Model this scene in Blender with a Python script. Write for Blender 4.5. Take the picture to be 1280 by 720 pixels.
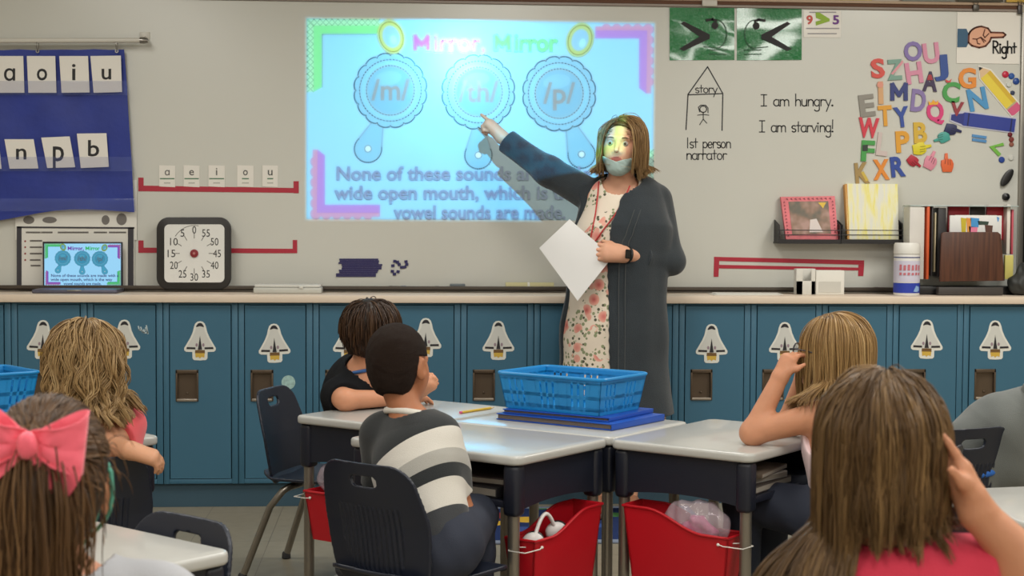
import bpy, bmesh, math, random
import numpy as np
import openvdb as vdb
from math import sin, cos, radians as R_, pi, sqrt, atan2
from mathutils import Vector, Matrix
from mathutils.geometry import tessellate_polygon
random.seed(7); rng = np.random.default_rng(7)
SC = bpy.context.scene; COL = SC.collection
for o in list(bpy.data.objects): bpy.data.objects.remove(o)

# ------------------------------------------------------------------ camera
FOC = 1960.0; CAMH = 1.28; YAW = R_(4.0); PITCH = R_(2.62); ROLL = R_(.33)
_fw = np.array([sin(YAW)*cos(PITCH), cos(YAW)*cos(PITCH), -sin(PITCH)])
_r = np.cross(_fw, [0, 0, 1]); _r /= np.linalg.norm(_r); _u = np.cross(_r, _fw)
_R = _r*cos(ROLL)+_u*sin(ROLL); _U = -_r*sin(ROLL)+_u*cos(ROLL); _C = np.array([0, 0, CAMH])
def ray(px, py): return _fw+_R*(px-640)/FOC-_U*(py-360)/FOC
def at_y(px, py, y):
    d = ray(px, py); return _C+d*(y-_C[1])/d[1]
def at_z(px, py, z):
    d = ray(px, py); return _C+d*(z-_C[2])/d[2]
def at_d(px, py, D): return _C+ray(px, py)*D
cam_d = bpy.data.cameras.new('camera'); cam = bpy.data.objects.new('camera', cam_d); COL.objects.link(cam)
cam_d.sensor_width = 36; cam_d.lens = FOC/1280*36; cam_d.clip_start = .05
cam.matrix_world = Matrix(((_R[0], _U[0], -_fw[0], 0), (_R[1], _U[1], -_fw[1], 0), (_R[2], _U[2], -_fw[2], CAMH), (0, 0, 0, 1)))
cam_d.dof.use_dof = True; cam_d.dof.focus_distance = 5.6; cam_d.dof.aperture_fstop = 9.0
SC.camera = cam

# ------------------------------------------------------------------ colour management, world, room lights
vs = SC.view_settings; vs.view_transform = 'Standard'; vs.look = 'None'; vs.gamma = 1; vs.use_curve_mapping = False
vs.exposure = 0.0
W = bpy.data.worlds.new('world'); SC.world = W; W.use_nodes = True
W.node_tree.nodes['Background'].inputs[0].default_value = (.9, .95, 1, 1)
W.node_tree.nodes['Background'].inputs[1].default_value = 0.10
CEIL = 2.78
def panel_light(x, y, power, sx=.6, sy=1.2):
    l = bpy.data.lights.new('ceiling_panel_light', 'AREA'); l.shape = 'RECTANGLE'; l.size = sx; l.size_y = sy
    l.energy = power; l.color = (1, .975, .915)
    o = bpy.data.objects.new('ceiling_panel_light', l); COL.objects.link(o); o.location = (x, y, CEIL-.03)
LIGHT_GAIN = 1.0
for lx, ly, lp in [(-1.6, 5.3, 22), (.6, 5.3, 24), (2.8, 5.3, 44), (-1.6, 2.6, 34), (.6, 2.6, 34), (2.8, 2.6, 40),
                   (-1.6, -.2, 34), (.6, -.2, 34), (2.8, -.2, 34)]:
    panel_light(lx, ly, lp*LIGHT_GAIN)
PROJ_POS = (.330, 4.75, 2.245); PROJ_POWER = 330.0      # the classroom projector, hung under the ceiling out of view

YL = 6.878          # locker fronts
YB = 7.20           # face of the whiteboard

# ------------------------------------------------------------------ materials
def lin(c):
    c = np.array(c[:3], float)/255
    return tuple(np.where(c <= .04045, c/12.92, ((c+.055)/1.055)**2.4))+(1.0,)
MATS = {}
def mat(name, rgb, rough=.5, metal=0., spec=.5, bump=0., bscale=40., var=0., vscale=6., coat=0., coat_r=.1, alpha=1., trans=0., emit=None, estr=0., sheen=0.):
    if name in MATS: return MATS[name]
    m = bpy.data.materials.new(name); m.use_nodes = True; nt = m.node_tree; b = nt.nodes['Principled BSDF']
    b.inputs['Base Color'].default_value = lin(rgb); b.inputs['Roughness'].default_value = rough; b.inputs['Metallic'].default_value = metal
    b.inputs['Specular IOR Level'].default_value = spec; b.inputs['Coat Weight'].default_value = coat; b.inputs['Coat Roughness'].default_value = coat_r
    b.inputs['Alpha'].default_value = alpha; b.inputs['Transmission Weight'].default_value = trans; b.inputs['Sheen Weight'].default_value = sheen
    if emit: b.inputs['Emission Color'].default_value = lin(emit); b.inputs['Emission Strength'].default_value = estr
    if bump or var:
        tc = nt.nodes.new('ShaderNodeTexCoord')
    if var:
        n = nt.nodes.new('ShaderNodeTexNoise'); n.inputs['Scale'].default_value = vscale; n.inputs['Detail'].default_value = 4
        nt.links.new(tc.outputs['Object'], n.inputs['Vector'])
        hs = nt.nodes.new('ShaderNodeHueSaturation'); hs.inputs['Color'].default_value = lin(rgb)
        mr = nt.nodes.new('ShaderNodeMapRange'); mr.inputs[1].default_value = .3; mr.inputs[2].default_value = .7
        mr.inputs[3].default_value = 1-var; mr.inputs[4].default_value = 1+var
        nt.links.new(n.outputs['Fac'], mr.inputs[0]); nt.links.new(mr.outputs[0], hs.inputs['Value']); nt.links.new(hs.outputs[0], b.inputs['Base Color'])
    if bump:
        n2 = nt.nodes.new('ShaderNodeTexNoise'); n2.inputs['Scale'].default_value = bscale; n2.inputs['Detail'].default_value = 3
        nt.links.new(tc.outputs['Object'], n2.inputs['Vector'])
        bp = nt.nodes.new('ShaderNodeBump'); bp.inputs['Strength'].default_value = bump; bp.inputs['Distance'].default_value = .01
        nt.links.new(n2.outputs['Fac'], bp.inputs['Height']); nt.links.new(bp.outputs[0], b.inputs['Normal'])
    MATS[name] = m; return m
def bsdf(m): return m.node_tree.nodes['Principled BSDF']
def nodes_of(m): return m.node_tree.nodes, m.node_tree.links
def ramp(nt, fac, stops, interp='LINEAR'):
    r = nt.nodes.new('ShaderNodeValToRGB'); r.color_ramp.interpolation = interp; e = r.color_ramp.elements
    e[0].position, e[0].color = stops[0][0], lin(stops[0][1]); e[1].position, e[1].color = stops[1][0], lin(stops[1][1])
    for p, c in stops[2:]:
        k = e.new(p); k.color = lin(c)
    nt.links.new(fac, r.inputs[0]); return r.outputs[0]
def skin(name, rgb):
    m = mat(name, rgb, .5, spec=.35, var=.06, vscale=14, bump=.05, bscale=120)
    b = bsdf(m); b.inputs['Subsurface Weight'].default_value = .12; b.inputs['Subsurface Radius'].default_value = (.012, .005, .003); b.inputs['Subsurface Scale'].default_value = .4
    return m
def hair_mat(name, dark, mid, light):
    m = mat(name, mid, .42, spec=.35); nt = m.node_tree
    a = nt.nodes.new('ShaderNodeAttribute'); a.attribute_name = 'tone'
    c = ramp(nt, a.outputs['Fac'], [(0, dark), (.5, mid), (1, light)]); nt.links.new(c, bsdf(m).inputs['Base Color'])
    return m

# ------------------------------------------------------------------ mesh helpers
class MB:
    """collects simple shapes in world (or the thing's own) coordinates; obj() links them as one mesh"""
    def __init__(s): s.bm = bmesh.new()
    def poly(s, pts):
        return s.bm.faces.new([s.bm.verts.new(tuple(p)) for p in pts])
    def box(s, c, d, bev=0., seg=2, M=None):
        t = bmesh.new(); bmesh.ops.create_cube(t, size=1)
        for v in t.verts: v.co = Vector((v.co.x*d[0], v.co.y*d[1], v.co.z*d[2]))
        if bev: bmesh.ops.bevel(t, geom=list(t.edges), offset=bev, segments=seg, affect='EDGES', profile=.5)
        M2 = Matrix.Translation(Vector(c)) @ (M.to_4x4() if M else Matrix())
        s.add(t, M2); return s
    def add(s, t, M=None):
        if M is not None: t.transform(M)
        me = bpy.data.meshes.new('t'); t.to_mesh(me); t.free(); s.bm.from_mesh(me); bpy.data.meshes.remove(me)
    def prism(s, pts, off, bev=0., seg=2):
        """closed outline (3-D, planar) pushed along the vector off"""
        t = bmesh.new(); a = [t.verts.new(tuple(p)) for p in pts]; o = Vector(off)
        b = [t.verts.new(Vector(tuple(p))+o) for p in pts]; n = len(a)
        fa = t.faces.new(a); fb = t.faces.new(b[::-1])
        for i in range(n): t.faces.new((a[i], b[i], b[(i+1) % n], a[(i+1) % n]))
        bmesh.ops.recalc_face_normals(t, faces=list(t.faces))
        if bev:
            es = [e for e in t.edges if any(f in (fa, fb) for f in e.link_faces)]
            bmesh.ops.bevel(t, geom=es, offset=bev, segments=seg, affect='EDGES', profile=.5)
        big = [f for f in t.faces if len(f.verts) > 4]
        bmesh.ops.triangulate(t, faces=big)
        s.add(t); return s
    def tube(s, path, r, n=10, cap=True, closed=False):
        P = [Vector(tuple(p)) for p in path]; N = len(P); rs = r if hasattr(r, '__len__') else [r]*N
        up = None; rings = []
        for i, p in enumerate(P):
            if closed: d = P[(i+1) % N]-P[i-1]
            else: d = P[min(i+1, N-1)]-P[max(i-1, 0)]
            d.normalize()
            if up is None:
                up = d.orthogonal().normalized()
            up = (up-d*up.dot(d)).normalized(); sd = d.cross(up)
            rings.append([s.bm.verts.new(p+(up*cos(2*pi*k/n)+sd*sin(2*pi*k/n))*rs[i]) for k in range(n)])
        for i in range(N if closed else N-1):
            a, b = rings[i], rings[(i+1) % N]
            for k in range(n): s.bm.faces.new((a[k], a[(k+1) % n], b[(k+1) % n], b[k]))
        if cap and not closed: s.bm.faces.new(rings[0][::-1]); s.bm.faces.new(rings[-1])
        return s
    def lathe(s, prof, c=(0, 0, 0), n=32, axis='z', caps=True):
        rings = []
        for r, z in prof:
            ring = []
            for k in range(n):
                a = 2*pi*k/n; p = (r*cos(a), r*sin(a), z)
                if axis == 'y': p = (p[0], -p[2], p[1])
                if axis == 'x': p = (p[2], p[0], p[1])
                ring.append(s.bm.verts.new((c[0]+p[0], c[1]+p[1], c[2]+p[2])))
            rings.append(ring)
        for a, b in zip(rings, rings[1:]):
            for k in range(n): s.bm.faces.new((a[k], a[(k+1) % n], b[(k+1) % n], b[k]))
        if caps: s.bm.faces.new(rings[0][::-1]); s.bm.faces.new(rings[-1])
        return s
    def ball(s, c, r, n=16, sc=(1, 1, 1)):
        t = bmesh.new(); bmesh.ops.create_uvsphere(t, u_segments=n, v_segments=max(6, n*2//3), radius=r)
        for v in t.verts: v.co = Vector((v.co.x*sc[0]+c[0], v.co.y*sc[1]+c[1], v.co.z*sc[2]+c[2]))
        s.add(t); return s
    def grid(s, P, thick=0.):
        """P[i][j] points; thick pushes a back side along the normal"""
        n, m = len(P), len(P[0]); V = [[s.bm.verts.new(tuple(p)) for p in row] for row in P]
        return [s.bm.faces.new((V[i][j], V[i][j+1], V[i+1][j+1], V[i+1][j])) for i in range(n-1) for j in range(m-1)]

BASE = {}
def tag(o, label=None, cat=None, group=None, kind=None):
    for k, v in (('label', label), ('category', cat), ('group', group), ('kind', kind)):
        if v: o[k] = v
    return o
def link_mesh(name, me, m, parent=None, origin=None):
    ms = m if isinstance(m, (list, tuple)) else [m]
    for x in ms: me.materials.append(x)
    o = bpy.data.objects.new(name, me); COL.objects.link(o)
    n = len(me.vertices); co = np.empty(n*3, np.float32); me.vertices.foreach_get('co', co); co = co.reshape(-1, 3)
    if parent is not None:
        b = BASE[parent]; o.parent = parent; BASE[o] = b
    else:
        b = np.array(origin if origin is not None else [(co[:, 0].min()+co[:, 0].max())/2, (co[:, 1].min()+co[:, 1].max())/2, co[:, 2].min()])
        o.location = b; BASE[o] = b
    co = co-np.array(b, np.float32); me.vertices.foreach_set('co', co.ravel()); me.update()
    return o
def obj(name, mb, m, parent=None, origin=None, smooth=40, kind=None, label=None):
    bm = mb.bm
    bmesh.ops.recalc_face_normals(bm, faces=list(bm.faces))
    me = bpy.data.meshes.new(name); bm.to_mesh(me); bm.free()
    if smooth:
        me.shade_smooth(); me.set_sharp_from_angle(angle=R_(smooth))
    o = link_mesh(name, me, m, parent, origin)
    tag(o, label=label, kind=kind); return o
def thing(name, label, cat, loc, group=None):
    o = bpy.data.objects.new(name, None); COL.objects.link(o); o.location = tuple(loc); BASE[o] = np.array(loc, float)
    o.empty_display_size = .05
    return tag(o, label, cat, group)
def copy_tree(o, parent=None):
    c = o.copy(); COL.objects.link(c); c.parent = parent; BASE[c] = BASE[o]
    for ch in list(o.children): copy_tree(ch, c)
    return c
def place(o, loc, rz): o.location = tuple(loc); o.rotation_euler = (0, 0, rz); return o
# --- flat work on the wall: outlines given in pixels, put on the plane y = YB - off
def wp(px, py, off=0.): return at_y(px, py, YB-off)
def wpoly(pts, off, th): return MB().prism([wp(x, y, off) for x, y in pts], (0, -th, 0))
def add_wpoly(mb, pts, off, th): mb.prism([wp(x, y, off) for x, y in pts], (0, -th, 0)); return mb
def ribbon2d(path, w):
    """outline quads of a polyline w wide (2-D), with round-ish joints"""
    P = [np.array(p, float) for p in path]; out = []
    for a, b in zip(P, P[1:]):
        d = b-a; L = np.linalg.norm(d)
        if L < 1e-9: continue
        d /= L; n = np.array([-d[1], d[0]])*w/2; e = d*w*.35
        out.append([a-e+n, b+e+n, b+e-n, a-e-n])
    return out
def wstroke(mb, path, w, off, th):
    for q in ribbon2d(path, w): mb.prism([wp(p[0], p[1], off) for p in q], (0, -th, 0))
    return mb
def ell2d(cx, cy, rx, ry, n=40, a0=0., a1=2*pi, rot=0.):
    t = np.linspace(a0, a1, n, endpoint=abs(a1-a0-2*pi) > 1e-6); c, s = cos(rot), sin(rot)
    x = rx*np.cos(t); y = ry*np.sin(t)
    return [(cx+xx*c-yy*s, cy+xx*s+yy*c) for xx, yy in zip(x, y)]
_txt = {}
def text_tris(s, bold=.0, res=3):
    """triangles of a line of text in font units, baseline at 0"""
    key = (s, bold, res)
    if key in _txt: return _txt[key]
    cu = bpy.data.curves.new('t', 'FONT'); cu.body = s; cu.size = 1; cu.offset = bold; cu.resolution_u = res; cu.fill_mode = 'FRONT'
    o = bpy.data.objects.new('t', cu); COL.objects.link(o)
    dg = bpy.context.evaluated_depsgraph_get(); dg.update(); me = bpy.data.meshes.new_from_object(o.evaluated_get(dg))
    me.calc_loop_triangles(); v = np.array([x.co[:2] for x in me.vertices]); t = np.array([x.vertices[:] for x in me.loop_triangles])
    bpy.data.objects.remove(o); bpy.data.curves.remove(cu); bpy.data.meshes.remove(me)
    _txt[key] = (v, t); return _txt[key]
def text_fit(s, x0, x1, ytop, ybase, bold=.0, ref=None, rot=0., shear=0.):
    """text fitted between x0..x1 in pixels; the height of ref (or of s) fits ytop..ybase"""
    v, t = text_tris(s, bold); v = v.copy(); h = text_tris(ref, bold)[0][:, 1].max() if ref else v[:, 1].max()
    X = (v[:, 0]-v[:, 0].min())/max(1e-6, (v[:, 0].max()-v[:, 0].min())); Y = v[:, 1]/h
    px = x0+X*(x1-x0)+shear*Y*(ybase-ytop); py = ybase-Y*(ybase-ytop)
    if rot:
        cx, cy = (x0+x1)/2, (ytop+ybase)/2; c, sn = cos(rot), sin(rot); dx, dy = px-cx, py-cy
        px, py = cx+dx*c-dy*sn, cy+dx*sn+dy*c
    return np.stack([px, py], 1), t
def text_mb(mb, P2, tris, off, th, fn=None):
    """extruded letters: front face at off+th, sides included"""
    fn = fn or wp
    t = bmesh.new(); V = [t.verts.new(tuple(fn(p[0], p[1], off))) for p in P2]
    for a, b, c in tris:
        try: t.faces.new((V[a], V[b], V[c]))
        except ValueError: pass
    bmesh.ops.remove_doubles(t, verts=list(t.verts), dist=1e-6)
    bmesh.ops.recalc_face_normals(t, faces=list(t.faces))
    f0 = t.faces[:]
    if f0:
        avg = sum((f.normal for f in f0), Vector())
        r = bmesh.ops.extrude_face_region(t, geom=f0)
        d = Vector(tuple(fn(P2[0][0], P2[0][1], off+th)))-Vector(tuple(fn(P2[0][0], P2[0][1], off)))
        d = Vector((0, -th, 0)) if fn is wp else d
        for x in r['geom']:
            if isinstance(x, bmesh.types.BMVert): x.co += d
    mb.add(t); return mb
# ------------------------------------------------------------------ solid modelling with distance fields (bodies, clothes, hair caps)
def V3(*a): return np.array(a, float)
def nz(v): v = np.array(v, float); return v/np.linalg.norm(v)
def cap(a, b, ra, rb=None):
    a = np.array(a, float); b = np.array(b, float); rb = ra if rb is None else rb; ab = b-a; L2 = max(ab@ab, 1e-12)
    def f(P):
        t = np.clip(((P-a)@ab)/L2, 0, 1)
        return np.linalg.norm(P-a-t[:, None]*ab, axis=1)-(ra+(rb-ra)*t)
    return f
def ecap(a, b, ra, rb, ax, k):
    """capsule squeezed along the direction ax by the factor k (k<1 = flatter)"""
    ax = nz(ax); a = np.array(a, float); b = np.array(b, float); S = np.eye(3)+(1/k-1)*np.outer(ax, ax)
    g = cap(S@a, S@b, ra, rb)
    return lambda P: g(P@S)*(k if k < 1 else 1)*.5+g(P@S)*.5
def ell(c, r, M=None):
    c = np.array(c, float); r = np.array(r, float); M = np.eye(3) if M is None else np.array(M, float)   # columns of M: the axes
    def f(P):
        q = (P-c)@M; k0 = np.linalg.norm(q/r, axis=1); k1 = np.linalg.norm(q/(r*r), axis=1)+1e-9
        return k0*(k0-1)/k1
    return f
def rbox(c, h, r, M=None):
    c = np.array(c, float); h = np.array(h, float)-r; M = np.eye(3) if M is None else np.array(M, float)
    def f(P):
        q = np.abs((P-c)@M)-h
        return np.linalg.norm(np.maximum(q, 0), axis=1)+np.minimum(q.max(1), 0)-r
    return f
def plane(p, n):
    p = np.array(p, float); n = nz(n); return lambda P: (P-p)@n          # solid on the side n points away from
def U(*fs, k=.0):
    def f(P):
        d = fs[0](P)
        for g in fs[1:]:
            e = g(P)
            if k > 0:
                h = np.maximum(k-np.abs(d-e), 0)/k; d = np.minimum(d, e)-h*h*k*.25
            else: d = np.minimum(d, e)
        return d
    return f
def I(*fs, k=0.):
    g = U(*[(lambda P, q=q: -q(P)) for q in fs], k=k); return lambda P: -g(P)
def D(f, *gs, k=0.): return I(f, *[(lambda P, q=q: -q(P)) for q in gs], k=k)
def off(f, r): return lambda P: f(P)-r
def noisef(f, amp, freq, seed=0):
    r = np.random.default_rng(seed); K = r.normal(size=(10, 3))*freq; ph = r.uniform(0, 6.28, 10)
    return lambda P: f(P)-amp*np.sin(P@K.T+ph).sum(1)/4
def wrinkle(f, amp, d, freq, seed=0):
    r = np.random.default_rng(seed); d = nz(d); K = d*freq+r.normal(size=(5, 3))*freq*.35; ph = r.uniform(0, 6.28, 5)
    return lambda P: f(P)-amp*np.sin(P@K.T+ph).sum(1)/3
def mesh_sdf(name, f, lo, hi, vox, m, parent=None, smooth=True, matfn=None, origin=None):
    lo = np.array(lo, float)-3*vox; hi = np.array(hi, float)+3*vox; B = 12
    n = (np.ceil((hi-lo)/vox/B).astype(int))*B; nb = n//B
    A = np.full(n, 3*vox, np.float32)
    bi = np.stack(np.meshgrid(*[np.arange(k) for k in nb], indexing='ij'), -1).reshape(-1, 3)
    cen = lo+(bi*B+(B-1)/2)*vox; dc = np.concatenate([f(c) for c in np.array_split(cen, max(1, len(cen)//200000))])
    near = np.abs(dc) < vox*B*1.15
    for b in bi[dc <= -vox*B*1.15]: A[b[0]*B:b[0]*B+B, b[1]*B:b[1]*B+B, b[2]*B:b[2]*B+B] = -3*vox
    loc = np.stack(np.meshgrid(*[np.arange(B)]*3, indexing='ij'), -1).reshape(-1, 3)
    nbk = bi[near]
    for ch in np.array_split(nbk, max(1, len(nbk)//120)):
        if not len(ch): continue
        P = lo+(ch[:, None, :]*B+loc[None])*vox; d = f(P.reshape(-1, 3)).reshape(len(ch), B, B, B)
        for b, q in zip(ch, d): A[b[0]*B:b[0]*B+B, b[1]*B:b[1]*B+B, b[2]*B:b[2]*B+B] = np.clip(q, -3*vox, 3*vox)
    g = vdb.FloatGrid(background=float(3*vox)); g.copyFromArray(A)
    p, q = g.convertToQuads(0.0); p = (p*vox+lo).astype(np.float32)
    e = q[:len(q):max(1, len(q)//200)]; nrm = np.cross(p[e[:, 2]]-p[e[:, 0]], p[e[:, 3]]-p[e[:, 1]]); cc = p[e].mean(1)
    nn = nrm/(np.linalg.norm(nrm, axis=1, keepdims=True)+1e-12); s = f(cc+nn*vox*.7)-f(cc-nn*vox*.7)
    if s.sum() < 0: q = q[:, ::-1]
    me = bpy.data.meshes.new(name); me.vertices.add(len(p)); me.vertices.foreach_set('co', p.ravel())
    me.loops.add(q.size); me.loops.foreach_set('vertex_index', np.ascontiguousarray(q).ravel().astype(np.int32))
    me.polygons.add(len(q)); me.polygons.foreach_set('loop_start', np.arange(0, q.size, 4, dtype=np.int32))
    me.update(calc_edges=True); me.validate()
    if smooth: me.shade_smooth()
    o = link_mesh(name, me, m, parent, origin)
    if matfn is not None:
        me.polygons.foreach_set('material_index', matfn(p[q].mean(1)).astype(np.int32))
    return o
def blur(o, it=2, fac=.5):
    """a few rounds of surface smoothing, applied to the mesh"""
    md = o.modifiers.new('s', 'SMOOTH'); md.iterations = it; md.factor = fac
    dg = bpy.context.evaluated_depsgraph_get(); dg.update(); me = bpy.data.meshes.new_from_object(o.evaluated_get(dg)); o.modifiers.clear()
    old = o.data; o.data = me; bpy.data.meshes.remove(old); return o

# ------------------------------------------------------------------ anatomy
def hand(w, d, n, L, side, curl=(.25, .3, .35, .4), spread=.12, thumb=(.75, .35), point=None):
    """wrist w, direction of the fingers d, palm normal n (the side the fingers curl to), length L; side=+1: thumb on cross(d,n)"""
    w = np.array(w, float); d = nz(d); n = np.array(n, float); n = nz(n-d*(n@d)); s = np.cross(d, n)*side
    pf = []; ks = [.165, .055, -.055, -.155]; fl = [.42, .46, .43, .34]; r0 = .054*L
    palm = []
    for kx in ks:
        palm.append(cap(w+s*kx*.55*L+d*.02*L, w+d*(.50-abs(kx)*.12)*L+s*kx*L, .078*L, .066*L))
    fs = []
    for i, kx in enumerate(ks):
        p = w+d*(.50-abs(kx)*.12)*L+s*kx*L; a = spread*(kx/.165); c = curl[i]; ln = fl[i]*L
        dd = nz(d*cos(a)+s*sin(a)); ang = 0
        for j, (lf, cf) in enumerate([(.45, .9), (.31, 1.15), (.24, .8)]):
            ang += c*cf; q = p+(dd*cos(ang)+n*sin(ang))*ln*lf
            fs.append((cap(p, q, r0*(1.03-.1*j), r0*(.96-.12*j)), i)); p = q
    t0 = w+d*.16*L+s*.13*L; td = nz(d*cos(thumb[0])+s*sin(thumb[0])+n*thumb[1]); t1 = t0+td*.25*L
    td2 = nz(td+d*.35+n*.15); t2 = t1+td2*.2*L
    th = U(cap(w+d*.06*L+s*.05*L, t0, .075*L, .08*L), cap(t0, t1, .078*L, .062*L), cap(t1, t2, .06*L, .048*L), k=.012*L/.13)
    fing = [U(*[g for g, j in fs if j == i], k=.002) for i in range(4)]
    P = U(*palm, k=.03*L/.13)
    return U(U(P, th, k=.012*L/.13), U(*fing, k=.0015), k=.008*L/.13)
def head_axes(yaw, pitch=0., roll=0.):
    """columns: right, forward, up; yaw turns from +Y towards -X (degrees); pitch up positive; roll to the right positive"""
    M = Matrix.Rotation(R_(yaw), 3, 'Z') @ Matrix.Rotation(R_(pitch), 3, 'X') @ Matrix.Rotation(R_(roll), 3, 'Y')
    return np.array(M)
def head(c, M, s=1., child=False):
    """head with face about the point between the ears; s=1: adult"""
    c = np.array(c, float); T = lambda *p: c+M@(np.array(p)*s)
    E = lambda p, r: ell(T(*p), np.array(r)*s, M)
    cr = E((0, -.014, .036), (.075, .096, .088))
    jaw = E((0, .030, -.040), (.057, .060, .072)); cheek = E((0, .045, -.015), (.062, .045, .055))
    chin = E((0, .066, -.092), (.026, .022, .020))
    k = .03*s
    h = U(cr, jaw, cheek, chin, k=k)
    brow = cap(T(-.034, .080, .030), T(.034, .080, .030), .013*s)
    h = U(h, brow, k=.016*s)
    h = D(h, E((-.032, .099, .010), (.019, .016, .014)), E((.032, .099, .010), (.019, .016, .014)), k=.012*s)
    nose = U(cap(T(0, .086, .018), T(0, .108, -.020), .007*s, .010*s), cap(T(-.011, .094, -.026), T(.011, .094, -.026), .008*s), k=.008*s)
    h = U(h, nose, k=.010*s)
    lips = U(cap(T(-.020, .083, -.052), T(.020, .083, -.052), .006*s), cap(T(-.015, .085, -.060), T(.015, .085, -.060), .0075*s), k=.002*s)
    h = U(h, lips, k=.006*s)
    ears = []
    for sx in (-1, 1):
        e = ell(T(sx*.079, -.008, -.002), np.array((.010, .021, .033))*s, M @ np.array(Matrix.Rotation(sx*-.35, 3, 'Z')))
        e = D(e, E((sx*.089, -.003, .002), (.006, .011, .019)), k=.006*s); ears.append(e)
    return U(U(h, *ears, k=.008*s), k=0)
def add_eyes(root, c, M, s, iris=(70, 50, 35)):
    c = np.array(c, float)
    for sx in (-1, 1):
        p = c+M@(np.array((sx*.032, .0825, .009))*s)
        e = obj('eye', MB().ball(p, .0112*s, 20), mat('eye_white', (170, 160, 152), .2), root)
        q = p+M@np.array((0, .0085*s, 0)); mb = MB()
        mb.ball(q, .0058*s, 14); obj('iris', mb, mat('iris_%d_%d_%d' % iris, iris, .1), e)
        mb = MB(); mb.tube([c+M@(np.array((sx*a, .0915+.004*(1-abs(a-.03)/.02), .0285+.005*(1-((a-.032)/.02)**2)))*s) for a in np.linspace(.014, .05, 7)], [.0012*s, .0024*s, .0026*s, .0025*s, .0022*s, .0017*s, .0008*s], 6)
        obj('eyebrow', mb, mat('eyebrow_brown', (88, 62, 44), .7), root)

# ------------------------------------------------------------------ strands
def strand_mesh(name, paths, rad, m, parent, sides=3, tones=None, taper=.35):
    """paths (N,T,3) -> one mesh of thin tubes; the float attribute 'tone' gives each strand its shade"""
    N, T, _ = paths.shape
    d = np.empty_like(paths); d[:, 1:-1] = paths[:, 2:]-paths[:, :-2]; d[:, 0] = paths[:, 1]-paths[:, 0]; d[:, -1] = paths[:, -1]-paths[:, -2]
    d /= np.linalg.norm(d, axis=2, keepdims=True)+1e-9
    ref = np.array([.31, .87, .38]); a = np.cross(d, ref); a /= np.linalg.norm(a, axis=2, keepdims=True)+1e-9; b = np.cross(d, a)
    t = np.linspace(0, 1, T); prof = np.where(t < .75, 1, 1-(1-taper)*(t-.75)/.25)
    rr = (np.asarray(rad).reshape(-1, 1) if np.ndim(rad) else np.full((N, 1), rad))*prof[None]
    ang = 2*pi*np.arange(sides)/sides
    V = paths[:, :, None, :]+rr[:, :, None, None]*(a[:, :, None, :]*np.cos(ang)[None, None, :, None]+b[:, :, None, :]*np.sin(ang)[None, None, :, None])
    V = V.reshape(-1, 3).astype(np.float32)
    i, j, k = np.meshgrid(np.arange(N), np.arange(T-1), np.arange(sides), indexing='ij'); k2 = (k+1) % sides
    ix = lambda i, j, k: (i*T+j)*sides+k
    F = np.stack([ix(i, j, k), ix(i, j, k2), ix(i, j+1, k2), ix(i, j+1, k)], -1).reshape(-1, 4).astype(np.int32)
    me = bpy.data.meshes.new(name); me.vertices.add(len(V)); me.vertices.foreach_set('co', V.ravel())
    me.loops.add(F.size); me.loops.foreach_set('vertex_index', F.ravel()); me.polygons.add(len(F))
    me.polygons.foreach_set('loop_start', np.arange(0, F.size, 4, dtype=np.int32)); me.update(calc_edges=True); me.shade_smooth()
    tn = tones if tones is not None else rng.uniform(0, 1, N)
    at = me.attributes.new('tone', 'FLOAT', 'POINT'); at.data.foreach_set('value', np.repeat(tn, T*sides).astype(np.float32))
    return link_mesh(name, me, m, parent)
def grad(f, P, e=.004):
    g = np.stack([f(P+np.eye(3)[k]*e)-f(P-np.eye(3)[k]*e) for k in range(3)], 1)
    return g/(np.linalg.norm(g, axis=1, keepdims=True)+1e-9)
def grow(roots, dirs, length, steps, solid, grav=.35, clear=.004, stiff=1., pull=None, layer=None):
    """strands that fall from their roots, slide over the solid and hang; length per strand"""
    N = len(roots); P = roots.copy(); ly = 0 if layer is None else layer; d = dirs/np.linalg.norm(dirs, axis=1, keepdims=True); out = [P.copy()]
    L = (np.asarray(length)*np.ones(N))/(steps-1); 
    for s in range(steps-1):
        cl = clear+ly*min(1., (s+1)/(steps*.3)); G = None; D0 = P.copy()
        d = d*stiff+np.array([0, 0, -1.])*grav
        if pull is not None: d = d+pull(P, s/(steps-1))
        d /= np.linalg.norm(d, axis=1, keepdims=True)
        Q = P+d*L[:, None]
        for _ in range(2):
            v = solid(Q); pen = np.maximum(cl-v, 0)
            if pen.max() <= 0: break
            G = grad(solid, Q); hit = pen > 0; Q = Q+G*pen[:, None]
        d = Q-P
        if G is not None:
            o_ = np.maximum((d*G).sum(1), 0)*hit*.9; d = d-G*o_[:, None]
        d /= np.linalg.norm(d, axis=1, keepdims=True)+1e-9
        P = Q; out.append(P.copy())
    return np.stack(out, 1)
def clump(S, n, amt=.6, wave=0., wfreq=3., seed=0):
    """draw strands together into n locks towards their tips, with a wave shared by each lock"""
    r = np.random.default_rng(seed); N, T, _ = S.shape; lead = r.choice(N, n, replace=False)
    mid = S[:, T//2]; dist = np.linalg.norm(mid[:, None]-mid[lead][None], axis=2); own = dist.argmin(1)
    t = np.linspace(0, 1, T)[None, :, None]; S2 = S+(S[lead][own]-S)*amt*np.clip(t*1.3-.15, 0, 1)**1.2
    if wave:
        ph = r.uniform(0, 6.28, n)[own]; ax = r.normal(size=(n, 3)); ax[:, 2] *= .2; ax /= np.linalg.norm(ax, axis=1, keepdims=True)
        S2 = S2+ax[own][:, None]*(np.sin(t[..., 0]*6.28*wfreq*(.8+.4*r.uniform(size=n)[own])[:, None]+ph[:, None])[..., None])*wave*np.clip(t*2-.3, 0, 1)
    return S2
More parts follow.
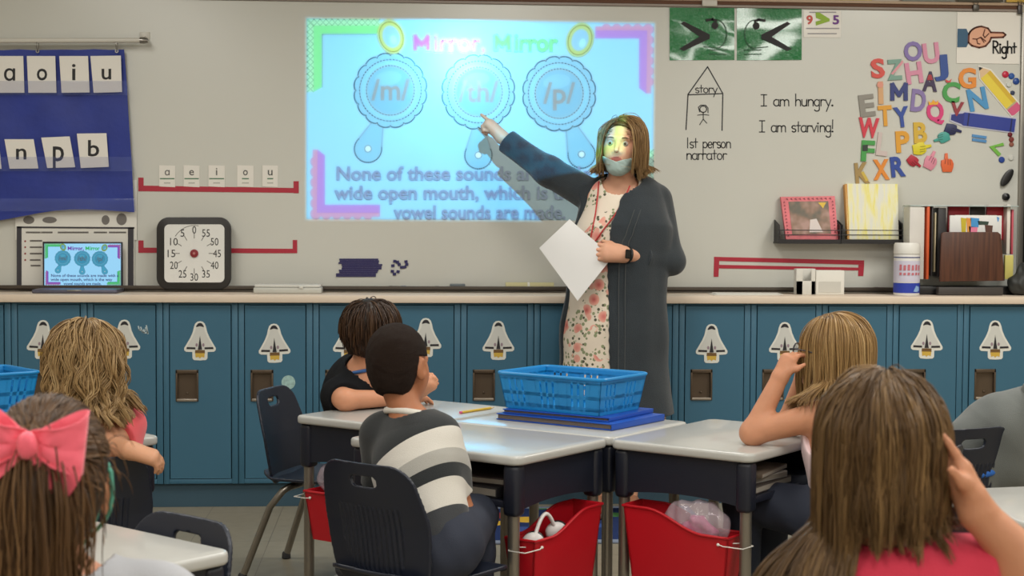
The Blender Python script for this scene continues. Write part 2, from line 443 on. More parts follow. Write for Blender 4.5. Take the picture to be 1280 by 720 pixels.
def scalp_roots(c, M, rad, n, mask, seed=0):
    """random points on the skull ellipsoid (local axes) where mask(local unit vector) holds; returns points, unit locals"""
    r = np.random.default_rng(seed); out = []
    while sum(len(x) for x in out) < n:
        v = r.normal(size=(n*2, 3)); v /= np.linalg.norm(v, axis=1, keepdims=True); out.append(v[mask(v)])
    v = np.concatenate(out)[:n]; return np.array(c)+(v*np.array(rad))@M.T, v
# ------------------------------------------------------------------ the room
M_wall = mat('wall_paint', (196, 188, 172), .75, bump=.03, bscale=220)
M_alu = mat('aluminium_trim', (150, 146, 138), .4, .6)
def struct(name, mb, m, **k): return obj(name, mb, m, kind='structure', **k)
XL, XR, YBACK = -2.9, 4.3, -1.6
# floor: square vinyl tiles with thin joints and mottling
mf = mat('floor_tile', (150, 142, 124), .34, spec=.4); nt = mf.node_tree
tc = nt.nodes.new('ShaderNodeTexCoord'); br = nt.nodes.new('ShaderNodeTexBrick'); br.offset = 0; br.inputs['Scale'].default_value = 1
br.inputs['Brick Width'].default_value = .305; br.inputs['Row Height'].default_value = .305; br.inputs['Mortar Size'].default_value = .0015
br.inputs['Color1'].default_value = lin((152, 144, 126)); br.inputs['Color2'].default_value = lin((146, 138, 121)); br.inputs['Mortar'].default_value = lin((112, 105, 92))
nt.links.new(tc.outputs['Object'], br.inputs['Vector'])
nz1 = nt.nodes.new('ShaderNodeTexNoise'); nz1.inputs['Scale'].default_value = 22; nz1.inputs['Detail'].default_value = 6; nt.links.new(tc.outputs['Object'], nz1.inputs['Vector'])
mx = nt.nodes.new('ShaderNodeMix'); mx.data_type = 'RGBA'; mx.blend_type = 'MULTIPLY'; mx.inputs[0].default_value = .5
nt.links.new(br.outputs['Color'], mx.inputs[6]); nt.links.new(ramp(nt, nz1.outputs['Fac'], [(.3, (225, 222, 215)), (.7, (255, 255, 255))]), mx.inputs[7]); nt.links.new(mx.outputs[2], bsdf(mf).inputs['Base Color'])
struct('floor', MB().box(((XL+XR)/2, (YBACK+YB)/2, -.05), (XR-XL, YB-YBACK+.5, .1)), mf)
struct('ceiling', MB().box(((XL+XR)/2, (YBACK+YB)/2, CEIL+.05), (XR-XL, YB-YBACK+.5, .1)), mat('ceiling_tile', (205, 202, 194), .9, bump=.2, bscale=90))
struct('wall_front', MB().box(((XL+XR)/2, YB+.075, CEIL/2), (XR-XL, .11, CEIL)), M_wall)
struct('wall_left', MB().box((XL-.05, (YBACK+YB)/2, CEIL/2), (.1, YB-YBACK, CEIL)), M_wall)
struct('wall_right', MB().box((XR+.05, (YBACK+YB)/2, CEIL/2), (.1, YB-YBACK, CEIL)), M_wall)
struct('wall_back', MB().box(((XL+XR)/2, YBACK-.05, CEIL/2), (XR-XL, .1, CEIL)), M_wall)

# ------------------------------------------------------------------ whiteboard with its rail and tray
BX0, BX1 = -2.3, wp(1273, 200)[0]; BZ0, BZ1 = .955, wp(800, 8.2)[2]
M_board = mat('whiteboard_enamel', (205, 205, 197), .32, spec=.5, coat=.6, coat_r=.21)
wb = thing('whiteboard', 'wide wall-mounted whiteboard above the blue lockers', 'whiteboard', ((BX0+BX1)/2, YB, BZ0))
obj('writing_surface', MB().box(((BX0+BX1)/2, YB+.008, (BZ0+BZ1)/2), (BX1-BX0, .016, BZ1-BZ0)), M_board, wb, smooth=0)
def hbar(z0, z1, y0, y1, x0=BX0, x1=None): return MB().box(((x0+(x1 or BX1))/2, (y0+y1)/2, (z0+z1)/2), ((x1 or BX1)-x0, abs(y1-y0), z1-z0), .0015)
PXM = .00367
rl = thing('tack_rail', 'brown and cream tack rail along the top of the whiteboard', 'rail', ((BX0+BX1)/2, YB, BZ1))
obj('top_trim', hbar(BZ1+.0005, BZ1+.012, YB-.012, YB+.016), mat('trim_grey', (150, 138, 130), .5), rl)
obj('tack_strip', hbar(BZ1+.0125, BZ1+.028, YB-.008, YB+.016), mat('tack_strip_brown', (98, 66, 48), .8, bump=.1, bscale=300), rl)
obj('rail_cap', hbar(BZ1+.0285, BZ1+.041, YB-.014, YB+.016), mat('rail_cream', (176, 152, 128), .5), rl)
obj('side_trim', MB().box((BX1+.012, YB, (BZ0+BZ1)/2), (.026, .034, BZ1-BZ0), .002), M_alu, wb)
tr = MB(); tr.box(((BX0+BX1)/2, YB-.036, .9405), (BX1-BX0, .07, .007)); tr.box(((BX0+BX1)/2, YB-.068, .949), (BX1-BX0, .006, .022), .002)
tag(obj('marker_tray', tr, mat('tray_dark', (74, 66, 58), .45, .3)), 'long dark marker tray along the bottom of the whiteboard', 'tray')

# ------------------------------------------------------------------ worktop over the lockers
M_top = mat('worktop_laminate', (222, 205, 186), .4, var=.02)
CZ = .932
wt = obj('worktop', MB().box(((XL+XR)/2, (YL-.034+YB)/2-.0005, CZ-.0165), (XR-XL-.02, YB-YL+.033, .033), .004), M_top)
tag(wt, 'continuous beige laminate worktop over the row of blue lockers', 'worktop')

# ------------------------------------------------------------------ blue lockers, one unit per door
M_lock = mat('locker_blue', (58, 103, 127), .48, spec=.45, var=.02, vscale=3)
M_lockd = mat('locker_plinth', (52, 80, 96), .6)
M_cup = mat('handle_cup_bronze', (96, 82, 68), .4, .55)
M_lip = mat('handle_lip', (160, 150, 138), .35, .7)
DOOR0 = at_y(212, 430, YL)[0]; PITCHX = (at_y(1211.4, 430, YL)[0]-DOOR0)/11
where = {-3: 'leftmost, behind the blue tub', -2: 'behind the wavy-haired girl, carrying a half-hidden shuttle cutout', -1: 'with a small white scribble sticker, right of the wavy-haired girl',
         0: 'below the square timer, with an uncluttered door', 1: 'with a round moon sticker beside its handle, behind the empty chair back', 2: 'behind the boy in the black shirt', 3: 'just right of the two boys\' heads',
         4: 'left of the teacher and above the yellow pencil on the desk', 5: 'half hidden behind the left side of the teacher', 6: 'hidden mostly behind the teacher\'s dark cardigan', 7: 'just right of the teacher\'s cardigan',
         8: 'behind the raised hands of the girl with glasses', 9: 'behind the blond hair of the girl with glasses', 10: 'above the brown-haired girl in the coral shirt, below the wipes canister', 11: 'rightmost, beside the child in the grey hoodie'}
ZB, ZT = .105, CZ-.034
for k in range(-3, 12):
    x0 = DOOR0+k*PITCHX-.028; x1 = x0+PITCHX; dx0 = x0+.028; dx1 = x1-.030; zc0, zc1 = ZB+.024, ZT-.012
    t = thing('locker', 'blue metal locker, '+where[k], 'locker', ((x0+x1)/2, YL+.15, 0), 'row of blue lockers')
    mb = MB(); fy = YL+.012
    mb.box(((x0+x1)/2, YL+.165, (ZB+ZT)/2), (x1-x0-.003, .29, ZT-ZB))                    # carcass
    for a, b in ((x0+.0015, dx0-.002), (dx1+.002, x1-.0015)): mb.box(((a+b)/2, YL+.01, (ZB+ZT)/2), (b-a, .024, ZT-ZB), .002)
    mb.box(((dx0+dx1)/2, YL+.01, (ZB+zc0)/2-.001), (dx1-dx0+.004, .024, zc0-ZB-.003), .002); mb.box(((dx0+dx1)/2, YL+.01, (zc1+ZT)/2+.001), (dx1-dx0+.004, .024, ZT-zc1-.003), .002)
    obj('frame', mb, M_lock, t)
    obj('plinth', MB().box(((x0+x1)/2, YL+.17, ZB/2), (x1-x0, .3, ZB-.001)), M_lockd, t)
    hx0, hx1, hz0, hz1 = dx0+.026, dx0+.026+.098, .467, .605                                # opening for the recessed handle
    mb = MB(); dw = (dx0+.002, dx1-.002)
    for a, b, c, d in ((dw[0], hx0, zc0, zc1), (hx1, dw[1], zc0, zc1), (hx0, hx1, zc0, hz0), (hx0, hx1, hz1, zc1)):
        mb.box(((a+b)/2, YL+.004, (c+d)/2), (b-a, .016, d-c))
    bmesh.ops.remove_doubles(mb.bm, verts=list(mb.bm.verts), dist=1e-5)
    dr = obj('door', mb, M_lock, t, smooth=0)
    mb = MB(); yb = YL+.011
    mb.box(((hx0+hx1)/2, yb, (hz0+hz1)/2), (hx1-hx0, .003, hz1-hz0))
    for a, b, c, d in ((hx0, hx0+.008, hz0, hz1), (hx1-.008, hx1, hz0, hz1), (hx0, hx1, hz1-.016, hz1)):
        mb.box(((a+b)/2, YL+.002, (c+d)/2), (b-a, .02, d-c), .002)
    mb.ball(((hx0+hx1)/2, yb-.004, hz0+.035), .005)
    obj('handle_recess', mb, M_cup, dr)
    obj('handle_lip', MB().box(((hx0+hx1)/2, YL-.003, hz0+.006), (hx1-hx0-.01, .018, .012), .003), M_lip, dr)

# ------------------------------------------------------------------ rug in front of the teacher
mr = mat('rug_pattern', (45, 62, 110), .95, spec=.1); nt = mr.node_tree; tc = nt.nodes.new('ShaderNodeTexCoord')
vo = nt.nodes.new('ShaderNodeTexVoronoi'); vo.inputs['Scale'].default_value = 6.5; vo.inputs['Randomness'].default_value = .8; nt.links.new(tc.outputs['Object'], vo.inputs['Vector'])
sx = nt.nodes.new('ShaderNodeSeparateColor'); nt.links.new(vo.outputs['Color'], sx.inputs[0])
cc = ramp(nt, sx.outputs[0], [(0, (60, 80, 135)), (.25, (205, 165, 60)), (.42, (70, 140, 140)), (.58, (150, 60, 62)), (.72, (190, 185, 170)), (.86, (70, 120, 70))], 'CONSTANT')
th = nt.nodes.new('ShaderNodeMath'); th.operation = 'LESS_THAN'; th.inputs[1].default_value = .42; nt.links.new(vo.outputs['Distance'], th.inputs[0])
mx = nt.nodes.new('ShaderNodeMix'); mx.data_type = 'RGBA'; nt.links.new(th.outputs[0], mx.inputs[0]); mx.inputs[6].default_value = lin((38, 52, 92)); nt.links.new(cc, mx.inputs[7]); nt.links.new(mx.outputs[2], bsdf(mr).inputs['Base Color'])
rx0, rx1, ry0, ry1 = .02, 1.26, 6.05, 6.80
rug = thing('rug', 'dark blue classroom rug with coloured patches in front of the lockers', 'rug', ((rx0+rx1)/2, (ry0+ry1)/2, 0))
obj('pile', MB().box(((rx0+rx1)/2, (ry0+ry1)/2, .005), (rx1-rx0-.09, ry1-ry0-.09, .010), .003), mr, rug)
mb = MB()
for a, b, c, d in ((rx0, rx1, ry0, ry0+.045), (rx0, rx1, ry1-.045, ry1), (rx0, rx0+.045, ry0+.045, ry1-.045), (rx1-.045, rx1, ry0+.045, ry1-.045)): mb.box(((a+b)/2, (c+d)/2, .0045), (b-a, d-c, .009), .003)
obj('border', mb, mat('rug_border', (120, 130, 150), .95), rug)
# ------------------------------------------------------------------ the projected slide: one drawing list feeds both the light-tinted shapes added on the board and the projector's picture
SQ = [(383, 23), (818, 29), (818, 275), (387, 275)]
SQW = [wp(*p) for p in SQ]; SX0, SX1 = SQW[0][0], SQW[1][0]; SZ0, SZ1 = (SQW[2][2]+SQW[3][2])/2, (SQW[0][2]+SQW[1][2])/2
DRAW = []                                   # (part, colour on the slide, list of triangle arrays in pixels)
def d_poly(part, col, pts):
    t = tessellate_polygon([[Vector((p[0], p[1], 0)) for p in pts]]); P = np.array(pts, float)
    DRAW.append((part, col, P[np.array(t)])) if len(t) else None
def d_ring(part, col, outer, inner):
    n = len(outer); T = []
    for i in range(n):
        a, b, c, d = outer[i], outer[(i+1) % n], inner[(i+1) % n], inner[i]; T += [(a, b, c), (a, c, d)]
    DRAW.append((part, col, np.array(T, float)))
def d_line(part, col, path, w):
    T = []
    for q in ribbon2d(path, w): T += [(q[0], q[1], q[2]), (q[0], q[2], q[3])]
    if T: DRAW.append((part, col, np.array(T, float)))
def d_text(part, col, s, x0, x1, yt, yb, bold=.02, ref=None, shear=0):
    P, t = text_fit(s, x0, x1, yt, yb, bold, ref, 0, shear); DRAW.append((part, col, P[t]))
CYAN, LINE = (70, 200, 250), (78, 128, 158)
GRN, GRL = (80, 215, 130), (80, 160, 120); PUR, PUL = (150, 92, 205), (180, 120, 175)
def zigzag(x0, y0, x1, y1, h, n):
    d = np.array([x1-x0, y1-y0], float); L = np.linalg.norm(d); d /= L; q = np.array([-d[1], d[0]])*h
    return [tuple(np.array([x0, y0])+d*L*i/(2*n)+q*(i % 2)) for i in range(2*n+1)]
def bracket_green(cx, cy, sx, sy, lx, ly, part):
    X = lambda a: cx+sx*a; Y = lambda b: cy+sy*b
    d_poly(part, (150, 235, 190), [(X(1), Y(1)), (X(lx), Y(1)), (X(lx), Y(9)), (X(9), Y(9)), (X(9), Y(ly)), (X(1), Y(ly))])
    d_line(part, GRL, [(X(a), Y(b)) for a, b in zigzag(2, 9, lx, 9, -8, 6)], 1.3); d_line(part, GRL, [(X(a), Y(b)) for a, b in zigzag(2, 1, lx, 1, 8, 6)], 1.3)
    d_line(part, GRL, [(X(b), Y(a)) for a, b in zigzag(2, 9, ly, 9, -8, 6)], 1.3); d_line(part, GRL, [(X(b), Y(a)) for a, b in zigzag(2, 1, ly, 1, 8, 6)], 1.3)
    d_poly(part, GRN, [(X(9), Y(9)), (X(lx+2), Y(9)), (X(lx-5), Y(20)), (X(20), Y(20)), (X(20), Y(ly-6)), (X(9), Y(ly))])
    d_line(part, LINE, [(X(lx-5), Y(20)), (X(20), Y(20)), (X(20), Y(ly-6))], 1.2)
def bracket_purple(cx, cy, sx, sy, lx, ly, part):
    X = lambda a: cx+sx*a; Y = lambda b: cy+sy*b
    d_poly(part, PUL, [(X(4), Y(4)), (X(lx), Y(4)), (X(lx), Y(11)), (X(11), Y(11)), (X(11), Y(ly)), (X(4), Y(ly))])
    for i in range(int(lx/13)): d_poly(part, PUL, ell2d(X(8+13*i), Y(4), 5.2, 3.2, 12))
    for i in range(int(ly/13)): d_poly(part, PUL, ell2d(X(4), Y(8+13*i), 3.2, 5.2, 12))
    d_poly(part, PUR, [(X(9), Y(9)), (X(lx), Y(9)), (X(lx), Y(19)), (X(19), Y(19)), (X(19), Y(ly-7)), (X(10), Y(ly))])
bracket_green(383, 23, 1, 1, 92, 92, 'green_corner_frame'); bracket_purple(818, 29, -1, 1, 74, 88, 'purple_corner_frame')
bracket_purple(387, 275, 1, -1, 88, 88, 'purple_corner_frame#2'); bracket_green(818, 275, -1, -1, 78, 88, 'green_corner_frame#2')
for cx, cy, hx, hy, nx, word in ((488, 113, 460, 186, 477, 'm'), (598, 115, 598, 194, 598, 'th'), (699, 117, 727, 193, 713, 'p')):
    P = 'hand_mirror#'+word
    s = np.linspace(0, 1, 12); ang = atan2(hy-cy, hx-cx); r0 = 17
    drop = ell2d(hx, hy, r0, r0, 26, ang-2.0, ang+2.0); neck = [(cx+cos(ang)*44-sin(ang)*7, cy+sin(ang)*44+cos(ang)*7), (cx+cos(ang)*44+sin(ang)*7, cy+sin(ang)*44-cos(ang)*7)]
    body = drop+neck
    d_poly(P, (78, 180, 218), body); d_line(P, LINE, body+[body[0]], 1.6); d_poly(P, (190, 235, 250), ell2d(hx, hy, 4.2, 4.2, 16)); d_line(P, LINE, ell2d(hx, hy, 4.2, 4.2, 16)+[(hx+4.2, hy)], 1)
    t = np.linspace(0, 2*pi, 144, endpoint=False); rr = 1+.065*np.sqrt(np.abs(np.sin(t*8))); sc = [(cx+43*a*cos(b), cy+44*a*sin(b)) for a, b in zip(rr, t)]
    d_poly(P, (78, 180, 218), sc); d_line(P, LINE, sc+[sc[0]], 1.6)
    d_poly(P, (82, 186, 224), ell2d(cx, cy, 39, 39, 60)); c1 = ell2d(cx, cy, 38.5, 38.5, 60); d_line(P, LINE, c1+[c1[0]], 1.5)
    G = 'mirror_glass#'+word
    d_poly(G, (60, 164, 204), ell2d(cx, cy, 30, 31, 50)); d_poly(G, (80, 178, 214), ell2d(cx-3, cy-15, 17, 9, 30, rot=-.15)); c2 = ell2d(cx, cy, 30, 31, 50); d_line(G, (120, 145, 160), c2+[c2[0]], 1.4)
    w = {'m': 22, 'th': 24, 'p': 14}[word]; tcx = cx
    d_text('sound_letters#'+word, (100, 112, 120), '/'+word+'/', tcx-w*.5-13, tcx+w*.5+13, cy-14, cy+12, .015, 'h')
for cx, cy, rot in ((489, 46, -.32), (725, 50, .32)):
    P = 'yellow_oval_mirror#%d' % cx
    d_poly(P, (150, 190, 84), ell2d(cx, cy, 17, 22, 40, rot=rot)); c = ell2d(cx, cy, 14.5, 19, 40, rot=rot); d_line(P, (128, 150, 70), c+[c[0]], 1.2)
    d_poly(P, (98, 182, 222), ell2d(cx, cy, 10.5, 14, 36, rot=rot)); d_poly(P, (130, 215, 240), ell2d(cx+3, cy+4, 4, 6, 20, rot=rot))
for w_, c_, X in (('Mirror,', (128, 66, 190), (516, 607)), ('Mirror', (56, 205, 110), (617, 698))):
    k = (X[1]-X[0])/(91 if ',' in w_ else 81); [d_line('title_text', c_, [(X[0]+a*k, b) for a, b in q], 6.2) for q in ([(3, 62), (3, 45)], [(3, 45), (11, 57)], [(11, 57), (19, 45)], [(19, 45), (19, 62)])]; d_text('title_text', c_, w_[1:], X[0]+26*k, X[1], 42.5, 64, .035, 'i')
TXT = (72, 92, 150)
for s, x0, x1, yb in (('None of these sounds are made with a', 421, 806, 225), ('wide open mouth, which is the way', 418, 770, 249), ('vowel sounds are made.', 492, 707, 273.5)):
    wd_ = lambda q: np.ptp(text_tris(q, .022)[0][:, 0]); i0 = 0; W_ = wd_(s)
    for w_ in s.split(' '):
        e_ = wd_(s[:i0+len(w_)])/W_; b_ = e_-wd_(w_)/W_; i0 += len(w_)+1; hl_ = text_tris('l', .022)[0][:, 1].max(); hw_ = text_tris(w_, .022)[0]
        d_text('sentence_word#%d%d' % (yb, i0), TXT, w_, x0+b_*(x1-x0), x0+e_*(x1-x0), yb-17, yb, .022, 'l')
# --- the projector's picture, filled triangle by triangle
IW, IH = 1740, 1008; IMG = np.zeros((IH, IW, 3), np.float32); IMG[:] = lin(CYAN)[:3]
def px_uv(P):
    """pixel -> (column, row) of the picture, through the plane of the board"""
    d = _fw[None]+_R[None]*(P[:, :1]-640)/FOC-_U[None]*(P[:, 1:]-360)/FOC
    w = _C+d*((YB-_C[1])/d[:, 1:2]); return np.stack([(w[:, 0]-SX0)/(SX1-SX0)*IW, (SZ1-w[:, 2])/(SZ1-SZ0)*IH], 1)
def fill(col, T):
    c = lin(col)[:3]; Q = px_uv(T.reshape(-1, 2)).reshape(-1, 3, 2)
    for t in Q:
        x0, y0 = np.floor(t.min(0)).astype(int); x1, y1 = np.ceil(t.max(0)).astype(int)
        x0, y0, x1, y1 = max(0, x0), max(0, y0), min(IW, x1+1), min(IH, y1+1)
        if x1 <= x0 or y1 <= y0: continue
        X, Y = np.meshgrid(np.arange(x0, x1)+.5, np.arange(y0, y1)+.5); e = []
        for k in range(3):
            a, b = t[k], t[(k+1) % 3]; e.append((b[0]-a[0])*(Y-a[1])-(b[1]-a[1])*(X-a[0]))
        m = ((e[0] >= 0) & (e[1] >= 0) & (e[2] >= 0)) | ((e[0] <= 0) & (e[1] <= 0) & (e[2] <= 0))
        IMG[y0:y1, x0:x1][m] = c
for part, col, T in DRAW: fill(col, T)
img = bpy.data.images.new('projected_slide', IW, IH, alpha=False, float_buffer=True); img.colorspace_settings.name = 'Linear Rec.709'
buf = np.ones((IH, IW, 4), np.float32); buf[..., :3] = IMG[::-1]; img.pixels.foreach_set(buf.ravel()); img.update(); img.pack()
# --- the projector lamp: its picture is thrown from its lens onto the board, and onto whoever stands in the beam
pl = bpy.data.lights.new('projector_lamp', 'SPOT'); pl.energy = PROJ_POWER; pl.shadow_soft_size = .012; pl.spot_blend = 0; pl.use_nodes = True
po = bpy.data.objects.new('projector_lamp', pl); COL.objects.link(po); po.location = PROJ_POS
po.rotation_euler = (pi/2, 0, 0)                       # looks along +Y, lens shift throws the picture down
DP = YB-PROJ_POS[1]; pl.spot_size = 2*math.atan(max(abs(SX0-PROJ_POS[0]), abs(SX1-PROJ_POS[0]), PROJ_POS[2]-SZ0)*1.5/DP)
nt = pl.node_tree; em = [n for n in nt.nodes if n.type == 'EMISSION'][0]
tc = nt.nodes.new('ShaderNodeTexCoord'); sp = nt.nodes.new('ShaderNodeSeparateXYZ'); nt.links.new(tc.outputs['Normal'], sp.inputs[0])
def mth(op, a, b=None):
    n = nt.nodes.new('ShaderNodeMath'); n.operation = op
    for i, v in enumerate((a, b)):
        if v is None: continue
        if isinstance(v, (int, float)): n.inputs[i].default_value = v
        else: nt.links.new(v, n.inputs[i])
    return n.outputs[0]
az = mth('ABSOLUTE', sp.outputs[2]); tx = mth('DIVIDE', sp.outputs[0], az); ty = mth('DIVIDE', sp.outputs[1], az)
uu = mth('DIVIDE', mth('SUBTRACT', mth('MULTIPLY', tx, DP), SX0-PROJ_POS[0]), SX1-SX0)
vv = mth('DIVIDE', mth('SUBTRACT', mth('MULTIPLY', ty, DP), SZ0-PROJ_POS[2]), SZ1-SZ0)
cb = nt.nodes.new('ShaderNodeCombineXYZ'); nt.links.new(uu, cb.inputs[0]); nt.links.new(vv, cb.inputs[1])
it = nt.nodes.new('ShaderNodeTexImage'); it.image = img; it.extension = 'CLIP'; it.interpolation = 'Linear'; nt.links.new(cb.outputs[0], it.inputs[0])
nt.links.new(it.outputs['Color'], em.inputs['Color'])
# lamp falls off with distance and angle: even the picture out over the flat board
e2 = mth('DIVIDE', 1.0, mth('POWER', az, 3.0)); nt.links.new(e2, em.inputs['Strength'])
# --- thin layers added on the board, the picture's light put into their colour
sl = thing('projected_slide', 'bright projected slide of three round hand mirrors, its light tinted into a layer on the whiteboard', 'projected slide', ((SX0+SX1)/2, YB, SZ0))
def beam_tint(c, k=.30): return tuple(np.array((172, 190, 198))*(1-k)+np.array(c)*k)  # mixes part of the projected colour into the surface colour
obj('slide_tint_sheet', MB().box(((SX0+SX1)/2, YB-.0002, (SZ0+SZ1)/2), (SX1-SX0, .0004, SZ1-SZ0)), mat('slide_light_tint', (168, 194, 204), .32, spec=.5, coat=.6, coat_r=.21), sl, smooth=0)  # added sheet, the beam's cyan painted into its base colour
order = []
i = 0
while i < len(DRAW):                                    # consecutive shapes of one part make one mesh
    j = i
    while j < len(DRAW) and DRAW[j][0] == DRAW[i][0]: j += 1
    order.append((i, j)); i = j
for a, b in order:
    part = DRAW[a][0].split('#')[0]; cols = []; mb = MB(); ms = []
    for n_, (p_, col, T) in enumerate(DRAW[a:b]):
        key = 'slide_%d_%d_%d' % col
        m_ = mat(key, beam_tint(col), .32, spec=.5, coat=.6, coat_r=.21)
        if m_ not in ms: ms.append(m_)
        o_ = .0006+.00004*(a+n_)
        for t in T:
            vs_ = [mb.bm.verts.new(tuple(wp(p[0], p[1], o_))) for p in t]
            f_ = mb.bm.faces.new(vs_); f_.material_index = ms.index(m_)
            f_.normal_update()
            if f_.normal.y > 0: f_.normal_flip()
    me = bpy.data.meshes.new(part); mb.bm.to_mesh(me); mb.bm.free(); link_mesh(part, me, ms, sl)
# ------------------------------------------------------------------ things on the whiteboard, left part
M_paper = mat('paper_white', (226, 224, 216), .7); M_card = mat('card_white', (232, 228, 220), .45, coat=.3)
M_ink = mat('black_ink', (30, 29, 30), .6); M_black = mat('black_plastic', (26, 26, 28), .4)
M_steel = mat('steel', (150, 146, 140), .3, .9); M_red = mat('red_tape', (176, 36, 58), .45)
def sheet(P, th, wob=0., seed=0):
    """closed slab from a grid of points, pushed along -Y"""
    P = np.array(P, float); n, m, _ = P.shape; mb = MB(); bm = mb.bm
    if wob:
        r = np.random.default_rng(seed); K = r.normal(size=(6, 2))*3; ph = r.uniform(0, 6, 6)
        u, v = np.meshgrid(np.linspace(0, 1, n), np.linspace(0, 1, m), indexing='ij')
        P[..., 1] += wob*sum(np.sin(k[0]*u*2+k[1]*v*2+p) for k, p in zip(K, ph))/4
    A = [[bm.verts.new(tuple(p)) for p in row] for row in P]; B = [[bm.verts.new((p[0], p[1]+th, p[2])) for p in row] for row in P]
    for i in range(n-1):
        for j in range(m-1):
            bm.faces.new((A[i][j], A[i][j+1], A[i+1][j+1], A[i+1][j])); bm.faces.new((B[i][j], B[i+1][j], B[i+1][j+1], B[i][j+1]))
    ring = [(0, j) for j in range(m-1)]+[(i, m-1) for i in range(n-1)]+[(n-1, j) for j in range(m-1, 0, -1)]+[(i, 0) for i in range(n-1, 0, -1)]
    for a, b in zip(ring, ring[1:]+ring[:1]): bm.faces.new((A[a[0]][a[1]], B[a[0]][a[1]], B[b[0]][b[1]], A[b[0]][b[1]]))
    return mb
def bil(q, u, v): return [(1-u)*(1-v)*q[0][k]+u*(1-v)*q[1][k]+u*v*q[2][k]+(1-u)*v*q[3][k] for k in (0, 1)]
def qsheet(q, off, th, n=2, m=2, wob=0., seed=0):
    return sheet([[wp(*bil(q, j/(m-1), i/(n-1)), off) for j in range(m)] for i in range(n)], th, wob, seed)

r = thing('chart_rod', 'white rod carrying the blue pocket chart at the top left of the board', 'rod', wp(90, 52, .06))
obj('rod', MB().tube([wp(-60, 51, .06), wp(176, 50.5, .06)], .0115, 16), mat('rod_white', (206, 202, 192), .35), r)
obj('end_cap', MB().lathe([(.001, 0), (.014, 0), (.015, .02), (.010, .035), (.001, .035)], wp(175, 50.5, .06), 20, 'x'), M_steel, r)
bk = MB(); bk.box(wp(181, 45, .003), (.045, .006, .035), .002); bk.box(wp(181, 47, .03), (.012, .06, .012), .003)
obj('bracket', bk, mat('rod_white', (206, 202, 192)), r)
M_navy = mat('chart_cloth_blue', (30, 50, 140), .55, bump=.12, bscale=30, var=.10, vscale=9)
ch = thing('pocket_chart', 'royal blue hanging pocket chart holding white letter cards', 'pocket chart', wp(70, 268, .05))
q = [(-70, 62), (155, 61), (168, 262), (-70, 276)]
rows = [[wp(bil(q, j/12, i/14)[0], bil(q, j/12, i/14)[1]+(5*sin(j*.55+.4)*(i/14)**4 if i else 1.2*abs(sin(j*1.9))), .035) for j in range(13)] for i in range(15)]
obj('backing', sheet(rows, .004, .010, 3), M_navy, ch)
M_clear = mat('clear_vinyl', (120, 135, 200), .12, alpha=.10, coat=.7, coat_r=.08, bump=.25, bscale=14)
for y0, y1 in ((101, 119), (196, 214), (248, 264)):
    q2 = [(-70, y0), (157+(y0-61)*.06, y0), (158+(y1-61)*.06, y1), (-70, y1)]
    obj('clear_pocket', qsheet(q2, .056, .0006, 4, 14, .004, y0), M_clear, ch)
for x in (47, 146):
    c = np.array(wp(x, 56, .05)); mb = MB(); mb.tube([c+np.array((0, .020*sin(a), .024*cos(a))) for a in np.linspace(0, 2*pi, 20, endpoint=False)], .0018, 8, closed=True)
    obj('ring', mb, M_steel, ch); obj('grommet', MB().lathe([(.004, 0), (.008, 0), (.008, .003), (.004, .003)], np.array(wp(x, 64, .044)), 16, 'y', False), M_steel, ch)
def chart_card(q, s, lx, sz, lab, yoff=0):
    t = thing('letter_card', lab, 'card', wp(*np.mean(q, 0), .05), 'letter cards in the pocket chart')
    obj('card', qsheet(q, .0505, .0012), M_card, t, smooth=0)
    mb = MB(); P, tr_ = text_fit(s, *lx, sz[0], sz[1], .012, 'x' if s in 'aounɑ' else None); text_mb(mb, P, tr_, .0506, .0005); obj('letter', mb, M_ink, t, smooth=0)
chart_card([(-8, 70), (29, 70), (30.5, 116), (-6, 116)], 'ɑ', (5, 19), (88, 100.5), 'white card with a round letter a, first in the upper row of the pocket chart')
chart_card([(33.5, 70), (69, 70), (70.5, 116), (35.5, 116)], 'o', (46, 59), (86, 100), 'white card with the letter o in the upper row of the pocket chart')
chart_card([(74, 70), (110, 70), (112, 115.5), (77, 116)], 'i', (90, 94.5), (80, 100), 'white card with the letter i in the upper row of the pocket chart')
chart_card([(113, 70), (151, 69.5), (152.5, 115), (117, 116)], 'u', (127, 139), (86, 99), 'white card with the letter u, last in the upper row of the pocket chart')
chart_card([(5.5, 174), (42, 174), (48, 210.5), (12, 211)], 'n', (20, 33), (186, 199), 'white card with the letter n in the lower row of the pocket chart')
chart_card([(51.5, 172), (87, 170.5), (94, 209), (59, 210)], 'p', (66, 80), (183, 201), 'white card with the letter p in the lower row of the pocket chart')
chart_card([(96, 167), (133, 166.5), (136, 208.5), (101, 210)], 'b', (110, 124), (175, 195), 'white card with the letter b, last in the lower row of the pocket chart')
chart_card([(-34, 174), (-2, 174), (2, 211), (-28, 211)], 'm', (-28, -8), (186, 199), 'white card at the far left edge of the lower row of the pocket chart')

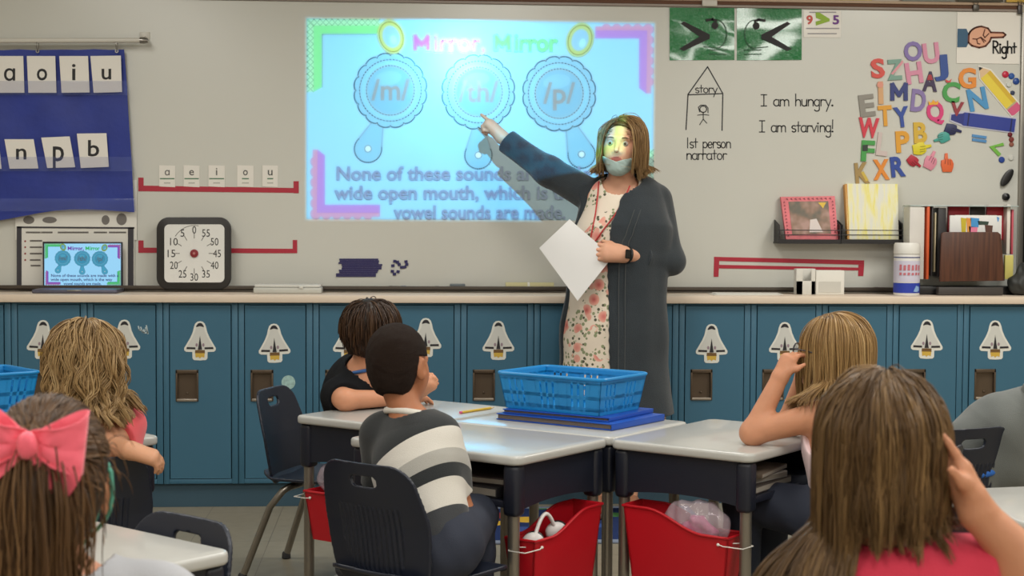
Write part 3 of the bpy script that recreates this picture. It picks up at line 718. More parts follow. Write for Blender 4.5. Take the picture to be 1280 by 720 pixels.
# framed notice behind the laptop, and the paper above it
t = thing('framed_notice', 'black-edged paper notice standing behind the open laptop', 'notice', wp(94, 361, .02))
obj('paper', qsheet([(21, 283), (168, 283), (168, 359), (21, 359)], .012, .002), M_paper, t, smooth=0)
mb = MB()
for pts in ([(21, 283), (168, 284), (168, 286), (21, 285)], [(21, 283), (27, 283), (27, 358), (21, 358)], [(160, 284), (167, 284), (167, 358), (160, 358)]): add_wpoly(mb, pts, .0122, .002)
obj('frame_edge', mb, mat('dark_edge', (58, 56, 62), .6), t, smooth=0)
mb = MB()
for y, segs in ((290.5, ((33, 50), (52, 65), (73, 110), (118, 133), (137, 157))), (301, ((38, 52),)), (309, ((38, 52),)), (317, ((38, 52),)), (325, ((38, 50),)), (332, ((39, 50),))):
    for a, b in segs:
        x = a
        while x < b: wstroke(mb, [(x, y), (min(b, x+2.4), y)], 2.0, .0125, .0006); x += 3.2
obj('small_print', mb, mat('grey_print', (120, 116, 112), .8), t, smooth=0)
for y in (301.5, 309, 317, 325): obj('bullet', wpoly(ell2d(31.5, y, 1.2, 1.2, 10), .0125, .0006), mat('red_print', (150, 70, 66), .8), t, smooth=0)
t = thing('stamp_sheet', 'white sheet with grey stamps showing below the blue pocket chart', 'paper', wp(94, 283, .01))
obj('paper', qsheet([(19, 225), (171, 225), (171, 300), (19, 300)], .008, .001), M_paper, t, smooth=0)
for cx, cy, rx, ry in ((36, 275, 7, 5), (62, 275, 9, 4), (132, 275, 5, 6), (152, 274, 6.5, 7.5)): obj('stamp', wpoly(ell2d(cx, cy, rx, ry, 20), .0085, .0006), mat('grey_print', (120, 116, 112)), t, smooth=0)

# red tape frames
def tape(polys, lab):
    mb = MB()
    for p in polys: add_wpoly(mb, p, .0002, .0022)
    tag(obj('tape_frame', mb, M_red, smooth=0), lab, 'tape frame', 'red tape frames on the whiteboard')
tape([[(173, 222), (179.5, 222), (179.5, 239), (173, 239)], [(179.5, 232), (367, 235), (367, 241), (179.5, 239)], [(367, 226.5), (373.5, 226.5), (373.5, 241.5), (367, 241.5)]], 'red tape frame under the five small vowel cards')
tape([[(173, 300.5), (179.5, 300.5), (179.5, 316), (173, 316)], [(179.5, 309.5), (366, 311), (366, 316.5), (179.5, 316)], [(366, 300), (371.5, 300), (371.5, 316.5), (366, 316.5)]], 'red tape frame running behind the black square timer')
tape([[(892.5, 321), (1080, 325.5), (1080, 331), (892.5, 326)], [(892.5, 326), (899, 326), (898, 346), (892, 346)], [(899, 331), (1073, 334.5), (1073, 338), (899, 335.5)], [(1073, 331), (1080, 331), (1079, 345), (1072.5, 345)]], 'double red tape frame below the black book ledge at the right')
for s, x0, x1 in (('ɑ', 199, 219), ('e', 229.5, 249.5), ('i', 260.5, 281), ('o', 296.5, 317), ('u', 328, 347.5)):
    t = thing('vowel_card', 'small white card with the letter %s and a green line, above the red tape' % ('a' if s == 'ɑ' else s), 'card', wp((x0+x1)/2, 233, .004), 'small vowel cards on the red tape')
    obj('card', qsheet([(x0, 206.5), (x1, 207), (x1, 234), (x0, 233)], .0026, .0012), M_card, t, smooth=0)
    mb = MB(); m_ = (x0+x1)/2; P, tr_ = text_fit(s, m_-3 if s != 'i' else m_-.9, m_+3 if s != 'i' else m_+.9, 212.5 if s != 'i' else 210, 219, .01); text_mb(mb, P, tr_, .0027, .0005); obj('letter', mb, mat('grey_letter', (92, 90, 88), .7), t, smooth=0)
    obj('green_line', wpoly([(x0+(6 if s in 'ou' else 1), 222.6), (x1-(6 if s in 'ou' else 1), 222.6), (x1-(6 if s in 'ou' else 1), 224), (x0+(6 if s in 'ou' else 1), 224)], .0027, .0004), mat('green_line', (70, 120, 84), .7), t, smooth=0)
    obj('caption', wpoly([(x0+6, 228), (x1-6, 228), (x1-6, 229.4), (x0+6, 229.4)], .0027, .0004), mat('grey_faint', (180, 178, 170), .7), t, smooth=0)

# base-ten magnets
M_ten = mat('magnet_indigo', (40, 36, 92), .5, bump=.1, bscale=60)
lr = [(424, 473), (424.5, 474), (423, 473.5), (427, 478), (427.5, 477), (427, 477), (423.5, 473), (424, 472), (420, 470), (420, 470)]
for i, (a, b) in enumerate(lr):
    y = 323.2+i*2.3; mb = MB()
    for k in range(10):
        x0 = a+(b-a)*k/10; x1 = a+(b-a)*(k+1)/10; add_wpoly(mb, [(x0+.1, y), (x1-.1, y), (x1-.1, y+2.05), (x0+.1, y+2.05)], .0002, .004)
    add_wpoly(mb, [(a+.2, y+.2), (b-.2, y+.2), (b-.2, y+1.9), (a+.2, y+1.9)], .0002, .0036)
    n_ = ['top', 'second', 'third', 'fourth', 'fifth', 'sixth', 'seventh', 'eighth', 'ninth', 'bottom'][i]
    tag(obj('tens_rod', mb, M_ten, smooth=0), 'indigo counting rod magnet, %s of the ten stacked on the board' % n_, 'magnet', 'counting rods stacked on the board')
us = [(491, 332, .3), (493.5, 326.5, .5), (497, 327.5, .2), (499, 330.5, .1), (502, 334, .3), (506, 333.5, .2), (507.5, 327, .3), (508.5, 330.5, .5), (490.5, 339, .5), (493, 342.5, .4), (497.5, 339.5, .6)]
for x, y, a in us:
    c, s = cos(a)*2.4, sin(a)*2.4
    tag(obj('ones_cube', wpoly([(x-c+s*.3, y-s-c*.3), (x+c*.5+s, y+s*.5-c), (x+c-s*.2, y+s+c*.4), (x-c*.5-s, y-s*.5+c)], .0002, .005), M_ten, smooth=0), 'tiny indigo counting cube in the loose cluster beside the rod stack', 'magnet', 'loose counting cubes on the board')

# ------------------------------------------------------------------ writing on the board
GL = {}
def arc(cx, cy, rx, ry, a0, a1, n=12): return [(cx+rx*cos(R_(a)), cy+ry*sin(R_(a))) for a in np.linspace(a0, a1, n)]
GL['a'] = (.62, [arc(.28, .5, .27, .5, 60, 330), [(.52, 1), (.52, .1), (.6, 0)]]); GL['m'] = (.95, [[(.05, 1), (.05, 0)], [(.05, .6)]+arc(.26, .68, .2, .3, 160, 0)+[(.46, 0)], [(.46, .6)]+arc(.67, .68, .2, .3, 160, 0)+[(.88, 0)]])
GL['n'] = (.62, [[(.06, 1), (.06, 0)], [(.06, .55)]+arc(.3, .66, .23, .32, 160, 0)+[(.53, 0)]]); GL['h'] = (.62, [[(.06, 1.9), (.06, 0)], [(.06, .55)]+arc(.3, .66, .23, .32, 160, 0)+[(.53, 0)]])
GL['u'] = (.62, [[(.05, 1)]+arc(.28, .3, .23, .3, 180, 350)+[(.52, 1)], [(.52, 1), (.52, 0)]]); GL['g'] = (.62, [arc(.28, .5, .26, .5, 50, 330), [(.52, 1), (.52, -.5)]+arc(.28, -.5, .24, .3, 0, -160)])
GL['r'] = (.48, [[(.06, 1), (.06, 0)], [(.06, .55)]+arc(.28, .7, .22, .27, 160, 40)]); GL['y'] = (.6, [[(.03, 1), (.28, .1)], [(.56, 1), (.12, -.85)]]); GL['.'] = (.3, [arc(.1, .08, .05, .06, 0, 360, 8)])
GL['s'] = (.5, [arc(.25, .75, .2, .24, 40, 250)+arc(.25, .25, .2, .25, 80, -150)]); GL['t'] = (.5, [[(.22, 1.6), (.22, .05)], [(.02, 1), (.46, 1)]]); GL['v'] = (.56, [[(.02, 1), (.26, 0), (.52, 1)]])
GL['i'] = (.28, [[(.1, 1), (.1, 0)], arc(.1, 1.35, .04, .05, 0, 360, 7)]); GL['!'] = (.3, [[(.12, 1.9), (.1, .5)], arc(.1, .08, .05, .06, 0, 360, 7)]); GL['I'] = (.7, [[(.3, 1.75), (.3, 0)], [(.02, 1.75), (.58, 1.75)], [(.02, 0), (.58, 0)]])
GL['p'] = (.62, [[(.06, 1), (.06, -.9)], arc(.3, .5, .25, .48, 150, -150)]); GL['e'] = (.6, [[(.04, .5), (.52, .55)]+arc(.28, .5, .25, .5, 10, 320)]); GL['o'] = (.62, [arc(.28, .5, .26, .5, 90, 450)]); GL['1'] = (.4, [[(.15, 1.7), (.15, 0)]])
GL['R'] = (.75, [[(.06, 1.9), (.06, 0)], [(.06, 1.9)]+arc(.25, 1.42, .33, .45, 70, -80)+[(.08, 1.0)], [(.2, 1.0), (.66, 0)]]); GL[' '] = (.55, [])
def handwrite(mb, s, x0, x1, ybase, xh, w, offs=.0003, slope=0., th=.0005):
    tot = sum(GL[c][0] for c in s); k = (x1-x0)/tot; x = 0
    for c in s:
        wd, st = GL[c]
        for p in st: wstroke(mb, [(x0+(x+a)*k, ybase-b*xh+slope*(x+a)*k) for a, b in p], w, offs, th)
        x += wd
    return mb
M_marker = mat('marker_black', (48, 48, 50), .6)
mb = MB()
for p in ([(857.5, 162), (860, 118), (884.5, 83.5), (903.5, 117), (902.5, 163)], [(861, 118.5), (903, 117)]): wstroke(mb, p, 1.5, .0003, .0005)
wstroke(mb, ell2d(879, 136.5, 4.2, 4, 18)+[(883.2, 136.5)], 1.2, .0003, .0005)
for p in ([(874.5, 140), (873, 134), (876, 131.5), (882, 131.5), (885, 135), (885, 141)], [(879, 140.5), (879, 149)], [(872, 144), (879, 143), (886, 144)], [(879, 149), (874.5, 156)], [(879, 149), (883.5, 154)]): wstroke(mb, p, 1.1, .0003, .0005)
handwrite(mb, 'story', 869, 897, 116, 6, 1.2)
tag(obj('marker_drawing', mb, M_marker, smooth=0), 'black marker drawing of a house with a stick figure and the word story', 'drawing')
def written(lines, lab, w, xh):
    t = thing('handwriting', lab, 'writing', wp(sum(l[1]+l[2] for l in lines)/2/len(lines), lines[-1][3], .001))
    for s_, x0, x1, yb in lines:
        tot = sum(GL[c][0] for c in s_); k = (x1-x0)/tot; x = x0
        for wd in s_.split(' '):
            ww = sum(GL[c][0] for c in wd)*k; mb = MB(); handwrite(mb, wd, x, x+ww, yb, xh, w); obj('word', mb, M_marker, t, smooth=0); x += ww+GL[' '][0]*k
written([('1st person', 858, 914, 185), ('narrator', 858, 909, 199.5)], 'black handwritten words 1st person narrator below the house drawing', 1.25, 7.5)
written([('I am hungry.', 951, 1043, 132.5)], 'black handwritten sentence I am hungry, upper of the two lines', 1.35, 8)
written([('I am starving!', 949, 1043, 165)], 'black handwritten sentence I am starving, lower of the two lines', 1.35, 8)

# ------------------------------------------------------------------ posters along the top right
M_gpost = mat('poster_green', (24, 122, 66), .25, coat=1., coat_r=.06, bump=1., bscale=55, var=.08)
M_gline = mat('poster_green_line', (14, 84, 46), .5)
def gator(x0, x1, y0, y1, left, lab):
    t = thing('greater_than_poster', lab, 'poster', wp((x0+x1)/2, y1, .003), 'green laminated posters')
    obj('laminate', qsheet([(x0, y0), (x1, y0+.5), (x1, y1-.5), (x0, y1)], .003, .0015, 8, 10, .0018, int(x0)), M_gpost, t)
    X = (lambda u: x1-u*(x1-x0)) if left else (lambda u: x0+u*(x1-x0)); Y = lambda v: y0+v*(y1-y0)
    mb = MB(); add_wpoly(mb, [(X(.17), Y(.30)), (X(.22), Y(.26)), (X(.62), Y(.51)), (X(.62), Y(.59)), (X(.58), Y(.61)), (X(.22), Y(.82)), (X(.15), Y(.78)), (X(.46), Y(.55))], .0062, .0006)
    add_wpoly(mb, ell2d(X(.70), Y(.34), 4.2, 4.6, 18), .0062, .0006); wstroke(mb, [(X(.57), Y(.24)), (X(.66), Y(.22)), (X(.72), Y(.25))], 3, .0062, .0006)
    obj('black_mouth', mb, M_ink, t, smooth=0)
    mb = MB(); wstroke(mb, [(X(.72), Y(.22))]+[(X(.72+.16*sin(a)), Y(.5-.27*cos(a))) for a in np.linspace(0, 3, 14)]+[(X(.52), Y(.74))], 1.1, .006, .0005)
    for v in (.80, .88): wstroke(mb, [(X(.62), Y(v)), (X(.88), Y(v))], 1.1, .006, .0005)
    obj('drawn_lines', mb, M_gline, t, smooth=0)
gator(837, 918, 9.5, 75.5, False, 'green laminated poster with a black chevron opening to the left, beside the slide')
gator(921, 1002, 10, 75.5, True, 'green laminated poster with a black chevron opening to the right, beside the small number card')
t = thing('number_card', 'small white card reading 9 > 5 at the top of the board', 'card', wp(1027, 47, .003))
obj('card', qsheet([(1004.5, 13), (1051.5, 13.5), (1051, 47), (1004.5, 46.5)], .003, .0015), M_card, t, smooth=0)
for s, a, b, c in (('9', 1008, 1016, (205, 88, 78)), ('5', 1041, 1049, (112, 62, 140))):
    mb = MB(); P, tr_ = text_fit(s, a, b, 19, 30, .03); text_mb(mb, P, tr_, .0046, .0005); obj('numeral', mb, mat('num_%s' % s, c, .6), t, smooth=0)
mb = MB(); add_wpoly(mb, [(1019.5, 15.5), (1024, 15.5), (1037, 23.5), (1037, 26.5), (1020, 32), (1019.5, 27), (1027, 25), (1020, 22.5)], .0046, .0005); obj('greater_sign', mb, mat('sign_green', (150, 185, 60), .6), t, smooth=0)
mb = MB()
for y, a, b in ((35.5, 1008, 1047), (12.9+2.4, 1012, 1044), (42, 1010, 1045)):
    x = a
    while x < b: wstroke(mb, [(x, y), (x+1.6, y)], 1.4, .0046, .0004); x += 2.6
obj('caption', mb, mat('grey_faint2', (168, 164, 168), .7), t, smooth=0)
t = thing('direction_sign', 'white sign with a pointing cartoon hand and the word Right', 'sign', wp(1235, 80, .003))
obj('card', qsheet([(1196.5, 15), (1275, 15), (1274.5, 80), (1195.5, 79)], .0035, .0015), M_card, t, smooth=0)
obj('cuff', wpoly([(1197, 36), (1208, 36), (1211, 43), (1210.5, 54), (1208, 59), (1196.5, 59)], .0052, .0008), mat('cuff_blue', (52, 92, 122), .6), t, smooth=0)
hb = [(1211, 43)]+[(1211+18*(1-cos(a))*.95, 45-12*sin(a)) for a in np.linspace(.3, 1.5, 8)]+[(1235, 35.5), (1238.5, 40.5), (1254, 41), (1257, 43.5), (1254, 46.5), (1239, 47), (1237, 52), (1232, 57.5), (1224, 59.5), (1215, 57), (1210.5, 53)]
M_outl = mat('outline_brown', (104, 56, 40), .7)
mb = MB(); wstroke(mb, hb+[hb[0]], 2.2, .0056, .0005); obj('hand_outline', mb, M_outl, t, smooth=0)
obj('hand', wpoly(hb, .0050, .0008), mat('cartoon_skin', (224, 168, 138), .6), t, smooth=0)
mb = MB()
for p in ([(1231, 37), (1229, 44), (1231, 47), (1236, 42)], [(1216, 48.5), (1221, 49), (1226, 46.5), (1232, 51.5)], [(1221, 50), (1222, 54.5), (1225, 55)], [(1226, 47), (1230, 53)]): wstroke(mb, p, 1.4, .0059, .0005)
obj('finger_lines', mb, M_outl, t, smooth=0)
mb = MB(); handwrite(mb, 'Right', 1241, 1271, 66.5, 8, 1.9, .0052); obj('word', mb, M_ink, t, smooth=0)
for x0, x1, c, lab in ((1128, 1193, (120, 122, 114), 'grey poster edge above the rail over the pointing hand sign'), (1197, 1254, (62, 56, 36), 'dark olive poster edge above the rail at the top right'), (1258, 1300, (196, 160, 62), 'yellow poster edge at the far right above the rail'), (1000, 1090, (190, 170, 110), 'pale ochre poster edge above the small number card')):
    mb = qsheet([(x0, -60), (x1, -60), (x1, .5+(x1-1000)*.008), (x0, .5+(x0-1000)*.008)], .006, .002); tag(obj('poster', mb, mat('poster_%d' % x0, c, .6, var=.1), smooth=0), lab, 'poster')
def clip(x, y, w, h, c, lab):
    t = thing('rail_clip', lab, 'clip', wp(x, y+h/2, .012)); mb = MB()
    mb.box(wp(x, y, .018), (w*PXM, .012, h*PXM), .004); mb.tube([wp(x-w*.2, y-h*.5, .02), wp(x-w*.45, y-h*.9, .022), wp(x+w*.45, y-h*.9, .022), wp(x+w*.2, y-h*.5, .02)], .002, 6)
    obj('jaw', mb, mat('clip_%d' % c[0], c, .4, .4 if c[0] < 120 else 0), t)
clip(1220, 9.5, 8, 8, (84, 80, 74), 'dark metal clip on the rail above the pointing hand sign'); clip(1275, 12, 6, 12, (70, 66, 66), 'dark metal clip at the right end of the rail'); clip(887, 4, 19, 8, (204, 200, 190), 'white clip on the rail above the green posters')
t = thing('dark_cabinet', 'tall black cabinet edge at the far right of the board', 'cabinet', (BX1+.24, YB-.12, CZ))
zc = wp(1275, 152)[2]; mb = MB(); mb.box((BX1+.24, YB-.11, (CZ+zc)/2), (.43, .21, zc-CZ), .006); obj('body', mb, mat('cabinet_black', (40, 40, 42), .5), t)
obj('door', MB().box((BX1+.24, YB-.221, (CZ+zc)/2), (.40, .012, zc-CZ-.05), .004), mat('cabinet_black', (40, 40, 42)), t); obj('handle', MB().box((BX1+.09, YB-.237, (CZ+zc)/2), (.012, .02, .12), .004), M_steel, t)

# ------------------------------------------------------------------ magnetic letters
def lx(cx): return 1040+cx/3.2708
def ly(cy): return 20+cy/3.2708
LET = [('O', 330, 142, 74, 76, 0, (128, 108, 172), 'lilac'), ('U', 404, 150, 66, 80, .12, (214, 140, 168), 'pink'), ('J', 443, 198, 58, 78, .08, (40, 74, 148), 'navy blue'), ('S', 186, 212, 56, 76, .08, (214, 76, 66), 'coral red'),
       ('Z', 255, 218, 62, 80, .06, (122, 160, 146), 'sage green'), ('H', 334, 231, 68, 84, .14, (222, 92, 136), 'pink'), ('A', 400, 266, 60, 78, -.05, (58, 44, 80), 'dark plum'), ('C', 486, 309, 72, 80, -.1, (72, 158, 78), 'green'),
       ('G', 552, 252, 72, 80, 0, (228, 140, 52), 'orange'), ('I', 198, 312, 20, 88, .03, (214, 166, 118), 'tan'), ('M', 273, 310, 70, 74, -.02, (44, 56, 122), 'navy'), ('D', 353, 344, 60, 88, -.1, (136, 118, 172), 'dusty purple'),
       ('N', 593, 338, 76, 88, .2, (76, 148, 200), 'sky blue'), ('E', 142, 364, 62, 86, .12, (142, 138, 130), 'grey'), ('T', 216, 406, 56, 80, .06, (224, 160, 50), 'amber'), ('Y', 283, 411, 62, 80, .12, (48, 76, 158), 'blue'),
       ('Q', 420, 388, 70, 78, .1, (216, 62, 124), 'magenta'), ('W', 149, 455, 84, 78, -.05, (210, 58, 76), 'red'), ('V', 510, 378, 54, 56, -.1, (150, 54, 64), 'dark red'), ('F', 146, 550, 54, 82, -.05, (66, 134, 66), 'green'),
       ('L', 206, 522, 46, 90, -.12, (206, 190, 186), 'pale pink'), ('P', 288, 512, 56, 84, .06, (226, 160, 60), 'amber'), ('B', 360, 475, 54, 82, .04, (214, 176, 60), 'mustard yellow'), ('K', 122, 640, 58, 82, .08, (166, 138, 86), 'brown and tan'),
       ('X', 200, 626, 66, 80, .05, (226, 112, 62), 'orange'), ('R', 268, 614, 58, 80, .1, (66, 120, 176), 'blue')]
for s, cx, cy, w, h, rot, c, cn in LET:
    mb = MB(); X, Y = lx(cx), ly(cy); w /= 3.27*2; h /= 3.27*2; bold = .035
    if s == 'M':
        for iq, q in enumerate(([(-1, 1), (-1, -1)], [(-1, -1), (0, .45)], [(0, .45), (1, -1)], [(1, -1), (1, 1)])): wstroke(mb, [(X+a*w*.78, Y+b*h*.82) for a, b in q], 5.0, .0004+.0001*iq, .0065+.0002*iq)
    else:
        P, tr_ = text_fit(s, X-w, X+w, Y-h, Y+h, bold, None, -rot); text_mb(mb, P, tr_, .0004, .0065)
    t = obj('letter_magnet', mb, mat('magnet_%s' % cn.replace(' ', '_'), c, .45), smooth=0)
    tag(t, '%s magnetic letter %s in the letter cluster at the right' % (cn, s), 'letter magnet', 'magnetic letters on the board')
def extra(t_, name, pts, c):                            # small trim on a letter
    o = obj(name, wpoly([(lx(a), ly(b)) for a, b in pts], .0070, .0012), mat('trim_%d_%d_%d' % c, c, .5), t_, smooth=0)
for o in [o for o in list(COL.objects) if o.name.startswith('letter_magnet')]:
    l = o['label']
    if ' C ' in l: extra(o, 'leaf', [(462, 258), (478, 266), (490, 256), (484, 272), (468, 272)], (206, 70, 70))
    if ' Q ' in l: extra(o, 'crown', [(394, 346), (404, 356), (414, 342), (424, 354), (434, 344), (434, 362), (396, 364)], (236, 172, 50))
    if ' I ' in l: extra(o, 'tip', ell2d(197, 281, 13, 13, 16), (222, 150, 130))
    if ' A ' in l: extra(o, 'stripe', [(394, 240), (406, 240), (412, 262), (388, 262)], (170, 50, 60))
    if ' F ' in l: extra(o, 'dark_band', [(124, 528), (146, 526), (146, 552), (124, 552)], (48, 60, 52))
    if ' K ' in l: extra(o, 'yellow_leg', [(118, 640), (128, 634), (150, 672), (138, 676)], (208, 180, 80))
    if ' Z ' in l: extra(o, 'pink_edge', [(240, 236), (288, 180), (292, 190), (250, 240)], (220, 150, 160))
# pointing-hand magnets
def hand_mag(cx, cy, L, ang, c, cn, lab):
    X, Y = lx(cx), ly(cy); s = L/3.27; ca, sa = cos(ang), sin(ang)
    pts = [(-.5, -.24), (-.1, -.34), (.12, -.32), (.18, -.16), (.5, -.14), (.52, .0), (.2, .04), (.22, .16), (.14, .26), (-.05, .34), (-.28, .32), (-.5, .24)]
    mb = MB(); mb.prism([wp(X+(a*ca-b*sa)*s, Y+(a*sa+b*ca)*s, .0004) for a, b in pts], (0, -.008, 0), .002)
    t = obj('hand_magnet', mb, mat('hand_%s' % cn, c, .5)); tag(t, lab, 'magnet', 'pointing hand magnets')
    mb = MB()
    for a, b, d, e in ((-.05, -.1, .2, -.08), (-.1, .06, .18, .05), (-.12, .18, .14, .17)): wstroke(mb, [(X+(a*ca-b*sa)*s, Y+(a*sa+b*ca)*s), (X+(d*ca-e*sa)*s, Y+(d*sa+e*ca)*s)], .8, .0084, .0006)
    obj('finger_crease', mb, mat('crease_%s' % cn, tuple(int(v*.62) for v in c), .6), t, smooth=0)
hand_mag(367, 541, 76, -.15, (222, 208, 44), 'yellow', 'yellow pointing hand magnet under the mustard letter B'); hand_mag(447, 498, 66, 2.9, (70, 160, 150), 'teal', 'teal pointing hand magnet right of the mustard letter B')
hand_mag(494, 466, 68, .35, (36, 42, 88), 'navy', 'navy pointing hand magnet just under the crayon tip'); hand_mag(335, 598, 62, .75, (178, 30, 52), 'red', 'dark red pointing hand magnet right of the blue letter R')
hand_mag(405, 590, 76, -1.1, (220, 140, 160), 'pink', 'pink pointing hand magnet between the red and the orange hands'); hand_mag(470, 600, 76, -1.55, (226, 104, 56), 'orange', 'orange pointing hand magnet, rightmost of the bottom row of hands')
# pencil and crayon cut-outs
def along(a, b, w, segs):
    a, b = np.array(a, float), np.array(b, float); d = (b-a); n = np.array([-d[1], d[0]])/np.linalg.norm(d)*w/2
    return [tuple((a+d*u+n*v)) for u, v in segs]
A, B_ = (lx(601), ly(208)), (lx(756), ly(392)); wd = 52/3.27
pc = thing('pencil_cutout', 'large yellow pencil cut-out with a pink eraser stuck on the board', 'cut-out', wp(*B_, .004))
obj('backing', wpoly(along(A, B_, wd*1.2, [(-.03, 0), (.16, 1), (1.02, 1), (1.02, -1), (.16, -1)]), .001, .003), M_card, pc, smooth=0)
obj('barrel', wpoly(along(A, B_, wd, [(.17, 1), (.84, 1), (.84, -1), (.17, -1)]), .0042, .002), mat('pencil_yellow', (232, 208, 70), .5), pc, smooth=0)
obj('ridge_strip', wpoly(along(A, B_, wd, [(.17, -.35), (.84, -.35), (.84, -1), (.17, -1)]), .0063, .0004), mat('pencil_ochre', (214, 178, 52), .5), pc, smooth=0)  # ochre strip along one side of the yellow barrel
obj('wood_tip', wpoly(along(A, B_, wd, [(.02, .12), (.17, 1), (.17, -1), (.02, -.12)]), .0042, .002), mat('pencil_wood', (222, 190, 150), .6), pc, smooth=0)
obj('lead', wpoly(along(A, B_, wd, [(0, 0), (.055, .36), (.055, -.36)]), .0064, .0006), M_ink, pc, smooth=0)
obj('eraser', wpoly(along(A, B_, wd, [(.87, 1), (.99, 1), (1.01, .7), (1.01, -.7), (.99, -1), (.87, -1)]), .0042, .002), mat('eraser_pink', (214, 92, 132), .6), pc, smooth=0)
obj('ferrule', wpoly(along(A, B_, wd, [(.84, 1), (.87, 1), (.87, -1), (.84, -1)]), .0042, .002), mat('ferrule_grey', (190, 180, 140), .4, .3), pc, smooth=0)
A, B_ = (lx(487), ly(414)), (lx(748), ly(448)); wd = 54/3.27
cr = thing('crayon_cutout', 'large dark blue crayon cut-out stuck on the board', 'cut-out', wp(*B_, .004))
obj('backing', wpoly(along(A, B_, wd*1.2, [(-.02, .5), (.2, 1), (1.01, 1), (1.01, -1), (.2, -1), (-.02, -.5)]), .001, .003), mat('backing_lilac', (196, 196, 214), .6), cr, smooth=0)
obj('wrapper', wpoly(along(A, B_, wd, [(.2, 1), (1, 1), (1, -1), (.2, -1)]), .0042, .002), mat('crayon_blue', (46, 62, 150), .5), cr, smooth=0)
obj('tip', wpoly(along(A, B_, wd, [(0, .4), (.17, .8), (.2, 1), (.2, -1), (.17, -.8), (0, -.4)]), .0042, .002), mat('crayon_tip', (40, 50, 128), .5), cr, smooth=0)
for u in (.26, .93): obj('band', wpoly(along(A, B_, wd, [(u, 1), (u+.02, 1), (u+.02, -1), (u, -1)]), .0063, .0005), mat('crayon_band', (26, 30, 80), .5), cr, smooth=0)
t = MB()
for dy in (-8, 8): add_wpoly(t, along((lx(572), ly(497+dy)), (lx(630), ly(505+dy)), 3.4, [(0, 1), (1, 1), (1, -1), (0, -1)]), .0004, .006)
tag(obj('equals_magnet', t, mat('equals_blue', (84, 142, 196), .5), smooth=0), 'light blue equals sign magnet below the crayon cut-out', 'magnet')
mb = MB(); add_wpoly(mb, [(lx(698), ly(518)), (lx(702), ly(530)), (lx(662), ly(536)), (lx(690), ly(564)), (lx(680), ly(574)), (lx(642), ly(534))], .0004, .006)
tag(obj('less_than_magnet', mb, mat('less_green', (118, 186, 70), .5), smooth=0), 'lime green less-than sign magnet right of the equals sign', 'magnet')
for cx, cy, r_, c, lab in ((708, 239, 14, (196, 40, 70), 'round red magnet right of the pencil cut-out'), (733, 246, 13, (40, 84, 156), 'round blue magnet touching the red one'), (752, 267, 14, (34, 72, 146), 'round blue magnet at the right board edge'),
                           (722, 281, 11, (206, 210, 204), 'round white magnet under the two blue ones'), (737, 315, 10, (50, 60, 90), 'round navy magnet beside the pencil'), (733, 505, 11, (130, 56, 50), 'round brown-red magnet below the crayon end'),
                           (733, 525, 10, (150, 92, 76), 'round tan magnet below the brown-red one'), (727, 485, 10, (110, 30, 40), 'round dark red magnet tucked under the crayon end'), (693, 588, 13, (38, 70, 150), 'round blue magnet below the lime less-than sign'), (731, 580, 12, (208, 208, 200), 'round white magnet beside the lower blue one')):
    mb = MB(); rr = r_/3.27*PXM; p = wp(lx(cx), ly(cy), 0); mb.lathe([(.0001, 0), (rr, 0), (rr, .004), (rr*.8, .007), (.0001, .008)], (p[0], p[1], p[2]), 20, 'y', False); tag(obj('dot_magnet', mb, mat('dot_%d_%d' % (cx, cy), c, .35)), lab, 'magnet', 'round magnets at the right edge')
for cx, cy, a, L, lab in ((712, 661, -1.0, 80, 'black oval magnetic holder near the right board edge'),):
    X, Y = lx(cx), ly(cy); mb = MB(); mb.prism([wp(x, y, .0004) for x, y in ell2d(X, Y, L/6.5, L/16, 30, rot=a)], (0, -.02, 0), .004); tag(obj('magnetic_holder', mb, M_black), lab, 'magnet')
p = wp(1257, 246, 0); tag(obj('dot_magnet', MB().lathe([(.0001, 0), (.018, 0), (.017, .01), (.0001, .018)], p, 20, 'y', False), M_black), 'black dome magnet just above the clear book rack', 'magnet')
# ------------------------------------------------------------------ laptop showing the same slide
LY = 7.03
t = thing('laptop', 'open laptop on the worktop with the mirror slide on its screen', 'laptop', at_y(98, 364, LY))
c0, c1 = at_y(45, 361, LY), at_y(150, 361, LY); zb = CZ+.001; bx0, bx1 = c0[0], c1[0]
mb = MB(); mb.box(((bx0+bx1)/2, LY+.02, zb+.008), (bx1-bx0, .20, .016), .004); obj('base', mb, mat('laptop_grey', (96, 96, 112), .4, .5), t)
obj('notch', MB().box(((bx0+bx1)/2, LY-.081, zb+.012), (.06, .004, .006), .001), M_steel, t)
YS = LY+.11
sc0, sc1 = at_y(53, 302, YS), at_y(153.5, 358, YS); mb = MB(); mb.box(((sc0[0]+sc1[0])/2, YS+.006, (sc0[2]+sc1[2])/2), (sc1[0]-sc0[0], .010, sc0[2]-sc1[2]), .003)
obj('lid', mb, mat('laptop_dark', (34, 32, 46), .35), t)
px0, px1, py0, py1 = 55.5, 151, 304.5, 356.5
def scr(px, py, off=0):                                  # slide pixel -> laptop screen
    u = (px-383)/(818-383); v = (py-25)/(275-25); return at_y(px0+u*(px1-px0), py0+v*(py1-py0), YS-.0002-off)
def glow(c, s): return mat('screen_%d_%d_%d' % c, (10, 10, 12), .2, emit=c, estr=s)
SCR = 1.0
sb = obj('screen', MB().prism([scr(383, 25), scr(818, 25), scr(818, 275), scr(383, 275)], (0, -.0006, 0)), glow((150, 210, 245), SCR), t, smooth=0)
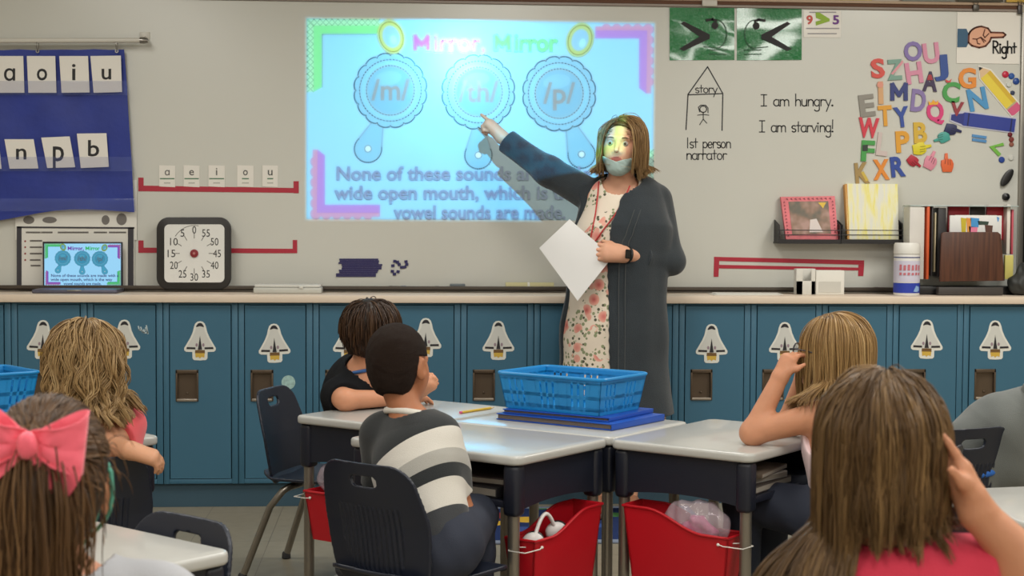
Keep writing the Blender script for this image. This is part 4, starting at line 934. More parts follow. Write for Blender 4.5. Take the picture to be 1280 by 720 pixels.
for a, b in order:
    mb = MB(); ms = []
    for n_, (p_, col, T) in enumerate(DRAW[a:b]):
        m_ = glow(tuple(int(v*.92) for v in col), SCR*.85)
        if m_ not in ms: ms.append(m_)
        for tr_ in T:
            f_ = mb.bm.faces.new([mb.bm.verts.new(tuple(scr(p[0], max(25, min(275, p[1])), .0008+.00002*(a+n_)))) for p in tr_]); f_.material_index = ms.index(m_); f_.normal_update()
            if f_.normal.y > 0: f_.normal_flip()
    me = bpy.data.meshes.new('x'); mb.bm.to_mesh(me); mb.bm.free(); o = link_mesh('screen_'+DRAW[a][0].split('#')[0], me, ms, sb)
# ------------------------------------------------------------------ square timer
TY = YB-.055
t = thing('timer', 'square black-framed visual timer with a white face reading 0 to 55', 'timer', at_y(243, 361, TY))
def tp(px, py, off=0): return at_y(px, py, TY-off)
def rrect(x0, y0, x1, y1, r, n=7):
    o = []
    for cx, cy, a in ((x1-r, y0+r, -90), (x1-r, y1-r, 0), (x0+r, y1-r, 90), (x0+r, y0+r, 180)): o += [(cx+r*cos(R_(a+90*k/n)), cy+r*sin(R_(a+90*k/n))) for k in range(n+1)]
    return o
mb = MB(); mb.prism([tp(x, y, -.012) for x, y in rrect(197, 271.5, 289.5, 361.5, 15)], (0, -.034, 0), .005); obj('case', mb, mat('timer_black', (38, 36, 35), .45), t)
obj('face', MB().prism([tp(x, y, .022) for x, y in rrect(205.5, 280.5, 280.5, 353, 6)], (0, -.0015, 0)), mat('timer_face', (228, 228, 224), .35), t, smooth=0)
cx, cy = 242.8, 316.8; mb = MB(); mt_ = MB()
def fnt(px, py, off): return tp(px, py, off)
for k in range(12):
    a = R_(-90-30*k); n_ = str(5*k); dx, dy = 28.5*cos(a), 29.5*sin(a)
    if k in (1, 2, 10, 11, 4, 5, 7, 8): dx *= 1.03
    w = 2.4*len(n_); P, tr_ = text_fit(n_, cx+dx-w, cx+dx+w, cy+dy-4.6, cy+dy+4.6, .0); mn_ = MB(); text_mb(mn_, P, tr_, .0236, .0005, fnt); obj('numeral', mn_, M_ink, t, smooth=0); mt_ = MB()
    for q in ribbon2d([(cx+cos(a)*18.5, cy+sin(a)*19), (cx+cos(a)*24.5*(1 if k % 3 else .97), cy+sin(a)*25)], .9): mt_.prism([tp(x, y, .0236) for x, y in q], (0, -.0004, 0))
    obj('tick', mt_, mat('tick_grey', (120, 118, 114), .7), t, smooth=0)
mb = MB(); p = tp(cx, cy, .0235); mb.lathe([(.0001, 0), (.0185, 0), (.0175, .006), (.0001, .008)], p, 28, 'y', False); obj('hub', mb, mat('hub_red', (136, 36, 44), .5), t)
mb = MB(); mb.lathe([(.0001, 0), (.006, 0), (.0055, .002), (.0001, .0025)], (p[0], p[1]-.0075, p[2]), 20, 'y', False); obj('hub_cap', mb, mat('hub_pale', (186, 120, 116), .5), t)
mb = MB()
for q in ribbon2d([(cx-30*cos(R_(a)), cy-35*sin(R_(a))) for a in np.linspace(38, 100, 12)], .8): mb.prism([tp(x, y, .0236) for x, y in q], (0, -.0003, 0))
obj('dial_edge', mb, mat('tick_grey', (120, 118, 114)), t, smooth=0)

# ------------------------------------------------------------------ small things in the marker tray and on the worktop
TZ = .9442
def tray_marker(x0, x1, y, c, capc, lab, r=.0075):
    a = at_y(x0, y, YB-.03); b = at_y(x1, y, YB-.03); t = thing('marker', lab, 'marker', ((a[0]+b[0])/2, YB-.03, TZ), 'markers in the tray'); z = TZ+r
    L = b[0]-a[0]; obj('barrel', MB().tube([(a[0]+L*.28, YB-.03, z), (b[0], YB-.03, z)], r, 14), mat('marker_%d_%d' % (x0, c[0]), c, .4), t); obj('cap', MB().tube([(a[0], YB-.03, z), (a[0]+L*.05, YB-.03, z), (a[0]+L*.30, YB-.03, z)], [r*.8, r*1.12, r*1.12], 14), mat('cap_%d_%d' % (x0, capc[0]), capc, .4), t)
tray_marker(168, 196, 358, (214, 210, 204), (190, 188, 184), 'white marker in the tray just left of the square timer')
tray_marker(500, 526, 354, (186, 192, 196), (70, 96, 130), 'pale marker with a blue cap in the tray below the counting cubes')
tray_marker(486, 499, 354, (50, 50, 52), (40, 40, 42), 'short black marker in the tray below the counting cubes')
tray_marker(543, 562, 354, (160, 166, 170), (120, 126, 130), 'grey marker in the tray left of the dark eraser')
tray_marker(1092, 1110, 358, (120, 84, 84), (90, 60, 62), 'brownish marker in the tray left of the wipes canister')
t = thing('board_eraser', 'small dark felt board eraser in the middle of the marker tray', 'eraser', at_y(573, 356, YB-.035)); p = at_y(573, 356, YB-.035)
obj('felt', MB().box((p[0], YB-.035, TZ+.007), (.085, .04, .014), .002), mat('felt_dark', (60, 62, 66), .95), t); obj('back', MB().box((p[0]-.004, YB-.035, TZ+.020), (.07, .036, .012), .004), mat('eraser_grey', (110, 118, 122), .5), t)
t = thing('paper_roll', 'cream roll of paper lying at the tray beside the teacher', 'paper roll', (at_y(660, 353, YB-.03)[0], YB-.03, TZ)); a, b = at_y(632, 353, YB-.03)[0], at_y(692, 353, YB-.03)[0]
obj('sheet', MB().lathe([(.010, 0), (.0165, 0), (.0165, b-a), (.010, b-a)], (a, YB-.03, TZ+.0165), 20, 'x', False), mat('cream_paper', (204, 196, 150), .7), t); obj('band', MB().lathe([(.0172, 0), (.0172, .01)], (a+.1, YB-.03, TZ+.0165), 20, 'x', False), M_paper, t)
p = at_y(361, 358, 7.06); t = thing('flat_white_case', 'flat translucent white case on the worktop below the slide', 'case', (p[0], 7.04, CZ))
w_ = at_y(404, 358, 7.0)[0]-at_y(319, 358, 7.0)[0]; obj('tray', MB().box((p[0], 7.04, CZ+.014), (w_, .13, .027), .006), mat('case_white', (190, 190, 182), .35), t); obj('lid', MB().box((p[0], 7.04, CZ+.034), (w_*.97, .125, .012), .005), mat('case_lid', (206, 206, 200), .25), t); obj('latch', MB().box((p[0]+.06, 6.973, CZ+.03), (.02, .006, .014), .002), mat('case_lid', (206, 206, 200)), t)
p = at_y(930, 361, 6.99)
for k, (dx, dy, a, lab) in enumerate(((0, 0, .04, 'lower white sheet of the loose papers on the worktop'), (.02, .012, -.06, 'upper white sheet of the loose papers on the worktop'))):
    mb = MB(); mb.box((0, 0, 0), (.30, .15, .0022)); mb.bm.transform(Matrix.Translation((p[0]+dx, 7.0+dy, CZ+.0013+.0028*k)) @ Matrix.Rotation(a, 4, 'Z')); tag(obj('paper_sheet', mb, M_paper, smooth=0), lab, 'paper', 'loose papers on the worktop')
# white card box
YC = 7.0
t = thing('card_holder', 'white card holder with a dark notch in front of the red tape frame', 'holder', (at_y(1006, 360, YC)[0], YC, CZ)); a, b, zt = at_y(995, 362, YC)[0], at_y(1019, 362, YC)[0], at_y(1006, 336, YC)[2]
mb = MB()
for x0, x1, z0, z1 in ((a, a+(b-a)*.34, CZ, zt), (b-(b-a)*.22, b, CZ, zt), (a, b, CZ, zt-.055)): mb.box(((x0+x1)/2, YC, (z0+z1)/2), (x1-x0, .006, z1-z0), .0015)
mb.box(((a+b)/2, YC+.04, (CZ+zt)/2), (b-a, .006, zt-CZ), .0015)
for x in (a+.003, b-.003): mb.box((x, YC+.02, (CZ+zt)/2), (.005, .04, zt-CZ), .0015)
obj('shell', mb, mat('holder_white', (212, 210, 202), .4), t); obj('cards', MB().box(((a+b)/2, YC+.022, CZ+.03), (b-a-.014, .03, .055)), mat('cards_brown', (110, 100, 90), .7), t)
t = thing('paper_cube', 'white block of note paper beside the card holder on the worktop', 'note block', (at_y(1037, 360, YC)[0], YC, CZ)); a, b = at_y(1019.5, 362, YC)[0], at_y(1055, 362, YC)[0]; zt = at_y(1037, 338, YC)[2]
obj('block', MB().box(((a+b)/2, YC+.03, (CZ+zt)/2), (b-a, .07, zt-CZ), .003), M_paper, t); obj('smudge', MB().box(((a+b)/2-.002, YC-.006, CZ+.035), (b-a-.03, .002, .05)), mat('paper_grey', (200, 198, 190), .8), t)
# wipes canister
t = thing('wipes_canister', 'white wipes canister with a blue band beside the clear book rack', 'canister', (at_y(1129, 360, YC)[0], YC, CZ)); p = at_y(1129, 361, YC); r0 = (at_y(1145, 360, YC)[0]-at_y(1113, 360, YC)[0])/2
H_ = at_y(1129, 303.5, YC)[2]-CZ; c = (p[0], YC-.045, CZ+.001)
obj('tub', MB().lathe([(r0*.94, 0), (r0*.97, .004), (r0*.97, H_*.76), (r0*.92, H_*.79)], c, 32), mat('tub_white', (222, 220, 216), .4), t)
obj('lid', MB().lathe([(r0*.99, H_*.79), (r0, H_*.80), (r0*.98, H_*.96), (r0*.90, H_)], c, 32), mat('lid_white', (228, 226, 220), .4), t)
obj('blue_band', MB().lathe([(r0*.985, H_*.05), (r0*.985, H_*.24)], c, 32, caps=False), mat('band_blue', (40, 62, 168), .4), t); obj('thin_line', MB().lathe([(r0*.985, H_*.715), (r0*.985, H_*.735)], c, 32, caps=False), mat('line_navy', (70, 80, 130), .4), t)
obj('pale_label', MB().lathe([(r0*.983, H_*.26), (r0*.983, H_*.66)], c, 32, caps=False), mat('label_lilac', (206, 204, 222), .5), t)
mb = MB()
for k, a in enumerate(np.linspace(-2.35, -.8, 6)):
    for dz, hh in ((.48, .11), (.39, .05)):
        P = [(c[0]+r0*1.0*cos(a+s), c[1]+r0*1.0*sin(a+s), c[2]+H_*(dz+q*(.9 if k % 2 else 1))) for s, q in ((-.10, 0), (.09, 0), (.10, hh), (-.08, hh))]; mb.prism(P, (cos(a)*.0008, sin(a)*.0008, 0))
obj('red_lettering', mb, mat('lettering_red', (196, 112, 122), .6), t, smooth=0); obj('splash', MB().prism([(c[0]+r0*1.0*cos(a), c[1]+r0*1.0*sin(a), c[2]+H_*z) for a, z in ((-1.35, .08), (-1.0, .07), (-.75, .10), (-.8, .17), (-1.1, .19))], (.0006, -.0012, 0)), mat('splash_blue', (140, 176, 220), .5), t, smooth=0)
# black wall ledges with two picture books
SY = YB-.09
M_ledge = mat('ledge_black', (34, 32, 34), .5)
def ledge(xa, xb, lab):
    t = thing('book_ledge', lab, 'ledge', (at_y((xa+xb)/2, 305, SY)[0], YB-.05, at_y(1000, 305, SY)[2])); a, b = at_y(xa, 303, SY)[0], at_y(xb, 303, SY)[0]; z0 = at_y(xa, 304.5, SY)[2]
    mb = MB(); mb.box(((a+b)/2, YB-.05, z0+.004), (b-a, .095, .008), .001); mb.box(((a+b)/2, YB-.0965, z0+.01), (b-a, .003, .02)); obj('base', mb, M_ledge, t)
    for x in (a+.003, b-.003): obj('end_plate', MB().prism([(x, YB-.003, z0), (x, YB-.097, z0), (x, YB-.097, z0+.085), (x, YB-.003, z0+.11)], (.005, 0, 0)), M_ledge, t, smooth=0)
    for dz in (.040, .062): obj('wire', MB().tube([(a, YB-.095, z0+dz), (b, YB-.095, z0+dz)], .0022, 8), M_ledge, t)
    return z0
z0 = ledge(972, 1050, 'black wall ledge holding the pink-bordered picture book'); ledge(1051, 1130, 'black wall ledge holding the pale yellow picture book')
def wbook(q, th, lab, cover, border=None, spine=None):
    t = thing('picture_book', lab, 'book', wp(*np.mean(q, 0), .06)); lean = lambda v: .075-.045*(1-v)
    P = [[at_y(*bil(q, u, v), YB-lean(v)) for u in (0, .5, 1)] for v in (0, .5, 1)]; obj('cover', sheet(P, th), cover, t, smooth=0); return t, lean
q = [(976, 246), (1043.5, 245), (1048, 301), (983, 302)]
t, lean = wbook(q, .02, 'pink-bordered picture book with a brown photo cover on the black ledge', mat('book_pink', (222, 112, 120), .45, var=.15, vscale=25))
def onb(u, v, d=0): return at_y(*bil(q, u, v), YB-lean(v)-.0008-d)
mp = mat('book_photo', (120, 100, 84), .4); nt = mp.node_tree; tc = nt.nodes.new('ShaderNodeTexCoord'); n3 = nt.nodes.new('ShaderNodeTexNoise'); n3.inputs['Scale'].default_value = 14; nt.links.new(tc.outputs['Object'], n3.inputs['Vector']); nt.links.new(ramp(nt, n3.outputs['Fac'], [(.35, (92, 86, 70)), (.5, (140, 108, 86)), (.65, (176, 140, 128))]), bsdf(mp).inputs['Base Color'])
obj('photo', MB().prism([onb(.13, .11), onb(.87, .11), onb(.87, .84), onb(.13, .84)], (0, -.0006, 0)), mp, t, smooth=0)
obj('white_patch', MB().prism([onb(.50, .52, .0008), onb(.62, .50, .0008), onb(.72, .80, .0008), onb(.46, .80, .0008)], (0, -.0006, 0)), mat('patch_white', (222, 210, 206), .5), t, smooth=0)
obj('yellow_badge', MB().prism([onb(.68, .14, .0008), onb(.83, .14, .0008), onb(.76, .27, .0008)], (0, -.0006, 0)), mat('badge_yellow', (224, 186, 60), .5), t, smooth=0)
mb = MB()
for k in range(11):
    for v in (.05,): mb.prism([onb(.08+k*.08, v, .0004), onb(.12+k*.08, v-.02, .0004), onb(.13+k*.08, v+.03, .0004)], (0, -.0005, 0))
    mb.prism([onb(.95, .1+k*.075, .0004), onb(.97, .13+k*.075, .0004), onb(.93, .14+k*.075, .0004)], (0, -.0005, 0)); mb.prism([onb(.05, .1+k*.075, .0004), onb(.07, .13+k*.075, .0004), onb(.03, .14+k*.075, .0004)], (0, -.0005, 0))
obj('border_dashes', mb, mat('dash_maroon', (140, 44, 60), .5), t, smooth=0)
q = [(1058, 229.5), (1122, 230), (1123.5, 302), (1060, 302)]
my = mat('book_yellow', (228, 222, 150), .5); nt = my.node_tree; tc = nt.nodes.new('ShaderNodeTexCoord'); n3 = nt.nodes.new('ShaderNodeTexNoise'); n3.inputs['Scale'].default_value = 12; n3.inputs['Detail'].default_value = 8; mp_ = nt.nodes.new('ShaderNodeMapping'); mp_.inputs['Scale'].default_value = (4, 1, .6); nt.links.new(tc.outputs['Object'], mp_.inputs['Vector']); nt.links.new(mp_.outputs[0], n3.inputs['Vector']); nt.links.new(ramp(nt, n3.outputs['Fac'], [(.35, (236, 226, 120)), (.5, (236, 232, 190)), (.62, (226, 226, 214))]), bsdf(my).inputs['Base Color'])
t, lean = wbook(q, .035, 'thick pale yellow picture book on the black ledge', my)
obj('spine', MB().prism([at_y(1056, 231, YB-.03), at_y(1059, 229.5, YB-.0305), at_y(1062, 302, YB-.0755), at_y(1059.5, 302, YB-.075)], (0, .03, 0)), mat('spine_orange', (206, 150, 70), .5), t, smooth=0)
# clear book rack with books
RY = 7.035
t = thing('book_rack', 'clear plastic book rack with a black base at the right end of the worktop', 'rack', (at_y(1205, 360, RY)[0], RY, CZ)); a, b = at_y(1134, 360, RY)[0], at_y(1269, 360, RY)[0]; zt = at_y(1200, 257, RY)[2]
obj('base', MB().box(((a+b)/2+.01, RY+.035, CZ+.020), (b-a-.03, .10, .038), .004), M_black, t)
M_ac = mat('clear_acrylic', (205, 215, 214), .08, alpha=.14, spec=.6)
obj('back_panel', MB().box(((a+b)/2, RY+.081, (CZ+zt)/2+.02), (b-a, .004, zt-CZ-.04)), M_ac, t)
for x in (a+.002, b-.002): obj('side_panel', MB().box((x, RY+.03, (CZ+zt)/2+.02), (.004, .098, zt-CZ-.04)), M_ac, t)
obj('top_rim', MB().box(((a+b)/2, RY+.03, zt-.002), (b-a, .106, .005), .001), mat('acrylic_edge', (172, 186, 184), .2), t)
def rb(x0, x1, y0, y1, dy, th, c, name, lab, grp='books in the clear rack', tilt=0):
    p0, p1 = at_y(x0, y1, RY+dy), at_y(x1, y0, RY+dy); zb_ = max(p0[2], CZ+.0405); t = thing(name, lab, 'book' if 'book' in name else name.replace('_', ' '), ((p0[0]+p1[0])/2, RY+dy, zb_), grp)
    m_ = mat('rb_%d_%d' % (x0, y0), c, .5, var=.05); obj('cover', MB().box(((p0[0]+p1[0])/2, RY+dy+th/2, (zb_+p1[2])/2), (p1[0]-p0[0], th, p1[2]-zb_), .002), m_, t); obj('pages', MB().box(((p0[0]+p1[0])/2, RY+dy+th/2, p1[2]), (max(.004, (p1[0]-p0[0])*.8), th*.9, .003)), M_paper, t); return t, p0, p1
rb(1136, 1156, 259, 349, -.02, .09, (214, 210, 204), 'book', 'wide white book spine at the left of the clear rack'); rb(1157.5, 1162.5, 258, 349, -.02, .09, (214, 92, 48), 'book', 'thin orange book next to the white spine')
rb(1163.5, 1167, 258, 345, -.01, .08, (60, 58, 60), 'book', 'thin dark book next to the orange one'); rb(1168, 1170.5, 266, 340, -.01, .08, (220, 206, 170), 'book', 'thin cream book among the dark ones in the rack')
rb(1171.5, 1183, 260, 346, -.01, .08, (46, 44, 46), 'book', 'black book left of the brown file box'); rb(1185, 1212, 257, 300, .045, .02, (186, 36, 52), 'book', 'red book at the back of the rack, left of the black one')
rb(1213, 1232, 257, 300, .045, .02, (44, 42, 40), 'book', 'black book at the back of the rack between two red ones'); rb(1233, 1257, 257, 300, .045, .02, (180, 34, 50), 'book', 'red book at the back of the rack, right of the black one')
rb(1258, 1263.5, 256, 318, .0, .06, (226, 218, 208), 'book', 'slim white book at the right end of the rack'); rb(1264, 1267.5, 262, 318, .0, .06, (196, 84, 100), 'book', 'slim rose book at the right end of the rack'); rb(1256, 1267, 319, 349, -.03, .02, (206, 196, 110), 'book', 'small yellow patterned book beside the brown file box')
t, p0, p1 = rb(1187, 1252.5, 269.5, 300, -.034, .012, (226, 226, 224), 'book', 'white picture book with rainbow stripes behind the brown file box')
for x0, x1, y0, y1, c in ((1201, 1208, 272, 292, (200, 180, 50)), (1208, 1214, 272, 292, (226, 150, 70)), (1213, 1224, 272, 284, (70, 150, 210)), (1211, 1222, 283, 292, (232, 130, 160)), (1222, 1236, 276, 281, (50, 70, 60)), (1231, 1241, 281, 291, (92, 60, 50)), (1246, 1249, 271, 277, (90, 150, 210))):
    obj('cover_picture', MB().prism([at_y(x, y, RY-.0345) for x, y in ((x0, y0), (x1, y0+1), (x1-1, y1), (x0+1, y1))], (0, -.001, 0)), mat('cp_%d_%d' % (x0, y0), c, .5), t, smooth=0)
t = thing('file_box', 'dark brown upright file box in front of the books in the rack', 'file box', (at_y(1214, 360, RY-.1)[0], RY-.09, CZ)); q = [(1177, 292), (1180, 290), (1247, 290), (1251, 293), (1256, 351), (1174.5, 352)]
mbw = mat('wood_dark', (74, 42, 28), .45); nt = mbw.node_tree; tc = nt.nodes.new('ShaderNodeTexCoord'); mp_ = nt.nodes.new('ShaderNodeMapping'); mp_.inputs['Scale'].default_value = (60, 4, 3); n3 = nt.nodes.new('ShaderNodeTexNoise'); n3.inputs['Scale'].default_value = 1.5; nt.links.new(tc.outputs['Object'], mp_.inputs['Vector']); nt.links.new(mp_.outputs[0], n3.inputs['Vector']); nt.links.new(ramp(nt, n3.outputs['Fac'], [(.3, (62, 34, 24)), (.7, (92, 54, 36))]), bsdf(mbw).inputs['Base Color'])
obj('front_panel', MB().prism([at_y(x, y, RY-.085) for x, y in q], (0, .010, 0), .002), mbw, t); obj('back_panel', MB().prism([at_y(x, y, RY-.05) for x, y in q], (0, .008, 0)), mbw, t)
p = at_y(1214, 352, RY-.085); obj('foot', MB().box((p[0], RY-.068, CZ+.020), (.30, .036, .036), .003), mat('foot_grey', (62, 58, 56), .5), t)
t = thing('black_bag', 'dark crumpled bag at the far right end of the worktop', 'bag', (at_y(1272, 362, 6.98)[0], 6.98, CZ)); p = at_y(1271, 362, 6.98)
mesh_sdf('sack', noisef(U(ell((p[0]+.03, 6.99, CZ+.05), (.07, .05, .05)), ell((p[0]+.05, 7.0, CZ+.10), (.045, .04, .05)), k=.03), .004, 70, 4), (p[0]-.06, 6.92, CZ), (p[0]+.13, 7.06, CZ+.17), .004, mat('bag_dark', (44, 46, 44), .6), t)
# ------------------------------------------------------------------ space shuttle cut-outs on the locker doors
M_swhite = mat('sticker_white', (222, 222, 214), .45); M_sgrey = mat('sticker_grey', (206, 206, 200), .5); M_sblack = mat('sticker_black', (36, 34, 40), .5); M_sgold = mat('flame_gold', (206, 170, 70), .5); M_srust = mat('flame_brown', (112, 82, 44), .5)
def lp(px, py, off=0): return at_y(px, py, YL-.004-off)
def lpoly(pts, off, th):
    return MB().prism([lp(x, y, off) for x, y in pts], (0, -th, 0))
def shuttle(cx, cy, lab, rot=0.):
    ca, sa = cos(rot), sin(rot); T = lambda P: [(cx+x*ca-y*sa, cy+x*sa+y*ca) for x, y in P]
    t = thing('shuttle_cutout', lab, 'cut-out', lp(cx, cy+24), 'paper space shuttles on the lockers')
    half = [(0, -24.5), (3.5, -23.8), (6, -21.5), (7.5, -17.5), (9, -11), (12, -4), (17, 4.5), (19.8, 9), (19.6, 12), (17.5, 13.6), (9.5, 14), (9.3, 22), (7.5, 24), (0, 24.5)]
    obj('backing', lpoly(T(half+[(-x, y) for x, y in half[-2:0:-1]]), 0, .0016), M_swhite, t, smooth=0)
    w = [(0, -21), (4, -19), (6, -12), (9.5, -4), (14.5, 4.5), (17, 9), (16.5, 10.5), (0, 10.5)]
    obj('orbiter', lpoly(T(w+[(-x, y) for x, y in w[-2:0:-1]]), .0017, .0008), M_sgrey, t, smooth=0)
    n = [(0, -22.5), (2.6, -21.6), (4.6, -18.8), (4.8, -17), (0, -18.4)]
    obj('nose', lpoly(T(n+[(-x, y) for x, y in n[-2:0:-1]]), .0026, .0006), M_sblack, t, smooth=0)
    obj('tail_fin', lpoly(T([(0, -6.5), (1.2, 2), (2.6, 11), (-2.6, 11), (-1.2, 2)]), .0026, .0008), M_sblack, t, smooth=0)
    for s in (-1, 1): obj('wing_edge', lpoly(T([(s*5.8, 8.2), (s*16.5, 7.8), (s*16.8, 10.2), (s*5.8, 10.6)]), .0026, .0006), M_sblack, t, smooth=0)
    for s in (-1, 1): obj('pod', lpoly(T(ell2d(s*4.2, 5.2, 1.5, 2.2, 12)), .0026, .0006), mat('sticker_mauve', (150, 130, 140), .5), t, smooth=0)
    obj('engine', lpoly(T([(-6, 11.5), (6, 11.5), (6.2, 15.5), (-6.2, 15.5)]), .0017, .0008), M_srust, t, smooth=0)
    obj('flame', lpoly(T([(-6, 15.5), (6, 15.5), (5.4, 21), (2, 20), (0, 22), (-2, 20), (-5.4, 21)]), .0017, .0008), M_sgold, t, smooth=0)
shuttle(53.5, 424.5, 'paper space shuttle on the locker above the blue tub, left of the wavy-haired girl', .02); shuttle(155.5, 424, 'paper space shuttle half hidden by the wavy-haired girl', 0)
shuttle(250, 426, 'paper space shuttle below the square timer, right of the wavy-haired girl', 0); shuttle(343, 429, 'paper space shuttle above the round moon sticker', -.03)
shuttle(436, 426, 'paper space shuttle mostly hidden by the boy in the black shirt', 0); shuttle(532, 422, 'paper space shuttle right behind the head of the boy in the striped shirt', .02)
shuttle(623, 425.5, 'paper space shuttle between the striped boy and the teacher', 0); shuttle(889.5, 429.5, 'paper space shuttle just right of the teacher\'s cardigan', 0)
shuttle(981, 427, 'paper space shuttle behind the hands of the girl with glasses', 0); shuttle(1158.5, 424, 'paper space shuttle between the blond girl and the grey hoodie, second from the right', .02); shuttle(1244, 425, 'rightmost paper space shuttle, above the child in the grey hoodie', 0)
ms = mat('moon_sticker', (158, 190, 186), .5, var=.25, vscale=70); tag(obj('moon_sticker', lpoly(ell2d(360.5, 478, 8.6, 8.8, 32), 0, .0015), ms, smooth=0), 'round pale moon sticker on a locker above the empty chair back', 'sticker')
mb = MB()
for p in ([(173, 408), (174, 412), (177, 413)], [(176, 409), (178, 415), (180, 412)], [(182, 409.5), (184.5, 416), (180, 416), (181, 413)], [(183, 407), (185, 417)]):
    for q in ribbon2d(p, 1.6): mb.prism([lp(x, y) for x, y in q], (0, -.0012, 0))
tag(obj('name_sticker', mb, mat('scribble_white', (180, 196, 200), .6), smooth=0), 'small white scribbled sticker on the locker right of the wavy-haired girl', 'sticker')
# ------------------------------------------------------------------ desks
M_dtop = mat('desk_top_grey', (182, 182, 178), .30, spec=.5, coat=.35, coat_r=.08, var=.015, vscale=30)
M_dnavy = mat('desk_plastic_navy', (23, 27, 40), .42, bump=.06, bscale=260); M_leg = mat('leg_grey_metal', (140, 134, 124), .34, .75)
M_glide = mat('glide_dark', (40, 40, 42), .6); M_chair = mat('chair_plastic_navy', (24, 30, 45), .38, bump=.04, bscale=300)
DH = .64
def make_desk():
    t = thing('student_desk', 'x', 'desk', (0, 0, 0), 'student desks')
    pts = []
    for cx, cy, a in ((.305-.035, .23-.035, 0), (-.305+.035, .23-.035, 90), (-.305+.035, -.23+.035, 180), (.305-.035, -.23+.035, 270)):
        pts += [(cx+.035*cos(R_(a+15*k)), cy+.035*sin(R_(a+15*k)), DH-.026) for k in range(7)]
    obj('tabletop', MB().prism(pts, (0, 0, .026), .008, 3), M_dtop, t)
    mb = MB(); w, d, z1, z0 = .285, .21, DH-.026, DH-.155
    def arch(n=12): return [z0+.018*(1-((k/n)*2-1)**2)**1 for k in range(n+1)]
    for sx in (-1, 1):                                   # side panels with an arched lower edge
        ys = np.linspace(-d, d, 13); mb.prism([(sx*w, y, z) for y, z in zip(ys, arch())]+[(sx*w, d, z1), (sx*w, -d, z1)], (-sx*.008, 0, 0), 0)
    xs = np.linspace(-w, w, 13); mb.prism([(x, d, z) for x, z in zip(xs, arch())]+[(w, d, z1), (-w, d, z1)], (0, -.008, 0), 0)
    mb.box((0, 0, z0+.024), (2*w-.01, 2*d-.01, .007)); mb.box((0, -d+.004, z0+.020), (2*w-.01, .010, .020), .003)
    obj('book_box', mb, M_dnavy, t)
    for sx in (-1, 1):
        for sy in (-1, 1):
            x, y = sx*.268, sy*.195
            mb = MB(); mb.lathe([(.0165, .0), (.0165, .48)], (x, y, .012), 16)
            l = obj('leg', mb, M_leg, t)
            mb = MB(); mb.box((x, y, DH-.026-.07), (.050, .046, .142), .014, 3); obj('corner_socket', mb, M_dnavy, l)
            obj('glide', MB().lathe([(.017, 0), (.021, .004), (.019, .014), (.012, .02)], (x, y, .0005), 16), M_glide, l)
    return t
_d = make_desk()
def desk(c, th, lab, first=[True]):
    o = _d if first[0] else copy_tree(_d); first[0] = False
    o['label'] = lab; return place(o, (c[0], c[1], 0), R_(th))
UO = np.array((-.158, 4.516)); u_ = np.array((.768, -.641)); v_ = np.array((.641, .768))
def cl(a, b): return UO+u_*a+v_*b
TH = -39.85
DB = cl(.3, .23); DD = cl(.615+.23, .43+.305); DA = cl(-.475+.23, .272+.305); DC = cl(.3, .47+.23)
desk(DB, TH, 'grey-topped desk with navy sides in front of the boy in the striped shirt'); desk(DC, TH+180, 'grey-topped desk mostly covered by the blue basket and folders')
desk(DA, TH-90, 'grey-topped desk on which the boy in the black shirt leans, with a yellow pencil'); desk(DD, TH+90, 'grey-topped desk at which the blond girl with glasses rests her elbow')
ea = np.array((-.72, .694)); eb = np.array((-.694, -.72)); EF = np.array((-.316, 2.995)); DE = EF+ea*.305+eb*.23
desk(DE, math.degrees(atan2(-eb[0], eb[1])), 'empty grey-topped desk beside the girl with the pink bow')
gf = np.array((-.61, .79)); gs = np.array((-.79, -.61)); GC = np.array((-.693, 4.565)); DG = GC+gs*.305+gf*.23
desk(DG, math.degrees(atan2(-gf[0], gf[1])), 'grey-topped desk in front of the wavy-haired girl, only a corner showing'); DHH = DG+gf*.465
desk(DHH, math.degrees(atan2(-gf[0], gf[1]))+180, 'grey-topped desk at the far left carrying the blue tub')
DF = np.array((1.585, 3.43)); desk(DF, 10, 'empty grey-topped desk at the right, behind the raised hand of the brown-haired girl')

